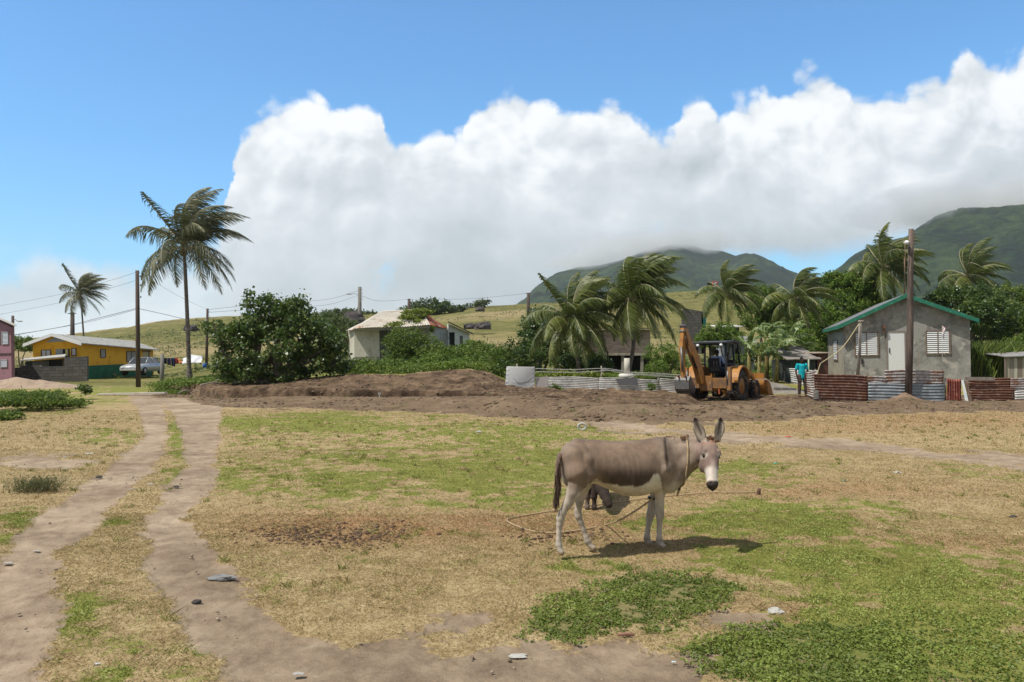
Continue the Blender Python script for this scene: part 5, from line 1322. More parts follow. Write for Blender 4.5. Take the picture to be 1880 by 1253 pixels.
def pink_house():
    a=W(-60,690,52); b=W(21.5,690,50); wl=Wall(a,b)
    o=thing('pink_house','two-storey dusty pink house cut by the left edge of the photo','house',b)
    PK=mat('pink_paint',(.30,.155,.185),[((.24,.13,.15),2,.5,.66),((.17,.11,.12),1.2,.62,.8,(1,1,.4))])
    e=wl.p(21.5,601); e[:2]=b[:2]; e2=wl.p(-60,560); lo=lambda p:np.array([p[0],p[1],b[2]-.4])
    m=MB(); m.slab([lo(a),lo(b),e,np.array([a[0],a[1],e2[2]])],-.2,wl.n); bk=nrm(b*[1,1,0]-CAM*[1,1,0])*6+[-.5,0,0]; m.slab([lo(b)-wl.n*.205,lo(b)+bk,e+bk,e-wl.n*.205],-.2,wl.d); m.build('wall',PK,o)
    m=MB(); m.slab([wl.p(-60,560,.35),wl.p(29,598.5,.35),wl.p(29,598.5,.35)+bk*1.1,wl.p(-60,560,.35)+bk*1.1],.1,UPZ); r=m.build('roof',mat('pale_roof',(.50,.47,.45),[((.35,.3,.28),4,.5,.7)]),o)
    m=MB(); m.slab([wl.p(-60,561,.38),wl.p(30,599.5,.38),wl.p(30,596.5,.38),wl.p(-60,558,.38)],.03,wl.n); m.build('fascia',mat('pale_fascia',(.62,.58,.57)),r)
    louvre(wl,o,5,610,16,632,9,1,mat('window_frame_pale',(.35,.33,.35)),mat('pale_louvre',(.5,.53,.58))); louvre(wl,o,-12,609,1,631,9,1,mat('window_frame_pale',(.35,.33,.35)),DARK)
    m=MB(); m.slab([wl.p(-60,652,.01),wl.p(21.4,650,.01),wl.p(21.4,648.5,.01),wl.p(-60,650,.01)],.05,wl.n); m.build('string_course',mat('dark_trim',(.10,.06,.07)),o)
    louvre(wl,o,2,661,14,674,6,1,mat('window_frame_pale',(.35,.33,.35)),mat('pale_louvre',(.5,.53,.58)))
pink_house()
def derelict():
    o=thing('derelict_house','abandoned cream house with a rusting hipped tin roof overgrown by vines','house',W(700,657,57))
    CR=mat('cream_wall',(.56,.53,.44),[((.45,.42,.34),2,.5,.65),((.14,.12,.09),1.3,.60,.78,(2,2,.7)),((.65,.62,.54),5,.52,.7)],bump=.3,bs=8,bd=.03)
    GB=mat('grey_board_wall',(.36,.38,.38),[((.26,.27,.27),2,.5,.65),((.46,.48,.48),3,.5,.7,(6,6,.6)),((.14,.13,.12),3,.62,.75,(3,3,.6))],bump=.3,bs=12)
    A=W(651,662,57); B=W(697,662,57); C=W(640,660,59.5); 
    def zq(p,z): q=np.array(p,float); q[2]=z; return q
    z0=A[2]-.8; zt=W(651,605,57)[2]+.12
    w1=Wall(A,B); m=MB(); m.slab([zq(A,z0),zq(B,z0),zq(B,zt),zq(A,zt)],-.2,w1.n); 
    w2=Wall(C,A); m.slab([zq(C,z0),zq(A,z0)-w1.n*.203,zq(A,zt)-w1.n*.203,zq(C,zt)],-.15,w2.n); m.build('wall',CR,o)
    # recess and main block
    Q=[B-w1.n*.21,W(700,660,58.6),W(790,655,57.2),W(822,652,62.5),W(870,640,64),W(720,650,68),C]
    m=MB()
    for a,b in zip(Q[:3],Q[1:4]):
        w=Wall(a,b); m.slab([zq(a,z0),zq(b,z0),zq(b,zt),zq(a,zt)],-.15,w.n)
    m.slab([zq(Q[5],z0),zq(Q[6],z0),zq(Q[6],zt),zq(Q[5],zt)],-.15,Wall(Q[5],Q[6]).n)
    m.build('grey_wall',GB,o)
    ws=Wall(W(790,655,57.2),W(822,652,62.5)); louvre(ws,o,809,611,819,637,8,1,mat('pale_frame',(.42,.44,.44)),mat('weathered_slat',(.33,.34,.34)),.5)
    m=MB(); c=W(680,648,56.98); m.slab([w1.p(651,655.5,.01),w1.p(697,655.5,.01),w1.p(697,656.5,.01),w1.p(651,656.5,.01)],.02,w1.n); m.build('plinth_line',mat('plinth_dark',(.25,.23,.2)),o)
    # roof faces
    RT=mat('rusted_tin',(.50,.46,.40),[((.38,.30,.24),1.6,.50,.66),((.33,.13,.055),1.2,.60,.70),((.58,.54,.48),4,.5,.7,(6,1,1))],bump=.25,bs=10,rough=.6)
    RR=mat('red_rust_tin',(.27,.085,.045),[((.42,.36,.32),1.3,.55,.64,(4,1,1)),((.15,.05,.035),3,.55,.7)],rough=.7,bump=.3,bs=10)
    r0=W(702,572.5,60.5); r1=W(771,568.5,60.5); eL=W(636,608.5,58.5); eA=W(651,603.5,56.2); eB=W(722,601,56.4); eC=W(789,597,56.0); eR=W(822,603.5,62.0); bk=np.array([0,5.5,0])
    def corrroof(mb,pts4,wv,amp=.03):
        a,b,c,d=[np.array(p,float) for p in pts4]   # a-b along eave, d-c along ridge
        nu=wv*4; n=nrm(np.cross(b-a,d-a)); n=n if n[2]>0 else -n
        vs=[];
        for j in range(9):
            v=j/8
            for i in range(nu+1):
                u=i/nu; p=(a*(1-u)+b*u)*(1-v)+(d*(1-u)+c*u)*v; vs.append(p+n*amp*math.sin(u*wv*2*math.pi)+n*.03*math.sin(v*9+u*7))
        fs=[(j*(nu+1)+i,j*(nu+1)+i+1,(j+1)*(nu+1)+i+1,(j+1)*(nu+1)+i) for j in range(8) for i in range(nu)]
        mb.add(vs,fs,True)
    m=MB(); corrroof(m,[eA,eC,r1,r0],30); corrroof(m,[eL,eA,r0,r0],8)
    m.build('roof',RT,o)
    m=MB(); corrroof(m,[eC,eR,r1,r1],22); m.build('rusty_roof_face',RR,o)
    m=MB(); corrroof(m,[eR,W(690,600,67),r0,r1],16); corrroof(m,[W(690,600,67),eL,r0,r0],8); m.build('rear_roof',RT,o)
    m=MB(); m.tube([r0,r1],.06,6); m.tube([r1,eC],.05,6); m.build('ridge_cap',mat('pale_ridge',(.6,.57,.52)),o)
    m=MB(); m.slab([eA-UPZ*.06,eC-UPZ*.06,eC-UPZ*.22,eA-UPZ*.22],.04,[0,1,0]); m.build('eave_board',mat('mossy_board',(.10,.10,.07)),o)
    # lean-to at the right
    a=W(823,642,62.0); b=W(862,640,63.5); w=Wall(a,b); LW=mat('lean_wall',(.60,.64,.64),[((.45,.48,.47),2,.5,.66)])
    m=MB(); m.slab([w.p(823,648),w.p(862,644),w.p(862,611.5),w.p(823,595)],-.12,w.n); m.build('lean_to_wall',LW,o)
    m=MB(); m.slab([w.p(822.5,592.5,.4),w.p(866,613,.4),w.p(866,613,.4)+[0,3,.0],w.p(822.5,592.5,.4)+[0,3,.0]],.10,UPZ); m.build('lean_to_roof',mat('dark_tin',(.07,.075,.07)),o)
    c,ww,h=w.rect(825,610.5,834.5,641); R=w.R(); m=MB(); m.box(c+R@[0,-.01,0],(ww,.03,h),R); m.build('doorway',DARK,o)  # inner shade of the doorway painted as a near-black panel
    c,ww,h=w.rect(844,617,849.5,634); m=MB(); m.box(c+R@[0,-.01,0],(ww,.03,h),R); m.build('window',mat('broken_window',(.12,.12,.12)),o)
    # vines over the ridge
    VV,Fc,r=crown([(765,573,58.8,1.0,1.3,.18),(752,583,57.8,.8,1,.16),(735,596,56.9,.8,.6,.15),(720,600,56.4,.5,.4,.15),(778,580,58,.3,.6,.15),(768,590,57,.3,.6,.12),(793,603,56.6,.12,.3,.3)],.10,130,'vine',91,.2)
    link('vines',mesh_np(VV,Fc,ORG[o.name],False,{'rnd':('FACE','FLOAT',r)}),LEAF['vine'],o)
derelict()
def wooden_house():
    o=thing('wooden_house','weathered board house raised over a dark open ground floor, behind the big palms','house',W(1130,690,48))
    WD=mat('weathered_boards',(.42,.33,.27),[((.25,.19,.155),2,.48,.62,(1,1,8)),((.44,.36,.30),3,.5,.66,(1,1,9)),((.16,.11,.09),4,.62,.72,(1,1,10))],bump=.4,bs=10)
    m=MB(); w=Wall(W(1073,690,48),W(1194,690,48)); w.slab(m,[(1073,648),(1194,648),(1194,606),(1073,606)],-.1)
    a=w.p(1194,648); b=w.p(1194,606); m.slab([a-w.n*.102,a+[.0,5,0],b+[.0,5,0],b-w.n*.102],-.1,[1,0,0]); a=w.p(1073,648); b=w.p(1073,606); m.slab([a-w.n*.102,a+[.0,5,0],b+[.0,5,0],b-w.n*.102],.1,[1,0,0]); m.build('upper_wall',WD,o)
    m=MB(); w.slab(m,[(1064,653),(1184,653),(1184,648.3),(1064,648.3)],.5); m.build('balcony_slab',mat('slab_concrete',(.36,.31,.26),[((.24,.17,.12),3,.5,.66)]),o)
    for x in(1070,1108,1143,1178):
        m=MB(); w.slab(m,[(x-2.6,700),(x+2.6,700),(x+2.6,653.3),(x-2.6,653.3)],.16,.25); m.build('column',mat('column_concrete',(.30,.27,.23)),o)
    m=MB(); m.slab([W(1066,700,50.5),W(1196,700,50.5),W(1196,650,50.5),W(1066,650,50.5)],.1,[0,1,0]); m.build('ground_floor_back',mat('dark_back',(.03,.028,.026)),o)  # ground-floor shade painted into the back wall colour
    m=MB(); m.slab([w.p(1060,604.5,.5),w.p(1202,604.5,.5),w.p(1202,599,.5)+[0,6,0],w.p(1060,599,.5)+[0,6,0]],.06,UPZ); m.build('roof',mat('tin_roof_dark',(.16,.14,.13)),o)
    louvre(w,o,1090,616,1108,638,7,2,mat('old_frame',(.2,.15,.12)),mat('old_slat',(.25,.22,.19)))
wooden_house()
def ruin():
    m=MB(); a=W(1262,640,60); b=W(1293,640,60); w=Wall(a,b)
    o=thing('block_ruin','unfinished grey block wall of a roofless building above the digger arm','building',a)
    w.slab(m,[(1252,650),(1293,650),(1293,573),(1256,566),(1252,572)],-.2); m.build('wall',BLK,o)
    e=w.p(1293,573); f=w.p(1293,650)
    m=MB(); m.slab([f,f+[.4,5,0],e+[.4,5,0],e],-.2,[1,0,0]); m.build('side_wall',BLK,o)
    m=MB(); w.slab(m,[(1291,604),(1296,604),(1296,574),(1291,574)],.05,.05); m.build('teal_board',mat('teal_board',(.02,.14,.13)),o)
ruin()
def shed(name,label,px0,px1,ytop,ybot,Y,dep,wm,rm,rt=0.25,slope=.3,over=.25,open_=None,door=None):
    a=W(px0,ybot,Y); b=W(px1,ybot,Y); w=Wall(a,b); o=thing(name,label,'shed',a)
    zt=w.p(px0,ytop)[2]; lo=lambda p:np.array([p[0],p[1],a[2]-.5]); hi=lambda p,dz=0:np.array([p[0],p[1],zt+dz])
    d=-w.n*dep; m=MB(); m.slab([lo(a),lo(b),hi(b),hi(a)],-.08,w.n); i=-w.n*.083
    m.slab([lo(a)+i,lo(a)+d,hi(a)+d+UPZ*slope*0,hi(a)+i],.08,w.d); m.slab([lo(b)+i,lo(b)+d,hi(b)+d,hi(b)+i],-.08,w.d); m.slab([lo(a)+d,lo(b)+d,hi(b)+d,hi(a)+d],.08,-w.n*-1 if False else -w.n); m.build('wall',wm,o)
    m=MB(); wa=-w.d*over; m.slab([hi(a)+wa-d*.06+UPZ*.02,hi(b)-wa-d*.06+UPZ*.02,hi(b,slope)-wa+d*1.06,hi(a,slope)+wa+d*1.06],.05,UPZ); m.build('roof',rm,o)
    if door:
        c,ww,h=w.rect(*door); m=MB(); m.box(c+w.R()@[0,-.02,0],(ww,.04,h),w.R()); m.build('door',DARK,o)
    return o
TINW=mat('pale_tin',(.58,.58,.56),[((.35,.25,.19),2,.58,.7)],rough=.5); TING=mat('grey_tin',(.27,.27,.27),[((.2,.12,.09),3,.5,.66)],rough=.6)
shed('shed','low hut with a bright pale tin roof behind the thin leaning palm',1322,1358,602,640,60,3,mat('hut_dark',(.06,.055,.05)),TINW,slope=.25)
shed('shed','grey tin-roofed hut between the digger canopy and the banana plants',1338,1385,632,672,52,3,mat('hut_grey',(.30,.31,.32),[((.2,.2,.2),3,.5,.6)]),TING,slope=.55,door=(1350,640,1360,668))
shed('shed','dark green boarded hut behind the man in turquoise',1452,1498,662,700,42,3,mat('hut_green',(.035,.045,.04),[((.06,.06,.05),4,.5,.6)]),mat('grey_roof2',(.24,.22,.20),[((.16,.12,.1),3,.5,.6)]),slope=.75)
shed('shed','small red-brown shack squeezed beside the concrete house wall',1501,1521,650,700,42.2,2.5,mat('shack_red',(.10,.045,.035),[((.06,.05,.045),3,.5,.6)]),mat('shack_roof',(.42,.33,.27)),slope=.05,over=.12)
def wood_shed():
    o=thing('wooden_shed','pale weathered plank shed at the right edge, behind the rusty fence','shed',W(1845,695,41))
    w=Wall(W(1845,695,41),W(1935,695,40.6)); PL=[mat('plank_a',(.34,.31,.25)),mat('plank_b',(.24,.22,.18)),mat('plank_c',(.42,.40,.34)),mat('plank_d',(.20,.16,.13))]
    xs=[1846,1854,1862,1868,1877,1886,1894,1904,1914,1922,1932]
    for k in range(len(xs)-1):
        m=MB(); w.slab(m,[(xs[k]+.2,700),(xs[k+1]-.2,700),(xs[k+1]-.2,658+k%3*.6),(xs[k]+.2,657+k%2)],-.03,.004*(k%3)); m.build('plank',PL[k%4],o)
    m=MB(); w.slab(m,[(1843.5,657.8),(1935,654.5),(1935,652.5),(1843.5,655.4)],.05,.03); m.build('top_rail',PL[1],o)
    m=MB(); w.slab(m,[(1843.5,700),(1846,700),(1846,655),(1843.5,655)],.08,.0); m.build('post',PL[3],o)
    a=w.p(1842,656); b=w.p(1935,652); m=MB(); m.slab([a+w.n*.2,b+w.n*.2,b-w.n*2.4+[0,0,.15],a-w.n*2.4+[0,0,.15]],.04,UPZ); m.build('roof',TING,o)
wood_shed()
# ------------------------------------------------------------------ corrugated fences
def tinmat(name,base,l1,l2,l3,m=0.15):
    return mat(name,base,[(l1,1.7,.44,.60,(1,1,3)),(l2,3.5,.50,.64,(2,1,2)),(l3,7,.60,.70)],rough=.62,metal=m,bump=.15,bs=30)
RUST=tinmat('rust_sheet',(.19,.09,.06),(.125,.058,.042),(.27,.18,.14),(.09,.045,.035))
RUSTG=tinmat('rust_grey_sheet',(.40,.36,.34),(.30,.17,.12),(.50,.47,.46),(.17,.09,.06))
BLUEG=tinmat('blue_grey_sheet',(.29,.33,.35),(.21,.235,.25),(.38,.41,.42),(.22,.14,.10))
WHT=tinmat('pale_sheet',(.64,.62,.58),(.46,.44,.40),(.74,.73,.70),(.26,.18,.13))
def sheet(label,pts,Ys,waves,m,vert=False,amp=.022,holes=None,group=None,seed=0,extra=None,cat='metal sheet'):
    a,b,c,d=[W(p[0],p[1],y) for p,y in zip(pts,Ys)]     # TL TR BR BL
    n=nrm(np.cross(b-a,d-a)); n=n if n[1]<0 else -n
    nu,nv=(14,waves*6) if not vert else (waves*6,8)
    vs=[];
    for j in range(nv+1):
        v=j/nv
        for i in range(nu+1):
            u=i/nu; p=(a*(1-u)+b*u)*(1-v)+(d*(1-u)+c*u)*v
            w=math.sin((v if not vert else u)*waves*2*math.pi)*amp
            q=float(fbm(u*3+seed,v*2+seed,0,2,seed))-.5
            vs.append(p+n*(w+q*.06)+(d-a)/np.linalg.norm(d-a)*(.022*math.sin(u*5+seed)*(.3+.7*(1-v)) ))
    fs=[(j*(nu+1)+i,j*(nu+1)+i+1,(j+1)*(nu+1)+i+1,(j+1)*(nu+1)+i) for j in range(nv) for i in range(nu)]
    mb=MB(); mb.add(vs,fs,True); mb2=MB(); 
    o=mb.build('corrugated_sheet',m,loc=d,label=label,cat=cat,group=group)
    s=o.modifiers.new('thick','SOLIDIFY'); s.thickness=.004
    return o
FY=32.4; g1='corrugated sheets of the right-hand fence'
def q(x0,y0,x1,y1,x2,y2,x3,y3): return [(x0,y0),(x1,y1),(x2,y2),(x3,y3)]
sheet('large dark rust-red corrugated sheet, leftmost of the right-hand fence',q(1494,686,1592,691,1594,737,1497,733),[FY,FY,FY,FY],9,RUST,seed=1,group=g1)
sheet('short rust-streaked sheet high up, just left of the tall grey-brown sheet',q(1589,691,1627,692,1627,712,1589,712),[FY+.08]*4,4,RUSTG,seed=2,group=g1)
sheet('tall grey-brown corrugated sheet in front of the white door, upper one',q(1624,680,1733,680,1733,712,1624,713),[FY+.14]*4,6,RUSTG,seed=3,group=g1)
sheet('bluish grey corrugated sheet at ground level behind the thick pole',q(1594,705,1734,706,1734,740,1594,738),[FY-.05]*4,6,BLUEG,seed=4,group=g1)
sheet('narrow brick-red sheet with upright ribs, right of the bluish sheet',q(1738,696,1765,696,1765,739,1738,739),[FY-.02]*4,6,tinmat('red_sheet',(.22,.06,.042),(.15,.045,.036),(.36,.14,.10),(.1,.05,.04)),vert=True,seed=5,group=g1)
sheet('long rust-brown sheet, upper one, right of the leaning blue-edged board',q(1779,693,1857,695,1857,717,1779,717),[FY+.1]*4,5,RUST,seed=6,group=g1)
sheet('rust-brown sheet near the ground under the long rust-brown one',q(1780,714,1864,716,1864,739,1781,737),[FY+.02]*4,5,RUST,seed=7,group=g1)
sheet('half rusty half pale sheet at the top right corner of the fence',q(1855,694,1935,694,1935,720,1855,720),[FY+.05]*4,6,RUSTG,seed=8,group=g1)
sheet('pale grey sheet near the ground at the right edge of the photo',q(1863,718,1935,717,1935,741,1863,740),[FY-.05]*4,5,WHT,seed=9,group=g1)
sheet('pale corrugated sheet standing behind the man in turquoise',q(1449,677,1502,680,1500,714,1452,703),[40,37.5,37.5,40],7,WHT,seed=10,group=g1)
sheet('white and rusty sheet between the man and the dark rust-red sheet',q(1478,684,1497,678,1497,731,1480,725),[36.5,32.8,32.8,36.5],11,tinmat('white_rust_sheet',(.56,.52,.48),(.40,.22,.15),(.66,.65,.62),(.25,.12,.08)),seed=11,group=g1)
def post(name,label,pts,r,m,cat='post',k=7,loc=None,group=None):
    mb=MB(); mb.tube(pts,r,k); return mb.build(name,m,loc=pts[0],label=label,cat=cat,group=group)
def board(name,label,pxs,Ys,t,m,cat='board'):
    mb=MB(); P_=[W(p[0],p[1],y) for p,y in zip(pxs,Ys)]; mb.slab(P_,t,[0,1,0]); return mb.build(name,m,loc=P_[-1],label=label,cat=cat)
GW=mat('grey_wood',(.27,.235,.20),[((.18,.15,.125),3,.48,.62,(3,3,.6)),((.36,.32,.28),5,.52,.7,(3,3,.6))],bump=.5,bs=20)
BW=mat('brown_wood2',(.15,.10,.075),[((.09,.06,.045),3,.48,.62,(3,3,.6)),((.22,.16,.125),5,.52,.7,(3,3,.5))],bump=.5,bs=20)
board('leaning_board','pale blue and white board leaning against the right-hand fence',[(1765,698),(1769,698),(1779,740),(1773,740)],[FY-.25,FY-.25,FY-.55,FY-.55],.03,mat('pale_blue_board',(.46,.55,.57),[((.62,.62,.58),4,.45,.55),((.3,.22,.17),6,.6,.7)]))
board('leaning_board','brown weathered board leaning beside the pale blue one',[(1770,700),(1776,700),(1786,741),(1781,741)],[FY-.22,FY-.22,FY-.5,FY-.5],.03,BW)
board('fence_rail','grey plank lying along the top of the long rust-brown sheet',[(1771,692.5),(1826,693),(1826,699),(1771,698.5)],[FY-.03]*4,.04,GW,'plank')
board('concrete_slab','small upright concrete slab at the foot of the dark rust-red sheet',[(1494.5,717),(1503,717),(1503,733),(1494.5,733)],[FY-.12]*4,.08,CONC,'slab')
for i,(x,yt,lb) in enumerate([(1735.5,694,'thin grey fence post left of the brick-red sheet'),(1777,696,'short brown fence post behind the leaning boards'),(1857,690,'brown fence post between the rust-brown and half pale sheets'),(1592,686,'brown fence post at the right end of the dark rust-red sheet')]):
    post('fence_post',lb,[W(x,742,FY+.2),W(x,yt,FY+.2)],.035,GW if i==0 else BW,group='posts of the right-hand fence')
post('timber_post','thin green-white upright post behind the man\'s shoulder',[W(1484.5,715,37.6),W(1484.5,660,37.6)],.035,mat('greenish_paint',(.34,.40,.28)))
# left-hand fence in front of the palms
LYY=34.2; g2='panels of the fence in front of the big palms'
def lattice():
    P0=[W(x,y,LYY-.1) for x,y in((930,673),(982,674),(981,719),(927,717))]
    o=thing('lattice_panel','white diamond-lattice plastic panel standing at the end of the earth bank','panel',P0[3],g2)
    a,b,c,d=P0; n=nrm(np.cross(b-a,d-a)); n=n if n[1]<0 else -n
    def bil(u,v): return (a*(1-u)+b*u)*(1-v)+(d*(1-u)+c*u)*v+n*.05*math.sin(u*3+v*2)
    m=MB(); k=12; vs=[bil(i/k,j/k)-n*.012 for j in range(k+1) for i in range(k+1)]; m.add(vs,[(j*(k+1)+i,j*(k+1)+i+1,(j+1)*(k+1)+i+1,(j+1)*(k+1)+i) for j in range(k) for i in range(k)],True)
    m.build('backing',mat('lattice_back',(.66,.66,.65),[((.50,.50,.48),4,.5,.7)]),o)
    Wd=np.linalg.norm(b-a); Hh=np.linalg.norm(d-a); m=MB(); st=.062
    for s in(-1,1):
        t=-Hh
        while t<Wd+Hh:
            pts=[]
            for j in range(7):
                v=j/6; x=(t+v*Hh) if s>0 else (t+(1-v)*Hh)
                u=x/Wd
                if -.001<=u<=1.001: pts.append(bil(u,v))
            if len(pts)>1: m.tube(pts,.010,3,cap=False)
            t+=st
    m.build('lattice',mat('lattice_white',(.82,.82,.82),rough=.4,vary=.04),o)
    m=MB(); m.tube([bil(.28,.5),bil(.4,.66),bil(.6,.66),bil(.8,.56),bil(.9,.45)],.012,5); m.build('wire_loop',mat('wire_grey',(.30,.30,.30)),o)
lattice()
board('concrete_slab','plain pinkish grey slab between the white lattice and the metal fence',[(983,693),(1007,692),(1006,719),(983,718)],[LYY]*4,.06,mat('slab_pink',(.44,.40,.38),[((.34,.30,.28),3,.5,.65)]),'slab')
sheet('pale corrugated sheet, leftmost of the grey metal fence',q(1007,692,1102,694,1102,720,1007,716),[LYY]*4,8,WHT,seed=21,group=g2)
sheet('pale corrugated sheet with a dark flat patch, middle of the grey metal fence',q(1100,694,1209,697,1209,723,1100,720),[LYY-.05]*4,8,WHT,seed=22,group=g2)
sheet('pale corrugated sheet nearest the digger',q(1211,696,1264,698,1264,727,1211,724),[LYY]*4,9,WHT,seed=23,group=g2)
board('flat_sheet','dark grey flat sheet patched over the middle of the metal fence',[(1130,695),(1170,694),(1172,709),(1136,708)],[LYY-.16]*4,.01,mat('dark_flat_tin',(.14,.14,.145),[((.2,.19,.18),3,.5,.7)]),'metal sheet')
for i,(x,yt,lb) in enumerate([(1005,690,'short fence post at the left end of the pale sheets'),(1105,672,'tall thin grey fence post between the first and second pale sheets'),(1209,688,'rusty fence post where the second and third pale sheets meet'),(1240,690,'short post behind the sheet nearest the digger'),(950,668,'grey post standing behind the white lattice')]):
    post('fence_post',lb,[W(x,722,LYY+.12),W(x-1,yt,LYY+.12)],.03,GW,group='posts of the left-hand fence')
def wires():
    m=MB()
    for pts in([(983,677),(1050,679),(1110,677),(1160,684),(1210,686),(1258,690)],[(983,683),(1060,684),(1130,681),(1190,689),(1258,694)],[(1105,678),(1160,688),(1212,689),(1258,688)],[(1152,696),(1175,688),(1212,693)]):
        m.tube(catm([W(x,y,LYY+.1) for x,y in pts],4),.012,4)
    m.build('fence_wire',mat('wire_pale',(.45,.44,.42)),loc=W(1100,680,LYY),label='slack grey wires strung above the pale metal fence',cat='wire')
wires()
def pillar():
    b=W(1151,690,35.0); o=thing('concrete_pillar','short white concrete pillar on a round base behind the metal fence','pillar',b)
    m=MB(); m.tube([W(1151,689,35),W(1151,658,35)],[.13,.125],14); m.build('shaft',mat('pillar_white',(.50,.47,.40),[((.35,.31,.25),4,.5,.65)]),o)
    m=MB(); m.tube([W(1150,694,34.9),W(1150,688,34.9),W(1150,686.5,34.9)],[.34,.34,.26],18); m.build('base',mat('pillar_base',(.60,.58,.53)),o)
pillar()
# ------------------------------------------------------------------ poles and cables
CRE=mat('creosote_pole',(.085,.06,.05),[((.13,.10,.085),2,.48,.62,(5,5,.5)),((.04,.03,.027),4,.55,.68,(5,5,.6))],bump=.5,bs=12,bd=.02)
POLE_B=mat('brown_pole',(.125,.095,.078),[((.075,.055,.045),2,.45,.6,(6,6,.4)),((.23,.165,.13),3,.52,.66,(6,6,.5))],bump=.6,bs=14,bd=.02)
GREYP=mat('grey_pole',(.20,.19,.17),[((.14,.13,.12),2,.5,.66,(4,4,.6))])
def upole(label,tx,ty,bx,Y,r,m=CRE,arms=(),lamp=None,ydown=None,ins=True,lampm=None):
    t=W(tx,ty,Y); bt=base(bx,Y,-.3)
    if ydown: bt=W(bx,ydown,Y)
    o=thing('utility_pole',label,'pole',bt)
    mb=MB(); mb.tube([bt,bt*.5+t*.5+[.0,0,0],t],[r*1.15,r,r*.85],10); mb.build('pole',m,o)
    s=Y/1475
    for ay in arms:
        c=t-[0,0,ay*s]; mb=MB(); mb.box(c+[0,-.1,0],(1.1,.08,.10)); mb.build('crossarm',m,o)
    if ins:
        mb=MB()
        for k in(2,5,9): mb.ell(t+np.array([r+.05,-.02,-k*.16]),(.04,.04,.055),a=8,b=6)
        mb.build('insulators',mat('insulator',(.16,.15,.14)),o)
    if lamp:
        dx,dy=lamp; e=W(tx+dx,ty+dy[1],Y); a=W(tx,ty+dy[0],Y); mb=MB(); mb.tube(catm([a,a*.5+e*.5+[0,0,.12],e],5),.03,6); ar=mb.build('lamp_arm',GREYP,o)
        mb=MB(); sg=-1 if dx<0 else 1; mb.ell(e+[sg*.25,0,-.02],(.38,.12,.07)); mb.build('lamp_head',mat('lamp_grey',(.35,.35,.36)),ar)
    return o
upole('tall dark pole beside the yellow house and the dirt tracks',252,497,254,43.5,.115)
upole('grey-brown stub post between the dark pole and the tallest palm',298,651,297,42.5,.11,GREYP,ins=False)
upole('distant dark pole with a small crossarm behind the yellow roof',133,574,133,105,.28,arms=(2,),ins=False)
upole('pole top with a street lamp rising behind the pink house',23.5,580,23.5,92,.17,lamp=(9,(8,10)),ins=False)
upole('thin dark pole right of the tallest palm trunk',381,567,379,76,.13)
upole('pole with a street lamp left of the derelict house roof',660.5,527,660,95,.24,GREYP,lamp=(-16,(16,13)))
upole('short pole on the hill behind the derelict roof ridge',751,549,751,200,.4,arms=(1,),ins=False)
upole('lone pole on the hill slope right of the derelict house',970,538,970,172,.36,ins=False,arms=(.5,))
def big_pole():
    b=base(1667,32.2,-.3); t=W(1673,421,32.2)
    o=thing('utility_pole','thick brown wooden pole standing before the concrete house','pole',b)
    mb=MB(); mb.tube([b,b*.6+t*.4+[.03,0,0],b*.25+t*.75,t],[.14,.128,.112,.10],14); mb.build('pole',POLE_B,o)
    c=W(1664,446,32.1); mb=MB(); mb.ell(c+[-.02,-.05,0],(.10,.13,.085)); l=mb.build('lamp_head',mat('lamp_white',(.78,.80,.82),rough=.3),o)
    mb=MB(); mb.tube([W(1672,447,32.2),c],.02,6); mb.build('lamp_arm',GREYP,l)
    mb=MB()
    for dy in(8,14,20,26): mb.ell(W(1680,421+dy,32.15),(.035,.035,.05),a=8,b=6)
    mb.build('insulators',mat('insulator',(.16,.15,.14)),o)
    mb=MB()
    mb.tube([W(1661,441,32),W(1662,470,32.05),W(1660,540,32.1)],.012,5); mb.build('hanging_cable',mat('cable_brown',(.25,.17,.12)),o)
big_pole()
def leaning():
    b=W(1574,698,38); t=W(1579,590,38); o=thing('wooden_post','rough grey wooden post leaning in front of the left louvre window','post',b)
    m=MB(); m.tube([b,(b+t)/2+[.05,0,0],t],[.085,.075,.07],8); m.build('post',GW,o)
    m=MB(); m.tube([t+[-.08,-.02,-.03],t+[.16,0,-.01]],[.07,.06],7); m.build('post_head',GW,o)
    m=MB(); m.tube(catm([W(1578,594,37.9),W(1545,640,37.5),W(1506,668,37.2)],6),.022,5); m.tube(catm([W(1506,668,37.2),W(1499,690,37.0)],4),.02,5)
    m.build('stay_rope',mat('straw_rope',(.45,.38,.22)),o)
    m=MB(); m.tube(catm([W(1561,622,37.9),W(1566,634,37.9),W(1573,643,37.9)],4),.012,4); m.build('bent_wire',mat('cable_brown',(.25,.17,.12)),o)
leaning()
def flag():
    b=W(1730,700,36.2); t=W(1730,598,36.2); o=thing('flag_pole','thin pole with a small limp white and pink flag before the right window','flag',b)
    m=MB(); m.tube([b,t],[.013,.009],6); m.build('pole',mat('bamboo',(.50,.46,.40)),o)
    m=MB(); k=8; vs=[]
    for j in range(k+1):
        for i in range(5):
            u=i/4; v=j/k; vs.append(W(1730.3+u*(5.5-3.2*v)+.8*math.sin(v*5+u*3),599+v*20+u*(5+3*math.sin(v*3)),36.2+.05*math.sin(u*6+v*4)))
    m.add(vs,[(j*5+i,j*5+i+1,(j+1)*5+i+1,(j+1)*5+i) for j in range(k) for i in range(4)],True)
    m.build('flag',mat('flag_cloth',(.72,.72,.74),[((.62,.35,.33),5,.50,.56)]),o).modifiers.new('t','SOLIDIFY').thickness=.003
flag()
def cable(pts,label,r=.012):
    m=MB(); P_=[W(x,y,Y) for x,y,Y in pts]; m.tube(catm(P_,8),r*.62,4,cap=False); m.build('power_line',mat('cable_black',(.05,.05,.055)),loc=P_[0],label=label,cat='cable')
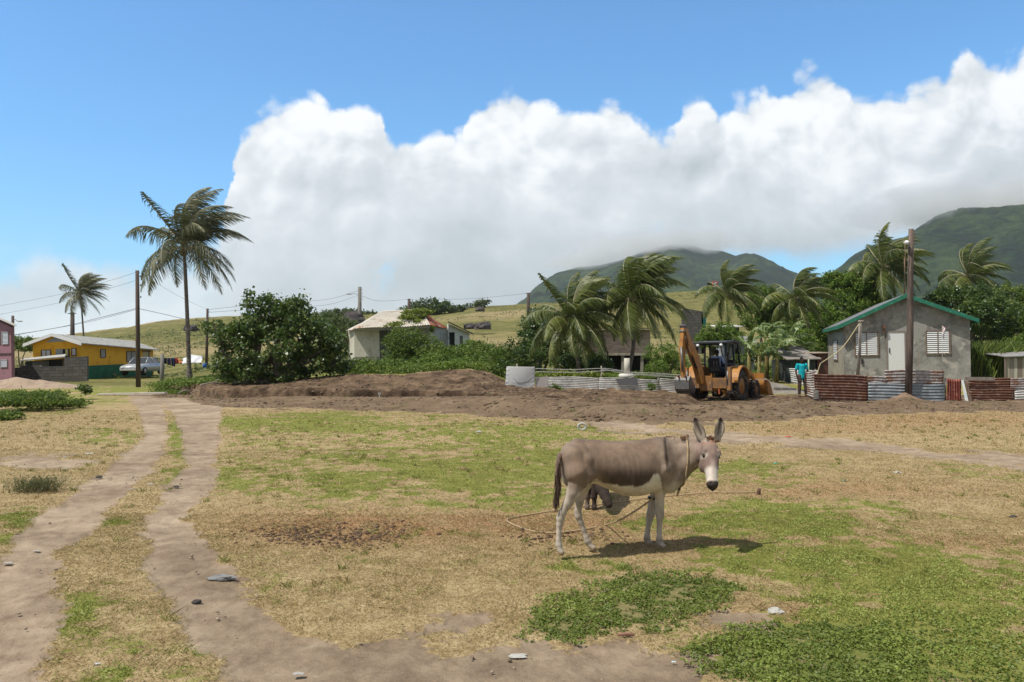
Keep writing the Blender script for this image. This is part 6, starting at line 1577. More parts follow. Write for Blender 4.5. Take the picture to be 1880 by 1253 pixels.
cable([(-40,569,62),(100,543,54),(200,516,46),(251,500,43.5)],'upper power line from the left edge to the top of the tall dark pole')
cable([(-40,585,62),(100,558,54),(200,530,46),(251,515,43.5)],'second power line just below the uppermost one, left of the dark pole')
cable([(-40,625,62),(100,603,54),(190,582,47),(253,566,43.5)],'heavy lower cable reaching the middle of the tall dark pole',.022)
cable([(20,617,60),(140,596,52),(200,582,47),(253,568,43.5)],'slack lower cable just beneath the heavy one, left of the dark pole',.016)
cable([(255,567,43.5),(300,577,48),(350,588,60),(381,589,76)],'heavy cable sagging behind the tallest palm trunk to a thin pole',.022)
cable([(255,500,43.5),(330,545,55),(381,569,76)],'thin line dropping from the top of the dark pole behind the palm')
cable([(381,569,76),(500,556,84),(600,550,90),(660,533,95)],'power line crossing above the sea-grape tree to the lamp pole',.02)
cable([(381,574,76),(500,566,84),(600,560,90),(660,542,95)],'lower power line above the sea-grape tree',.02)
cable([(661,543,95),(700,553,130),(751,550,200)],'power line from the lamp pole to the short hill pole',.03)
cable([(751,550,200),(860,549,190),(970,539,172)],'power line over the hill between the two hill poles',.04)
cable([(970,540,172),(1040,540,150),(1120,536,130)],'power line running right from the lone hill pole to the palms',.03)
cable([(1681,430,32.2),(1730,436,36),(1800,448,45),(1920,470,60)],'thin line leaving the top of the thick brown pole to the right',.009)
# small red and white mast on the hill
def mast():
    b=W(1312,533,255); o=thing('hill_mast','small red and white lattice mast on the hill crest','tower',b)
    RD=mat('mast_red',(.40,.06,.06)); s=255/1475
    m=MB()
    for x in(1308.5,1316.5): m.tube([W(x,534,255),W(x,517,255)],.18,5)
    for y in(518,523,528): m.tube([W(1308.5,y,255),W(1316.5,y,255)],.14,4)
    m.build('frame',RD,o); m=MB()
    for y in(520.5,525.5): m.tube([W(1308.5,y+2,255),W(1316.5,y-2,255)],.16,4)
    m.build('bracing',WHITE,o); m=MB(); m.tube([W(1304,534,255),W(1304,510,255)],.08,4); m.build('aerial',GREYP,o)
mast()
# ------------------------------------------------------------------ people
def person(label,loc,yaw,J,skin,clothes,hair,scale=1.0,parent_loc=None,hres=.011):
    """J: dict of joints in body space (x right, y front, z up)."""
    c,s=math.cos(yaw),math.sin(yaw); Rz=np.array([[c,-s,0],[s,c,0],[0,0,1.]])
    L0=np.array(loc,float)
    tr=lambda V:(np.asarray(V)*scale)@Rz.T+L0
    o=thing('person',label,'person',L0)
    def seg(pr,pts,k=.02,ax=None,fl=1):
        for a,b in zip(pts[:-1],pts[1:]): pr.append(((lambda p,a=a,b=b:cone(p,a[0],b[0],a[1],b[1],ax,fl)),k))
    V3=lambda n:np.array(J[n],float)
    yax=np.array([0,1.,0])
    pr=[]
    pel,che,nek,hed=V3('pelvis'),V3('chest'),V3('neck'),V3('head')
    seg(pr,[(pel,.125),((pel+che)/2,.115),(che,.13)],.05,yax,.72)
    for sg,S in((1,'r'),(-1,'l')):
        sh=V3('sh'+S); el=V3('el'+S); wr=V3('wr'+S); hp=V3('hip'+S); kn=V3('kn'+S); an=V3('an'+S); to=V3('to'+S)
        seg(pr,[(che+[0,0,.05],.085),(sh,.062)],.03); seg(pr,[(sh,.056),((sh+el)/2,.048),(el,.040)],.02); seg(pr,[(el,.040),((el*2+wr)/3,.040),(wr,.027)],.015)
        seg(pr,[(pel,.10),(hp,.095),((hp+kn)/2,.078),(kn,.058)],.03); seg(pr,[(kn,.056),((kn*2+an)/3,.056),(an,.036)],.02); seg(pr,[(an,.04),(an*[1,1,0]+to*0+[0,0,an[2]-.05],.04),(to,.032)],.02)
        # hand: palm, four unequal bent fingers and a thumb from the side of the palm
        fd=nrm(wr-el); pa=wr+fd*.075; sd=nrm(np.cross(fd,[sg,0,0.001])); 
        seg(pr,[(wr,.024),(pa,.030)],.015,np.array([1.,0,0]),.55)
        for i,(ln) in enumerate((.062,.074,.070,.054)):
            r0=pa+sd*(.027-.018*i)+fd*.012; cr=nrm(fd+np.array([-sg*.25,0,0])); m1=r0+cr*ln*.5; m2=m1+nrm(fd+np.array([-sg*.9,0,0]))*ln*.5
            seg(pr,[(r0,.0095),(m1,.009),(m2,.0075)],.004)
        t0=wr+fd*.03+sd*.025; t1=t0+nrm(fd+sd*.8)*.04; seg(pr,[(t0,.012),(t1,.010),(t1+fd*.028,.008)],.006)
    seg(pr,[(che+[0,0,.08],.07),(nek,.052),((nek+hed)/2,.05)],.03)
    f=nrm(V3('look')); u=nrm(hed-nek); r_=nrm(np.cross(f,u)); hc=hed
    Rh=np.array([r_,f,u]).T
    def hd(a,b,c_): return hc+r_*a+f*b+u*c_
    pr.append(((lambda p:ellf(p,hd(0,-.005,.02),(.074,.092,.098),Rh)),.02))
    pr.append(((lambda p:ellf(p,hd(0,.018,-.06),(.052,.06,.055),Rh)),.03))
    pr.append(((lambda p:cone(p,hd(0,.088,.015),hd(0,.106,-.022),.008,.014)),.01))
    pr.append(((lambda p:cone(p,hd(-.022,.083,-.058),hd(.022,.083,-.058),.008,.008)),.008))
    for e in(-1,1):
        pr.append(((lambda p,e=e:ellf(p,hd(e*.078,-.005,-.005),(.010,.02,.032),Rh)),.008))
        pr.append(((lambda p,e=e:ellf(p,hd(e*.032,.090,.018),(.016,.012,.010),Rh)),-.008))
    ff=field(pr); P_=np.array([v for v in J.values() if len(v)==3]); lo=P_.min(0)-.2; hi=P_.max(0)+.25; 
    def colf(V,Nn): 
        n1=fbm(V[:,0]*12,V[:,1]*12,V[:,2]*12,3,5)-.5
        C=np.tile(np.array(skin),(len(V),1))*(1+n1*.4)[:,None]; 
        for e in(-1,1):
            d=np.linalg.norm(V-hd(e*.032,.080,.018),axis=1); C[d<.012]=[.02,.015,.012]
        return np.clip(C,0,1)
    body('body',ff,lo,hi,hres,colf,vcmat('skin',rough=.5,spec=.35,bump=.1),o,tr=tr)
    hp_=[((lambda p:ellf(p,hd(0,-.022,.045),(.080,.092,.088),Rh)),0),((lambda p:-((p-hd(0,.035,.03))@nrm(-f*.75+u*.65))),-.0001)]
    hf=lambda p:np.maximum(ellf(p,hd(0,-.020,.040),(.081,.096,.090),Rh),-((p-hd(0,.045,.035))@nrm(-f*.8+u*.6)))
    body('hair',hf,hc-.2,hc+.2,.008,lambda V,Nn:np.tile(np.array(hair),(len(V),1)),vcmat('hair',rough=.9,bump=.6,bs=200),o,tr=tr)
    for nm,fn,box_,col in clothes(J,seg,field,V3):
        m=vcmat('cloth_'+nm,rough=.85,bump=.3,bs=40,bd=.01)
        body(nm,fn,np.array(box_[0]),np.array(box_[1]),.011,(lambda V,Nn,col=col:np.clip(np.tile(np.array(col),(len(V),1))*(1+(fbm(V[:,0]*14,V[:,1]*14,V[:,2]*9,3,7)-.5)*.7)[:,None],0,1)),m,o,tr=tr)
    return o,tr
def std_clothes(shirt,trou,shoe,sleeve=.55):
    def g(J,seg,field,V3):
        pel,che,nek=V3('pelvis'),V3('chest'),V3('neck'); yax=np.array([0,1.,0]); out=[]
        pr=[]; seg(pr,[(pel+[0,0,-.07],.152),((pel+che)/2,.142),(che+[0,0,.02],.160)],.05,yax,.78)
        for S in'rl':
            sh=V3('sh'+S); el=V3('el'+S); seg(pr,[(che+[0,0,.06],.10),(sh,.066)],.04); seg(pr,[(sh,.066),(sh+(el-sh)*sleeve*1.1,.066)],.03)
        fb=field(pr)
        fb2=lambda p:np.maximum(np.maximum(fb(p),(pel[2]-.17)-p[:,2]),-(np.linalg.norm(p-(nek+[0,.02,.045]),axis=1)-.085))
        def cut(p):
            d=fb2(p)
            for S in'rl':
                sh=V3('sh'+S); el=V3('el'+S); a=nrm(el-sh); d=np.maximum(d,np.where(np.linalg.norm(p-el,axis=1)<.3,(p-(sh+(el-sh)*sleeve*1.15))@a,-1))
            return d
        out.append(('shirt',fb2,(np.minimum(pel,che)-[.42,.32,.3],np.maximum(nek,che)+[.42,.32,.15]),shirt))
        pr=[]; seg(pr,[(pel+[0,0,.02],.135),(pel+[0,0,-.06],.14)],.03,yax,.8)
        for S in'rl':
            hp=V3('hip'+S);kn=V3('kn'+S);an=V3('an'+S); seg(pr,[(hp,.105),((hp+kn)/2,.092),(kn,.076),((kn+an)/2,.072),(an+(kn-an)*.08,.064)],.025)
        ft=field(pr); allp=np.array([V3(k) for k in J if len(J[k])==3 and k[:2] in('hi','kn','an','pe')])
        out.append(('trousers',lambda p:np.maximum(ft(p),p[:,2]-(pel[2]+.10)),(allp.min(0)-.17,allp.max(0)+.2),trou))
        for S in'rl':
            an=V3('an'+S);to=V3('to'+S); pr=[]; seg(pr,[(an+[0,-.02,-.035],.048),(an+[0,-.03,-.055],.044)],.02); seg(pr,[(an+[0,-.01,-.05],.046),(to,.040)],.02)
            fs=field(pr); lo=min(an[2]-.09,to[2]-.04)
            out.append(('shoe',(lambda p,fs=fs,lo=lo:np.maximum(fs(p),lo-p[:,2])),(np.minimum(an,to)-.12,np.maximum(an,to)+.12),shoe))
        return out
    return g
J1=dict(pelvis=(0,0,.93),chest=(0,-.01,1.30),neck=(0,.0,1.47),head=(0.0,.03,1.63),look=(-.12,1,-.12),
  shr=(.19,0,1.41),elr=(.255,-.03,1.13),wrr=(.25,.06,.89),shl=(-.19,0,1.41),ell=(-.27,-.02,1.14),wrl=(-.30,.07,.90),
  hipr=(.095,0,.90),knr=(.12,.02,.49),anr=(.13,-.01,.09),tor=(.17,.15,.035),hipl=(-.095,0,.90),knl=(-.14,.03,.49),anl=(-.165,-.0,.09),tol=(-.20,.16,.035))
pb=base(1473,36.0); pb[2]=W(1473,727.5,36.0)[2]
person('man in a turquoise T-shirt and brown trousers standing beside the rusty fence',pb,math.pi,J1,(.055,.032,.022),std_clothes((.012,.40,.47),(.075,.052,.042),(.16,.11,.07)),(.012,.010,.009),scale=.99)
def shirt_print():
    pass
# ------------------------------------------------------------------ the digger
def backhoe():
    HD=R_(55); c,s=math.cos(HD),math.sin(HD); Rm=np.array([[c,-s,0],[s,c,0],[0,0,1.]])
    O=W(1319,738.5,33.9)
    o=thing('backhoe_loader','dusty yellow digger with its rear arm raised, open black cab and front loader bucket','digger',O)
    X=lambda x,y,z:O+Rm@np.array([x,y,z],float)
    YL=mat('digger_yellow',(.38,.17,.035),[((.28,.12,.028),2.5,.48,.64),((.20,.11,.055),2.2,.58,.70),((.55,.33,.13),6,.60,.72)],rough=.55,spec=.35,bump=.1,bs=30)
    YD=mat('digger_ochre',(.27,.13,.04),[((.17,.10,.06),3,.45,.62),((.34,.2,.09),5,.55,.7)],rough=.7)
    BK=mat('digger_black',(.02,.02,.022),[((.07,.06,.05),4,.55,.7)],rough=.6)
    GR=mat('digger_steel',(.16,.155,.15),[((.24,.22,.19),5,.5,.65),((.09,.07,.06),6,.6,.7)],rough=.45,metal=.5)
    CH=mat('chrome_rod',(.6,.6,.6),rough=.2,metal=1,vary=.03)
    TY=mat('tyre_rubber',(.025,.024,.024),[((.12,.095,.07),6,.48,.62)],rough=.95,bump=.4)
    def bar(m,a,b,w,h,w2=None,h2=None):
        a=np.array(X(*a));b=np.array(X(*b)); d=nrm(b-a); sd=Rm@np.array([0,1.,0]); sd=nrm(sd-d*(sd@d)); up=np.cross(d,sd)
        w2=w2 or w;h2=h2 or h
        vs=[a+sd*x*w/2+up*z*h/2 for x,z in((-1,-1),(1,-1),(1,1),(-1,1))]+[b+sd*x*w2/2+up*z*h2/2 for x,z in((-1,-1),(1,-1),(1,1),(-1,1))]
        m.add(vs,[(3,2,1,0),(4,5,6,7),(0,1,5,4),(1,2,6,5),(2,3,7,6),(3,0,4,7)])
    def wheel(x,y,r,w,rimr):
        yd=Rm@np.array([0,1.,0]); ctr=X(x,y,r); sg=-1 if y<0 else 1
        m=MB(); prof=[(rimr,-w*.40),(r*.80,-w*.5),(r*.95,-w*.46),(r,-w*.30),(r,w*.30),(r*.95,w*.46),(r*.80,w*.5),(rimr,w*.40)]
        k=30; xd=Rm@np.array([1.,0,0]); vs=[]
        for i in range(k):
            a=2*math.pi*i/k; d=xd*math.cos(a)+UPZ*math.sin(a)
            for (rr,o_) in prof: vs.append(ctr+d*rr+yd*o_)
        n=len(prof); fs=[(i*n+j,i*n+(j+1)%n,((i+1)%k)*n+(j+1)%n,((i+1)%k)*n+j) for i in range(k) for j in range(n)]
        m.add(vs,fs,False)
        nl=20
        for i in range(nl):
            for h_ in(-1,1):
                a=2*math.pi*(i+.5*(h_>0))/nl; d=xd*math.cos(a)+UPZ*math.sin(a); tt=-xd*math.sin(a)+UPZ*math.cos(a)
                e1=yd*h_; R=np.array([nrm(yd*.8+tt*.5*h_),nrm(tt*.8-yd*.5*h_),d]).T
                m.box(ctr+d*(r+.012)+yd*h_*w*.24,(w*.52,r*.07,.055),R)
        t=m.build('tyre',TY,o)
        m=MB(); m.tube([ctr-yd*w*.36,ctr+yd*w*.22*1],[rimr,rimr],26)
        rm=m.build('rim',YL if r>.5 else YD,t)
        m=MB(); m.tube([ctr+yd*sg*w*.30,ctr+yd*sg*w*.42],[rimr*.42,rimr*.3],16); 
        for i in range(8):
            a=2*math.pi*i/8; d=xd*math.cos(a)+UPZ*math.sin(a); m.ell(ctr+d*rimr*.6+yd*sg*w*.37,.022,a=6,b=4)
        m.build('hub',YD,rm)
    for y in(-.86,.86): wheel(0,y,.68,.44,.36); wheel(2.12,y*.97,.41,.28,.21)
    m=MB(); bar(m,(-1.15,0,.72),(1.0,0,.72),.62,.42); bar(m,(1.0,0,.78),(2.75,0,.75),.50,.40); bar(m,(2.1,-.8,.42),(2.1,.8,.42),.16,.16); bar(m,(0,-.75,.66),(0,.75,.66),.22,.26); m.build('chassis',YD,o,bevel=.01)
    m=MB(); bar(m,(1.0,0,1.22),(2.75,0,1.14),.80,.62,.70,.50); m.build('bonnet',YL,o,bevel=.04)
    m=MB(); bar(m,(2.76,0,1.12),(2.82,0,1.12),.62,.44); m.build('grille',BK,o)
    m=MB(); m.tube([X(1.9,.25,1.4),X(1.9,.25,2.05),X(1.85,.25,2.12)],.045,8); m.build('exhaust',BK,o)
    # mudguards
    for y in(-.86,.86):
        m=MB(); vs=[];k=10
        for i in range(k+1):
            a=R_(168-150*i/k)
            for rr in(.76,.82):
                for yy in(-.27,.27): vs.append(X(rr*1.02*math.cos(a),y+yy,.68+rr*1.05*math.sin(a)))
        for i in range(k):
            b=i*4; fs=[(b,b+1,b+5,b+4),(b+2,b+6,b+7,b+3),(b,b+4,b+6,b+2),(b+1,b+3,b+7,b+5)]; m.add(vs[:0],[]); 
            m.f+= [tuple(x for x in f) for f in []]
        m.add(vs,[f for i in range(k) for b in [i*4] for f in ((b,b+1,b+5,b+4),(b+2,b+6,b+7,b+3),(b,b+4,b+6,b+2),(b+1,b+3,b+7,b+5))]+[(0,2,3,1),(4*k,4*k+1,4*k+3,4*k+2)])
        yi=y-.27*np.sign(y)
        pts=[X(.80*math.cos(R_(168-150*i/k)),yi,.68+.84*math.sin(R_(168-150*i/k))) for i in range(k+1)]+[X(.6,yi,.95),X(-.6,yi,.95)]
        m.slab(pts,.02*(-np.sign(y)),Rm@np.array([0,1.,0]))
        m.build('mudguard',YL,o)
    # cab: floor, posts, roof, seat, steering
    m=MB(); bar(m,(-.75,0,.98),(1.05,0,.98),1.25,.08); m.build('cab_floor',BK,o)
    m=MB(); 
    for y in(-.66,.66):
        for x0,x1 in((-.78,-.66),(.22,.16),(1.0,.72)): bar(m,(x0,y,1.0),(x1,y*.93,2.46),.07,.07)
        bar(m,(-.75,y,1.62),(.2,y,1.60),.05,.05); bar(m,(-.66,y*.93,2.44),(.72,y*.93,2.44),.06,.06)
    bar(m,(-.66,-.6,2.44),(-.66,.6,2.44),.06,.06); bar(m,(.72,-.6,2.44),(.72,.6,2.44),.06,.06); m.build('cab_frame',BK,o)
    m=MB(); bar(m,(-.92,0,2.50),(.0,0,2.55),1.45,.07); bar(m,(.0,0,2.55),(1.0,0,2.47),1.45,.07); m.build('cab_roof',mat('cab_roof',(.035,.036,.036),[((.10,.10,.09),3,.5,.66)],rough=.5),o,bevel=.015)
    m=MB(); 
    for y in(-.5,.5): m.ell(X(-.9,y,2.40),(.07,.07,.06)); m.ell(X(1.0,y,2.40),(.07,.07,.06))
    m.build('work_lamps',mat('lamp_white',(.78,.80,.82),rough=.3),o)
    m=MB(); bar(m,(-.30,0,1.28),(.22,0,1.30),.50,.14); bar(m,(-.34,0,1.30),(-.46,0,1.86),.48,.12); bar(m,(-.05,0,1.0),(-.05,0,1.24),.2,.2); m.build('seat',BK,o,bevel=.03)
    m=MB(); p=[X(.62+.05*math.cos(a)*3.2*.3,.19*math.cos(a),1.62+.17*math.sin(a)*.55+.0) for a in np.linspace(0,2*math.pi,17)]; m.tube(p,.014,5,cap=False); m.tube([X(.62,0,1.62),X(.8,0,1.1)],.03,6); m.build('steering_wheel',BK,o)
    m=MB(); bar(m,(.75,0,1.1),(.95,0,1.75),.8,.12); m.build('dashboard',BK,o)
    m=MB(); 
    for y in(-.25,-.12,.12,.25): m.tube([X(-.72,y,1.3),X(-.76,y,1.72)],.012,5)
    m.build('levers',BK,o)
    # front loader
    for y in(-.62,.62):
        m=MB(); bar(m,(.95,y,.80),(.95,y,1.45),.10,.30); bar(m,(.95,y,1.42),(2.35,y,1.12),.10,.24,.10,.20); bar(m,(2.35,y,1.12),(3.15,y,.50),.10,.20,.10,.14); a=m.build('loader_arm',YL,o,bevel=.012)
        m=MB(); m.tube([X(1.0,y,.85),X(1.7,y,1.0)],.055,8); m.build('ram',YD,a); m=MB(); m.tube([X(1.7,y,1.0),X(2.2,y,1.08)],.028,8); m.build('ram_rod',CH,a)
    m=MB(); yd=Rm@np.array([0,1.,0]); prof=[(3.12,.80),(3.10,.35),(3.22,.14),(3.95,.10),(3.95,.13),(3.28,.20),(3.18,.40),(3.22,.82)]
    pts=[X(x,-1.1,z) for x,z in prof]; m.slab(pts,2.2,yd)
    for y in(-1.1,1.07): m.slab([X(x,y,z) for x,z in((3.12,.80),(3.10,.35),(3.22,.14),(3.93,.11),(3.80,.36),(3.45,.72))],.03,yd)
    m.build('loader_bucket',YL,o)
    m=MB(); bar(m,(3.93,-1.1,.115),(4.02,-1.1,.11),.001,.001) if False else m.slab([X(3.93,-1.12,.09),X(4.03,-1.12,.09),X(4.03,1.12,.09),X(3.93,1.12,.09)],.03,UPZ); m.build('cutting_edge',GR,o)
    m=MB(); m.tube([X(2.95,-1.0,.62),X(2.95,1.0,.62)],.20,14); bar(m,(2.9,-.8,.95),(3.08,-.8,.95),.001,.001) if False else None; m.build('cross_tube',YL,o)
    m=MB(); m.slab([X(2.95,-1.0,.86),X(3.09,-1.0,.86),X(3.09,1.0,.86),X(2.95,1.0,.86)],.26,UPZ); m.build('bucket_back_plate',YL,o)
    # rear frame, stabilisers and arm
    m=MB(); bar(m,(-1.15,0,.85),(-1.32,0,.85),1.7,.42); bar(m,(-1.3,0,.55),(-1.3,0,1.15),.5,.1); m.build('rear_frame',YD,o,bevel=.01)
    for y in(-.92,.92):
        m=MB(); bar(m,(-1.2,y,.55),(-1.12,y,1.50),.16,.20,.14,.16); st=m.build('stabiliser',YD,o,bevel=.01)
        m=MB(); bar(m,(-1.22,y,.50),(-1.0,y*1.0,.42),.22,.05); m.build('stabiliser_foot',GR,st); m=MB(); m.tube([X(-1.26,y*.94,.8),X(-1.2,y*.94,1.35)],.04,8); m.build('ram',GR,st)
    B0=(-1.40,.18,.86); B1=(-1.55,.30,1.65); B2=(-1.88,.52,2.55); B3=(-2.10,.62,3.10)
    m=MB(); 
    for dy in(-.10,.10):
        q=lambda p:(p[0],p[1]+dy,p[2])
        bar(m,q(B0),q(B1),.05,.34,.05,.44); bar(m,q(B1),q(B2),.05,.44,.05,.34); bar(m,q(B2),q(B3),.05,.34,.05,.16)
    bar(m,B0,B1,.16,.22); bar(m,B1,B2,.16,.26); m.build('boom',YL,o,bevel=.008)
    m=MB(); bar(m,B3,(-2.22,.64,2.25),.16,.20,.16,.30); bar(m,(-2.22,.64,2.25),(-2.24,.60,1.10),.15,.26,.13,.16); dp=m.build('dipper_arm',YL,o,bevel=.01)
    m=MB(); m.tube([X(-1.62,.34,1.5),X(-1.98,.5,2.45)],.06,9); m.build('ram',YD,o); m=MB(); m.tube([X(-1.98,.5,2.45),X(-2.12,.6,2.98)],.03,9); m.build('ram_rod',CH,o)
    m=MB(); m.tube([X(-2.12,.5,3.16),X(-2.12,.74,3.16)],.07,10); m.tube([X(-2.2,.5,2.98),X(-2.2,.74,2.98)],.06,10); bar(m,(-2.06,.62,2.95),(-2.16,.62,3.24),.24,.12); m.build('boom_head',GR,o)
    m=MB(); m.tube([X(-2.38,.60,2.35),X(-2.40,.56,1.35)],.05,8); m.build('ram',GR,dp)
    # hoses
    m=MB()
    for k in range(3): m.tube(catm([X(-1.3,.1+.05*k,1.0),X(-1.75-.04*k,.3,1.7),X(-1.8,.45+.04*k,2.4),X(-2.0,.55,2.9)],5),.014,5)
    m.build('hoses',BK,o)
    # digging bucket with teeth, curled in
    m=MB(); prof=[(-2.25,1.18),(-2.42,1.02),(-2.42,.66),(-2.2,.46),(-1.88,.48),(-1.72,.62),(-1.76,.66),(-1.92,.56),(-2.17,.55),(-2.33,.70),(-2.33,.98),(-2.2,1.08)]
    m.slab([X(x,.28,z) for x,z in prof],.62,yd)
    for y in(.28,.88): m.slab([X(x,y,z) for x,z in((-2.25,1.18),(-2.42,1.02),(-2.42,.66),(-2.2,.46),(-1.88,.48),(-1.72,.62))],.02,yd)
    bk=m.build('digging_bucket',GR,o)
    m=MB()
    for k in range(4): bar(m,(-1.78,.34+k*.16,.58),(-1.60,.34+k*.16,.72),.06,.05,.03,.02)
    m.build('bucket_teeth',mat('worn_steel',(.7,.7,.7),rough=.3,metal=.8),bk)
    m=MB(); bar(m,(-2.24,.44,1.1),(-2.52,.44,1.2),.04,.07); bar(m,(-2.24,.74,1.1),(-2.52,.74,1.2),.04,.07); m.build('bucket_links',YD,o)
    # number plate sized warning strip
    m=MB(); bar(m,(-1.345,-.55,.42),(-1.36,-.55,.62),.05,.05); m.build('reflector',mat('reflector',(.45,.12,.05)),o)
    # driver
    Jd=dict(pelvis=(0,-.02,.30),chest=(0,.02,.66),neck=(0,.03,.83),head=(0,.05,.98),look=(0,1,-.1),
      shr=(.19,.02,.77),elr=(.26,.16,.54),wrr=(.16,.40,.50),shl=(-.19,.02,.77),ell=(-.26,.16,.54),wrl=(-.16,.40,.50),
      hipr=(.10,.02,.28),knr=(.14,.46,.30),anr=(.14,.52,-.10),tor=(.14,.68,-.14),hipl=(-.10,.02,.28),knl=(-.14,.46,.30),anl=(-.14,.52,-.10),tol=(-.14,.68,-.14))
    person('driver in a pale blue shirt seated in the digger cab, back turned',X(-.08,0,1.10),HD-math.pi/2,Jd,(.05,.03,.02),std_clothes((.28,.36,.55),(.03,.035,.06),(.03,.03,.03),.8),(.012,.012,.014),hres=.014)
backhoe()
# ------------------------------------------------------------------ car
def car():
    Y=64; a=W(236,688,61.5); b=W(291,687,66.5)
    d=nrm((b-a)*[1,1,0]); sd=np.array([-d[1],d[0],0]); O=(a+b)/2; O=W(263,688.5,64)
    d=nrm(np.array([.05,1.0,0])); sd=np.array([-d[1],d[0],0])
    X=lambda x,y,z:O+d*x+sd*y+UPZ*z
    o=thing('parked_car','silver-grey saloon car parked at the far end of the yellow house','car',O)
    PT=mat('silver_paint',(.42,.44,.46),rough=.3,spec=.6,metal=.3,vary=.06); GL=mat('car_glass',(.03,.035,.04),rough=.08,spec=.8,vary=0)
    st=[(-2.1,.42,.62,.74),(-2.05,.36,.72,.80),(-1.3,.30,.86,.84),(-.75,.28,.90,.85),(.9,.28,.92,.85),(1.5,.30,.92,.84),(2.0,.36,.88,.80),(2.08,.42,.78,.74)]
    m=MB(); vs=[]
    for x,z0,z1,w in st: vs+=[X(x,-w,z0),X(x,w,z0),X(x,w,z0+(z1-z0)*.6),X(x,w*.9,z1),X(x,-w*.9,z1),X(x,-w,z0+(z1-z0)*.6)]
    n=6; fs=[(i*n+j,i*n+(j+1)%n,(i+1)*n+(j+1)%n,(i+1)*n+j) for i in range(len(st)-1) for j in range(n)]+[tuple(range(n)),tuple((len(st)-1)*n+j for j in range(n))]
    m.add(vs,fs,True); m.build('body',PT,o)
    m=MB(); cab=[(-.95,.88,.70),(-.35,1.34,.58),(.85,1.36,.58),(1.4,.90,.70)]; vs=[]
    for x,z,w in cab: vs+=[X(x,-w,z),X(x,w,z)]
    vs+= [X(-.95,-.76,.80),X(-.95,.76,.80),X(1.4,-.76,.80),X(1.4,.76,.80)]
    m.add(vs,[(0,1,3,2),(2,3,5,4),(4,5,7,6),(0,2,4,6,10,8),(1,9,11,7,5,3)]); m.build('cabin_glass',GL,o)
    m=MB(); m.slab([X(-.33,-.57,1.35),X(.85,-.57,1.37),X(.85,.57,1.37),X(-.33,.57,1.35)],.03,UPZ)
    for y in(-1,1):
        for p,q_ in(((-.95,.70,.88),(-.35,.59,1.35)),((.25,.70,.88),(.25,.59,1.36)),((1.4,.70,.90),(.85,.59,1.37))): m.tube([X(p[0],p[1]*y,p[2]),X(q_[0],q_[1]*y,q_[2])],.035,6)
    m.build('roof',PT,o)
    for x in(-1.35,1.3):
        for y in(-1,1):
            m=MB(); m.tube([X(x,y*.66,.32),X(x,y*.88,.32)],[.32,.32],18); t=m.build('wheel',mat('tyre_black',(.02,.02,.02)),o)
            m=MB(); m.tube([X(x,y*.87,.32),X(x,y*.895,.32)],[.19,.17],14); m.build('hubcap',mat('hubcap',(.35,.35,.36),metal=.5,rough=.4),t)
    m=MB(); m.slab([X(-2.13,-.70,.40),X(-2.13,.70,.40),X(-2.13,.70,.52),X(-2.13,-.70,.52)],-.06,d); m.build('bumper',mat('bumper',(.55,.55,.55),rough=.4),o)
    for y in(-.55,.55): m=MB(); m.ell(X(-2.09,y,.62),(.08,.14,.07)); m.build('headlight',mat('headlight',(.8,.8,.78),rough=.15),o)
car()
# ------------------------------------------------------------------ washing line
def washing():
    Y=70; cols=[(.02,.02,.03),(.03,.035,.09),(.04,.05,.13),(.02,.02,.025),(.06,.05,.12),(.03,.04,.10),(.30,.05,.05)]
    nm=['black','navy','dark blue','dark','purple','dull blue','red-edged']
    xs=[279,287,296,304,311,318,324]
    m=MB(); m.tube(catm([W(272,656,Y),W(300,659,Y),W(330,656,Y)],6),.012,4); m.build('washing_line',mat('cable_black',(.05,.05,.055)),loc=W(300,659,Y),label='washing line strung right of the yellow house',cat='line')
    for i,x in enumerate(xs):
        w=6.5; h=11+2*((i*7)%3); m=MB(); k=6; vs=[]
        for j in range(k+1):
            for q_ in range(5):
                u=q_/4; v=j/k; vs.append(W(x-w/2+u*w,657.5+v*h,Y)+np.array([0,.08*math.sin(u*7+i+v*2),0]))
        m.add(vs,[(j*5+q_,j*5+q_+1,(j+1)*5+q_+1,(j+1)*5+q_) for j in range(k) for q_ in range(4)],True)
        ob=m.build('hung_cloth',mat('cloth_%d'%i,cols[i]),loc=W(x,657,Y),label='%s garment, number %s from the left on the washing line'%(nm[i],['one','two','three','four','five','six','seven'][i]),cat='clothing',group='garments on the washing line')
        ob.modifiers.new('t','SOLIDIFY').thickness=.006
    m=MB(); k=14; vs=[]
    for j in range(9):
        for q_ in range(k+1):
            u=q_/k; v=j/8; top=659-7*math.sin(u*2.6)**.8; y=top+(668-2*u-top)*v; vs.append(W(335+u*36,y+.8*math.sin(u*11)*(1-v),66-.9*v)+np.array([0,.12*math.sin(u*13+v*5),0]))
    m.add(vs,[(j*(k+1)+q_,j*(k+1)+q_+1,(j+1)*(k+1)+q_+1,(j+1)*(k+1)+q_) for j in range(8) for q_ in range(k)],True)
    m.build('white_sheet',mat('sheet_white',(.60,.60,.64)),loc=W(350,668,66),label='crumpled white sheet lying on the grass behind the tallest palm trunk',cat='sheet').modifiers.new('t','SOLIDIFY').thickness=.01
    m=MB(); m.ell(W(333,666,66.5),(.22,.15,.12)); m.tube([W(327,659,66.5),W(333,668,66.5)],.05,6); m.build('orange_cloth',mat('orange_cloth',(.60,.20,.06)),loc=W(333,666,66.5),label='small orange cloth at the lower left corner of the white sheet',cat='cloth')
    m=MB(); m.tube([W(376,676,64),W(376,668,64)],[.16,.17],12); m.tube([W(376,668,64),W(376,667,64)],[.17,.1],12); m.build('barrel',mat('barrel_blue',(.02,.09,.35),rough=.4),loc=W(376,676,64),label='small blue barrel at the left edge of the sea-grape tree',cat='barrel')
washing()
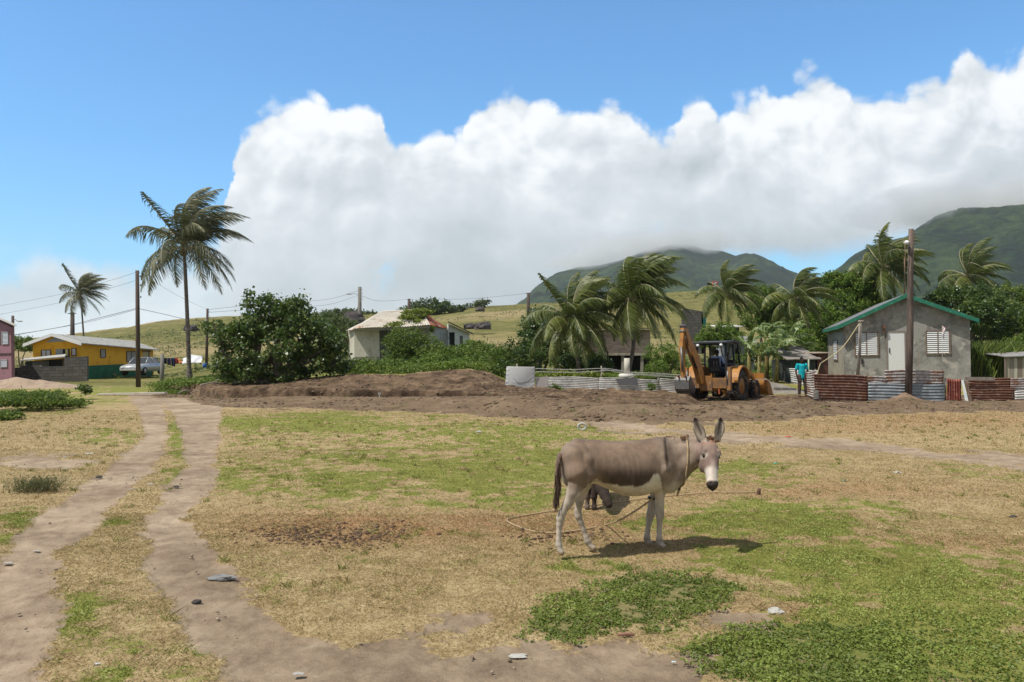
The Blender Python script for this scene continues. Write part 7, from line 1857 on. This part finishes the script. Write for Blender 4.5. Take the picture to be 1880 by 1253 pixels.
# ------------------------------------------------------------------ heaps and blocks
def heap(name,label,cx,Y,rx,ry,h,m,seed,peaks=((0,0,1),),cat='heap',exp=1.3):
    n=46; b=base(cx,Y,-.12); g=np.linspace(-1.25,1.25,n); U_,V_=np.meshgrid(g,g,indexing='ij')
    z=np.zeros_like(U_)
    for px_,py_,k in peaks: z=np.maximum(z,k*h*np.clip(1-np.sqrt((U_-px_)**2+(V_-py_)**2),0,1)**exp)
    ed=np.clip(1.25-np.sqrt(U_**2+V_**2),0,.4)/.4
    z=z*(1+.3*(fbm(U_*3+seed,V_*3,0,4,seed)-.5))+ (fbm(U_*9,V_*9,0,3,seed+2)-.5)*.10*h*ed
    P_=np.stack([b[0]+U_*rx,b[1]+V_*ry,b[2]+z],-1).reshape(-1,3); i=np.arange((n-1)*n).reshape(n-1,n)[:,:-1].ravel()
    keep=np.ones(len(i),bool)
    link(name,mesh_np(P_,np.stack([i,i+1,i+n+1,i+n],1)[:, ::-1],b,True),m,None,b,label,cat)
GRV=mat('gravel',(.25,.225,.20),[((.32,.29,.26),14,.48,.6),((.16,.14,.125),20,.52,.64)],bump=1.0,bs=26,bd=.05)
SND=mat('sand_heap_mat',(.34,.255,.185),[((.27,.195,.14),2,.48,.62),((.40,.31,.23),5,.52,.7)],bump=.5,bs=14,bd=.04)
heap('gravel_heap','grey gravel heap between the digger and the man in turquoise',1405,39.5,1.75,1.3,.92,GRV,3,((-.2,0,1),(.3,.05,.55)))
heap('sand_heap','low pale brown sand heap in front of the dark block wall',40,42.5,3.1,1.6,.75,SND,4,((-.1,0,1),(.3,0,.7),(-.6,.1,.8)),exp=1.1)
heap('earth_heap','small pointed heap of soil round the foot of the thick brown pole',1662,31.2,1.5,.9,.50,mat('soil_heap',(.22,.145,.10),[((.16,.10,.07),3,.48,.62),((.29,.2,.14),6,.52,.7)],bump=.7,bs=14,bd=.04),6)
for i,(x0,x1) in enumerate([(1421,1432),(1433.5,1447),(1448,1462)]):
    m=MB(); m.slab([W(x0,711+i*.6,37.6),W(x1,711.5+i*.6,37.6),W(x1,717,37.6),W(x0,717,37.6)],.19,[0,1,0])
    m.build('concrete_block',CONC,loc=W(x0,717,37.6),bevel=.008,label=['leftmost','middle','rightmost'][i]+' of three grey concrete blocks edging the gravel heap',cat='block',group='blocks in front of the gravel heap')
# ------------------------------------------------------------------ stones, clods, dung, litter
def lumps(n,sample,smin_,smax_,m,name,label,flat=.7,seed=0,jitter=.35):
    r2=np.random.default_rng(seed)
    ico=bmesh.new(); bmesh.ops.create_icosphere(ico,subdivisions=1,radius=1); ico.verts.ensure_lookup_table()
    bv=np.array([v.co[:] for v in ico.verts]); bf=np.array([[v.index for v in f.verts] for f in ico.faces]); ico.free()
    P_=sample(n,r2); n=len(P_); s=smin_+(smax_-smin_)*r2.random(n)**3
    sc3=np.stack([.7+.6*r2.random(n),.7+.6*r2.random(n),(.5+.5*r2.random(n))*flat],1)*s[:,None]
    J=1+jitter*(r2.random((n,len(bv)))-.5)*2
    a=r2.random(n)*6.28; ca,sa=np.cos(a)[:,None],np.sin(a)[:,None]
    v=bv[None]*J[:,:,None]; x=v[:,:,0]*ca-v[:,:,1]*sa; y=v[:,:,0]*sa+v[:,:,1]*ca; v=np.stack([x,y,v[:,:,2]],-1)*sc3[:,None,:]+P_[:,None,:]
    Fc=(bf[None]+(np.arange(n)*len(bv))[:,None,None]).reshape(-1,3)
    rn=np.repeat(r2.random(n),len(bf))
    link(name,mesh_np(v.reshape(-1,3),Fc,np.zeros(3),False,{'rnd':('FACE','FLOAT',rn)}),m,kind='stuff',label=label)
def rockmat(name,cols): return leafmat(name,cols,transl=0.0,rough=.9,spec=.15)
def s_dirt(n,r2):
    Y=np.sqrt(4.2**2+(14**2-4.2**2)*r2.random(n)); X=(r2.random(n)*2-1)*(.66*Y+.3)
    px,py,dirt,green,dark,red,spoil=masks(X,Y); k=(dirt>.35)&(fbm(X*1.1,Y*1.1,0,3,77)+.25*r2.random(n)>.60); X,Y=X[k],Y[k]
    return T(np.stack([X,Y,ZP(X,Y)+.001],1))
def s_spoil(n,r2):
    Y=22+16*r2.random(n); X=(r2.random(n)*2-1)*.68*Y
    px,py,dirt,green,dark,red,spoil=masks(X,Y); k=(spoil>.6)&(fbm(X*.6,Y*.6,0,3,79)+.2*r2.random(n)>.55); X,Y=X[k],Y[k]
    return T(np.stack([X,Y,ZP(X,Y)],1))
def s_dung(n,r2):
    c=[(560,978,90,12,.5),(640,985,90,14,.3),(700,972,60,10,.2),(980,985,40,10,.12),(1080,985,60,8,.1)]
    out=[]
    for cx,cy,rx,ry,w in c:
        k=int(n*w/1.22); px=cx+r2.normal(size=k)*rx*.6; py=cy+r2.normal(size=k)*ry*.9; Y=F*H/(py-YH); out.append(np.stack([(px-940)/F*Y,Y],1))
    q_=np.concatenate(out); return T(np.stack([q_[:,0],q_[:,1],ZP(q_[:,0],q_[:,1])+.004],1))
lumps(4200,s_dirt,.004,.019,rockmat('pebble',[(.15,.11,.08),(.27,.21,.155),(.40,.33,.26)]),'pebbles','small pebbles and grit scattered over the dirt tracks',seed=3)
lumps(15000,s_spoil,.012,.085,rockmat('clod',[(.08,.055,.038),(.15,.105,.072),(.24,.17,.12)]),'dirt_clods','clods of earth and stones on the dug-up bank',seed=4)
lumps(900,s_dung,.008,.030,rockmat('dung',[(.07,.045,.03),(.12,.078,.05),(.18,.12,.08)]),'dung','dark crumbs of dung scattered over the dry grass left of the donkey',seed=5,flat=.8)
def rock(name,label,pos,r,m,seed=0,cat='stone',flat=.6,ji=.25):
    bm=bmesh.new(); bmesh.ops.create_icosphere(bm,subdivisions=3,radius=1)
    V=np.array([v.co[:] for v in bm.verts]); Fc=[[v.index for v in f.verts] for f in bm.faces]; bm.free()
    k=1+ji*2*(fbm(V[:,0]*1.6+seed,V[:,1]*1.6,V[:,2]*1.6,3,seed)-.5)*2
    V=V*k[:,None]*np.array(r)*[1,1,flat]; V[:,2]=np.maximum(V[:,2],-.3*np.mean(r)*flat)
    mb=MB(); mb.add(V+pos,Fc,False); return mb.build(name,m,loc=pos,label=label,cat=cat)
GST=mat('grey_stone',(.20,.20,.20),[((.29,.29,.28),6,.48,.6),((.12,.12,.12),9,.55,.7)],bump=.5,bs=30); WST=mat('white_stone',(.40,.385,.35),[((.38,.35,.31),6,.5,.66)],bump=.4,bs=40); DST=mat('dark_stone',(.05,.045,.045),[((.1,.09,.085),6,.5,.66)],bump=.5)
rock('stone','flat grey stone half buried at the edge of the right wheel track',gp(405,1060),(.115,.05,.05),GST,1)
rock('stone','small dark stone lying in the right wheel track below the flat grey one',gp(361,1102),(.035,.025,.03),DST,2)
rock('stone','dark stone between the two wheel tracks, beside the dry weed',gp(182,877),(.045,.04,.045),DST,3)
rock('stone','dark stone on the right wheel track, farther up',gp(324,897),(.045,.035,.035),DST,4)
rock('stone','pale whitish stone in the grass at the lower right',gp(1424,1127),(.058,.05,.05),WST,5)
rock('stone','pale flat stone lying on the bare soil at the bottom centre',gp(951,1201),(.055,.035,.012),WST,6)
rock('stone','dark stone on the far right grass',gp(1860,950),(.05,.03,.03),DST,7)
for i,(x,y,Y,r,lb) in enumerate([(352,606,170,(1.3,1.0,1.3),'dark boulder on the hill just right of the tallest palm trunk'),(646,594,95,(1.3,1,1.6),'dark boulder left of the derelict house roof'),(862,602,140,(1.1,.9,.9),'left one of two dark rock outcrops on the hill right of the derelict house'),(886,602,138,(1.5,1.0,1.1),'right, larger one of two dark rock outcrops on the hill'),(882,570,190,(1.2,1,.9),'small dark rock high on the hill above the two outcrops')]):
    rock('boulder',lb,W(x,y,Y),r,mat('lava_rock',(.06,.052,.055),[((.12,.10,.10),2,.48,.62)],bump=.8,bs=4,bd=.2),20+i,'rock',.8,.4)
LIT=mat('litter_white',(.50,.50,.49),rough=.5); LITG=mat('litter_grey',(.36,.34,.31))
def litter(label,px,py,w,h,m,seed,cat='litter',name='litter'):
    b=gp(px,py); rr=random.Random(seed); mb=MB(); k=5; vs=[]
    for j in range(k+1):
        for i in range(k+1):
            u=i/k-.5; v=j/k-.5; vs.append(b+np.array([u*w*.75,v*w*.45,.004+h*.7*(.5+.5*math.sin(u*9+seed)*math.cos(v*8+seed*2))*(1-abs(u)*1.2)]))
    mb.add(vs,[(j*(k+1)+i,j*(k+1)+i+1,(j+1)*(k+1)+i+1,(j+1)*(k+1)+i) for j in range(k) for i in range(k)]); ob=mb.build(name,m,loc=b,label=label,cat=cat); ob.modifiers.new('t','SOLIDIFY').thickness=.003
litter('crumpled white plastic bag on the green grass in the middle of the field',879,796,.17,.12,LIT,1)
litter('thin clear plastic scrap on the grass at the far right',1648,868,.15,.03,LIT,2)
litter('small white scrap right of the donkey',1550,882,.10,.02,LIT,3)
litter('bright red scrap of plastic beside the far path',1447,802,.16,.03,mat('litter_red',(.65,.03,.05)),4)
litter('long white scrap on the grass left of the tracks',163,833,.20,.02,LIT,5)
litter('white scrap nearest the dry weed',120,861,.12,.02,LITG,6)
litter('white scrap just above the one near the dry weed',118,841,.12,.02,LIT,7)
litter('pale leaf-like scrap on the left wheel track',67,1013,.075,.008,LITG,8)
litter('small grey scrap at the left edge of the left wheel track',14,1034,.10,.015,LITG,9)
litter('pale scrap between the wheel tracks',276,893,.085,.01,LIT,10)
litter('small white leaf in the grass strip near the bottom left',178,1217,.045,.02,LIT,11)
litter('torn whitish paper on the bare soil at the bottom',548,1236,.085,.012,LITG,12)
litter('blue-white scrap on the bare soil at the bottom right centre',1237,1219,.035,.01,mat('litter_blue',(.50,.60,.64)),13)
litter('turquoise scrap in the grass right of the donkey\'s head',1424,850,.10,.03,mat('litter_teal',(.05,.45,.38)),14)
def more():
    b=gp(1150,1169); m=MB(); m.tube([b+[-.055,0,.012],b+[.0,.01,.014],b+[.055,-.004,.012]],[.009,.011,.008],7); m.build('stick',mat('stick_red',(.24,.12,.09),bump=.4),loc=b,label='short reddish stick at the edge of the creeping weeds',cat='stick')
    b=gp(1069,791); m=MB(); pts=[b+np.array([.10*math.cos(a),.03,.09+.08*math.sin(a)]) for a in np.linspace(0,6.28,15)]; m.tube(pts,.03,7,cap=False); m.build('old_pipe',mat('pipe_grey',(.42,.42,.40)),loc=b,label='grey ring of old pipe lying in the far grass behind the donkey',cat='pipe')
    b=base(697,31.2); m=MB(); m.tube([b,b+[0,0,.42]],.02,6); m.box(b+[0,0,.46],(.10,.05,.08)); m.build('survey_peg',mat('peg_pale',(.38,.36,.35)),loc=b,label='small pale marker peg standing in the dug earth bank',cat='peg')
    b=base(195,36.5,.02); m=MB(); m.box(b+[1.3,-.2,.03],(3.1,.35,.07),rot('z',-.05)); m.build('concrete_kerb',mat('kerb_pale',(.55,.50,.44),[((.4,.34,.28),3,.5,.66)]),loc=b,label='long pale concrete strip across the head of the tracks',cat='kerb')
    m=MB()
    for i in range(9):
        x=330+i*22+random.uniform(-8,8); b=base(x,37+random.uniform(-.5,.5),.08); a=random.uniform(-.4,.4); m=MB(); L=random.uniform(.5,1.3)
        m.tube([b,b+[L*.5*math.cos(a),.1,.12],b+[L*math.cos(a),.0,.06+.1*random.random()]],[.035,.028,.012],6)
        m.build('dead_branch',GW,loc=b,label='dead grey branch, number %s from the left on the earth under the sea-grape tree'%['one','two','three','four','five','six','seven','eight','nine'][i],cat='branch',group='dead branches below the sea-grape tree')
more()
# ------------------------------------------------------------------ undergrowth and hill scrub
def under():
    n=2600; r2=np.random.default_rng(12)
    reg=[(600,990,39.5,56,.45,.35),(990,1262,35.6,50,.35,.25),(1262,1500,45,64,.5,.5),(1500,1900,55,75,.5,.4),(290,420,37.5,42,.22,.25)]
    Cs=[];R=[]
    for x0,x1,y0,y1,sz,wt in reg:
        k=int(n*wt); px=x0+(x1-x0)*r2.random(k); Y=y0+(y1-y0)*r2.random(k)**1.3
        X=(px-940)/F*Y; z=ZP(X,Y); P_=T(np.stack([X,Y,z],1)); hh=sz*(.35+fbm(X*.5,Y*.5,0,3,5))
        m=22; pts=P_[:,None,:]+r2.normal(size=(k,m,3))*np.array([.28,.28,.0])+np.stack([np.zeros((k,m)),np.zeros((k,m)),hh[:,None]*r2.random((k,m))**.7],-1)
        t=np.clip(.15+.6*fbm(X*.8,Y*.8,0,3,6)[:,None]+.3*r2.random((k,m)),0,1); Cs.append(pts.reshape(-1,3)); R.append(t.ravel())
    C=np.concatenate(Cs); VV,Fc=leaves(C,np.full(len(C),.11),asp=.6)
    link('undergrowth',mesh_np(VV,Fc,np.zeros(3),False,{'rnd':('FACE','FLOAT',np.concatenate(R))}),LEAF['scrub'],kind='stuff',label='tangled green undergrowth round the houses and behind the fences')
    n=15000; Y=62+190*r2.random(n); px=-40+1400*r2.random(n); X=(px-940)/F*Y
    k=fbm(X*.05,Y*.05,0,4,91)+.25*r2.random(n)>.66; X,Y=X[k],Y[k]; k=len(X); P_=T(np.stack([X,Y,ZP(X,Y)],1)); s=(.18+.5*r2.random(k)**3)
    m=9; pts=P_[:,None,:]+r2.normal(size=(k,m,3))*s[:,None,None]*[.8,.8,.3]+[0,0,.1]
    VV,Fc=leaves(pts.reshape(-1,3),np.repeat(s*.55,m),asp=.7)
    link('hill_scrub',mesh_np(VV,Fc,np.zeros(3),False,{'rnd':('FACE','FLOAT',np.clip(np.repeat(r2.random(k),m)*.8+.2*r2.random(k*m),0,1))}),LEAF['dull'],kind='stuff',label='low scrub and tussocks dotted over the dry hillside')
    # sprigs growing on the bank
    n=420; Y=23+14*r2.random(n); X=(r2.random(n)*2-1)*.66*Y; *_,sp_=masks(X,Y); k=(sp_>.5)&(fbm(X*.5,Y*.5,0,2,95)>.55); X,Y=X[k],Y[k]; k=len(X)
    if k:
        P_=T(np.stack([X,Y,ZP(X,Y)],1)); m=14; pts=P_[:,None,:]+r2.normal(size=(k,m,3))*[.07,.07,.03]+[0,0,.05]
        VV,Fc=leaves(pts.reshape(-1,3),np.full(k*m,.05),asp=.5); link('bank_weeds',mesh_np(VV,Fc,np.zeros(3),False,{'rnd':('FACE','FLOAT',r2.random(k*m))}),LEAF['scrub'],kind='stuff',label='sprigs of weed growing on the dug earth')
under()
bush('bush','small green weed at the foot of the pale fence panels, near the second post',[(1196,712,33.9,.2,.12,.16)],.06,300,'bright',seed=101,clump=.1)
bush('bush','small green weed at the foot of the leftmost pale sheet',[(1018,713,33.9,.28,.12,.12),(1030,716,33.9,.2,.1,.08)],.06,300,'scrub',seed=102,clump=.1)

def tufts():
    r2=np.random.default_rng(33); n=900
    Y=np.sqrt(4.6**2+(24**2-4.6**2)*r2.random(n)); X=(r2.random(n)*2-1)*(.66*Y+.3)
    px,py,dirt,green,dark,red,spoil=masks(X,Y); k=(dirt<.45)&(spoil<.2)&(fbm(X*.6,Y*.6,0,3,35)+.25*r2.random(n)>.58); X,Y,g=X[k],Y[k],green[k]; k=len(X); m=26
    P_=T(np.stack([X,Y,ZP(X,Y)],1))[:,None,:]+r2.normal(size=(k,m,3))*[.035,.035,0]; P_=P_.reshape(-1,3); L=(.03+.075*r2.random(k*m)**1.5)
    d=np.stack([r2.normal(size=k*m)*.45+.2,r2.normal(size=k*m)*.4,np.ones(k*m)],1)*L[:,None]*.72; s=np.stack([np.ones(k*m),r2.normal(size=k*m)*.6,np.zeros(k*m)],1)*(.0016+.00016*np.repeat(Y,m))[:,None]
    VV=np.stack([P_-s,P_+s,P_+d*.6+s*.8,P_+d*[1.25,1.25,.95]],1).reshape(-1,3); i=np.arange(k*m)*4
    rr=np.where(np.repeat(r2.random(k)<.55,m),.62+.3*r2.random(k*m),.05+.4*r2.random(k*m))
    link('weed_tufts',mesh_np(VV,np.stack([i,i+1,i+2,i+3],1),np.zeros(3),False,{'rnd':('FACE','FLOAT',rr)}),GM,kind='stuff',label='taller tufts of grass and weed standing out of the short turf')
tufts()
summit_cloud(1215,448,2250,290,220,44,.020,'cloud sitting on the summit of the farther mountain',1)
summit_cloud(1075,478,2250,130,160,34,.014,'thin cloud brushing the left shoulder of the farther mountain',2)
summit_cloud(1885,372,1560,340,320,56,.030,'cloud sitting on the summit of the nearer mountain',3)
haze()
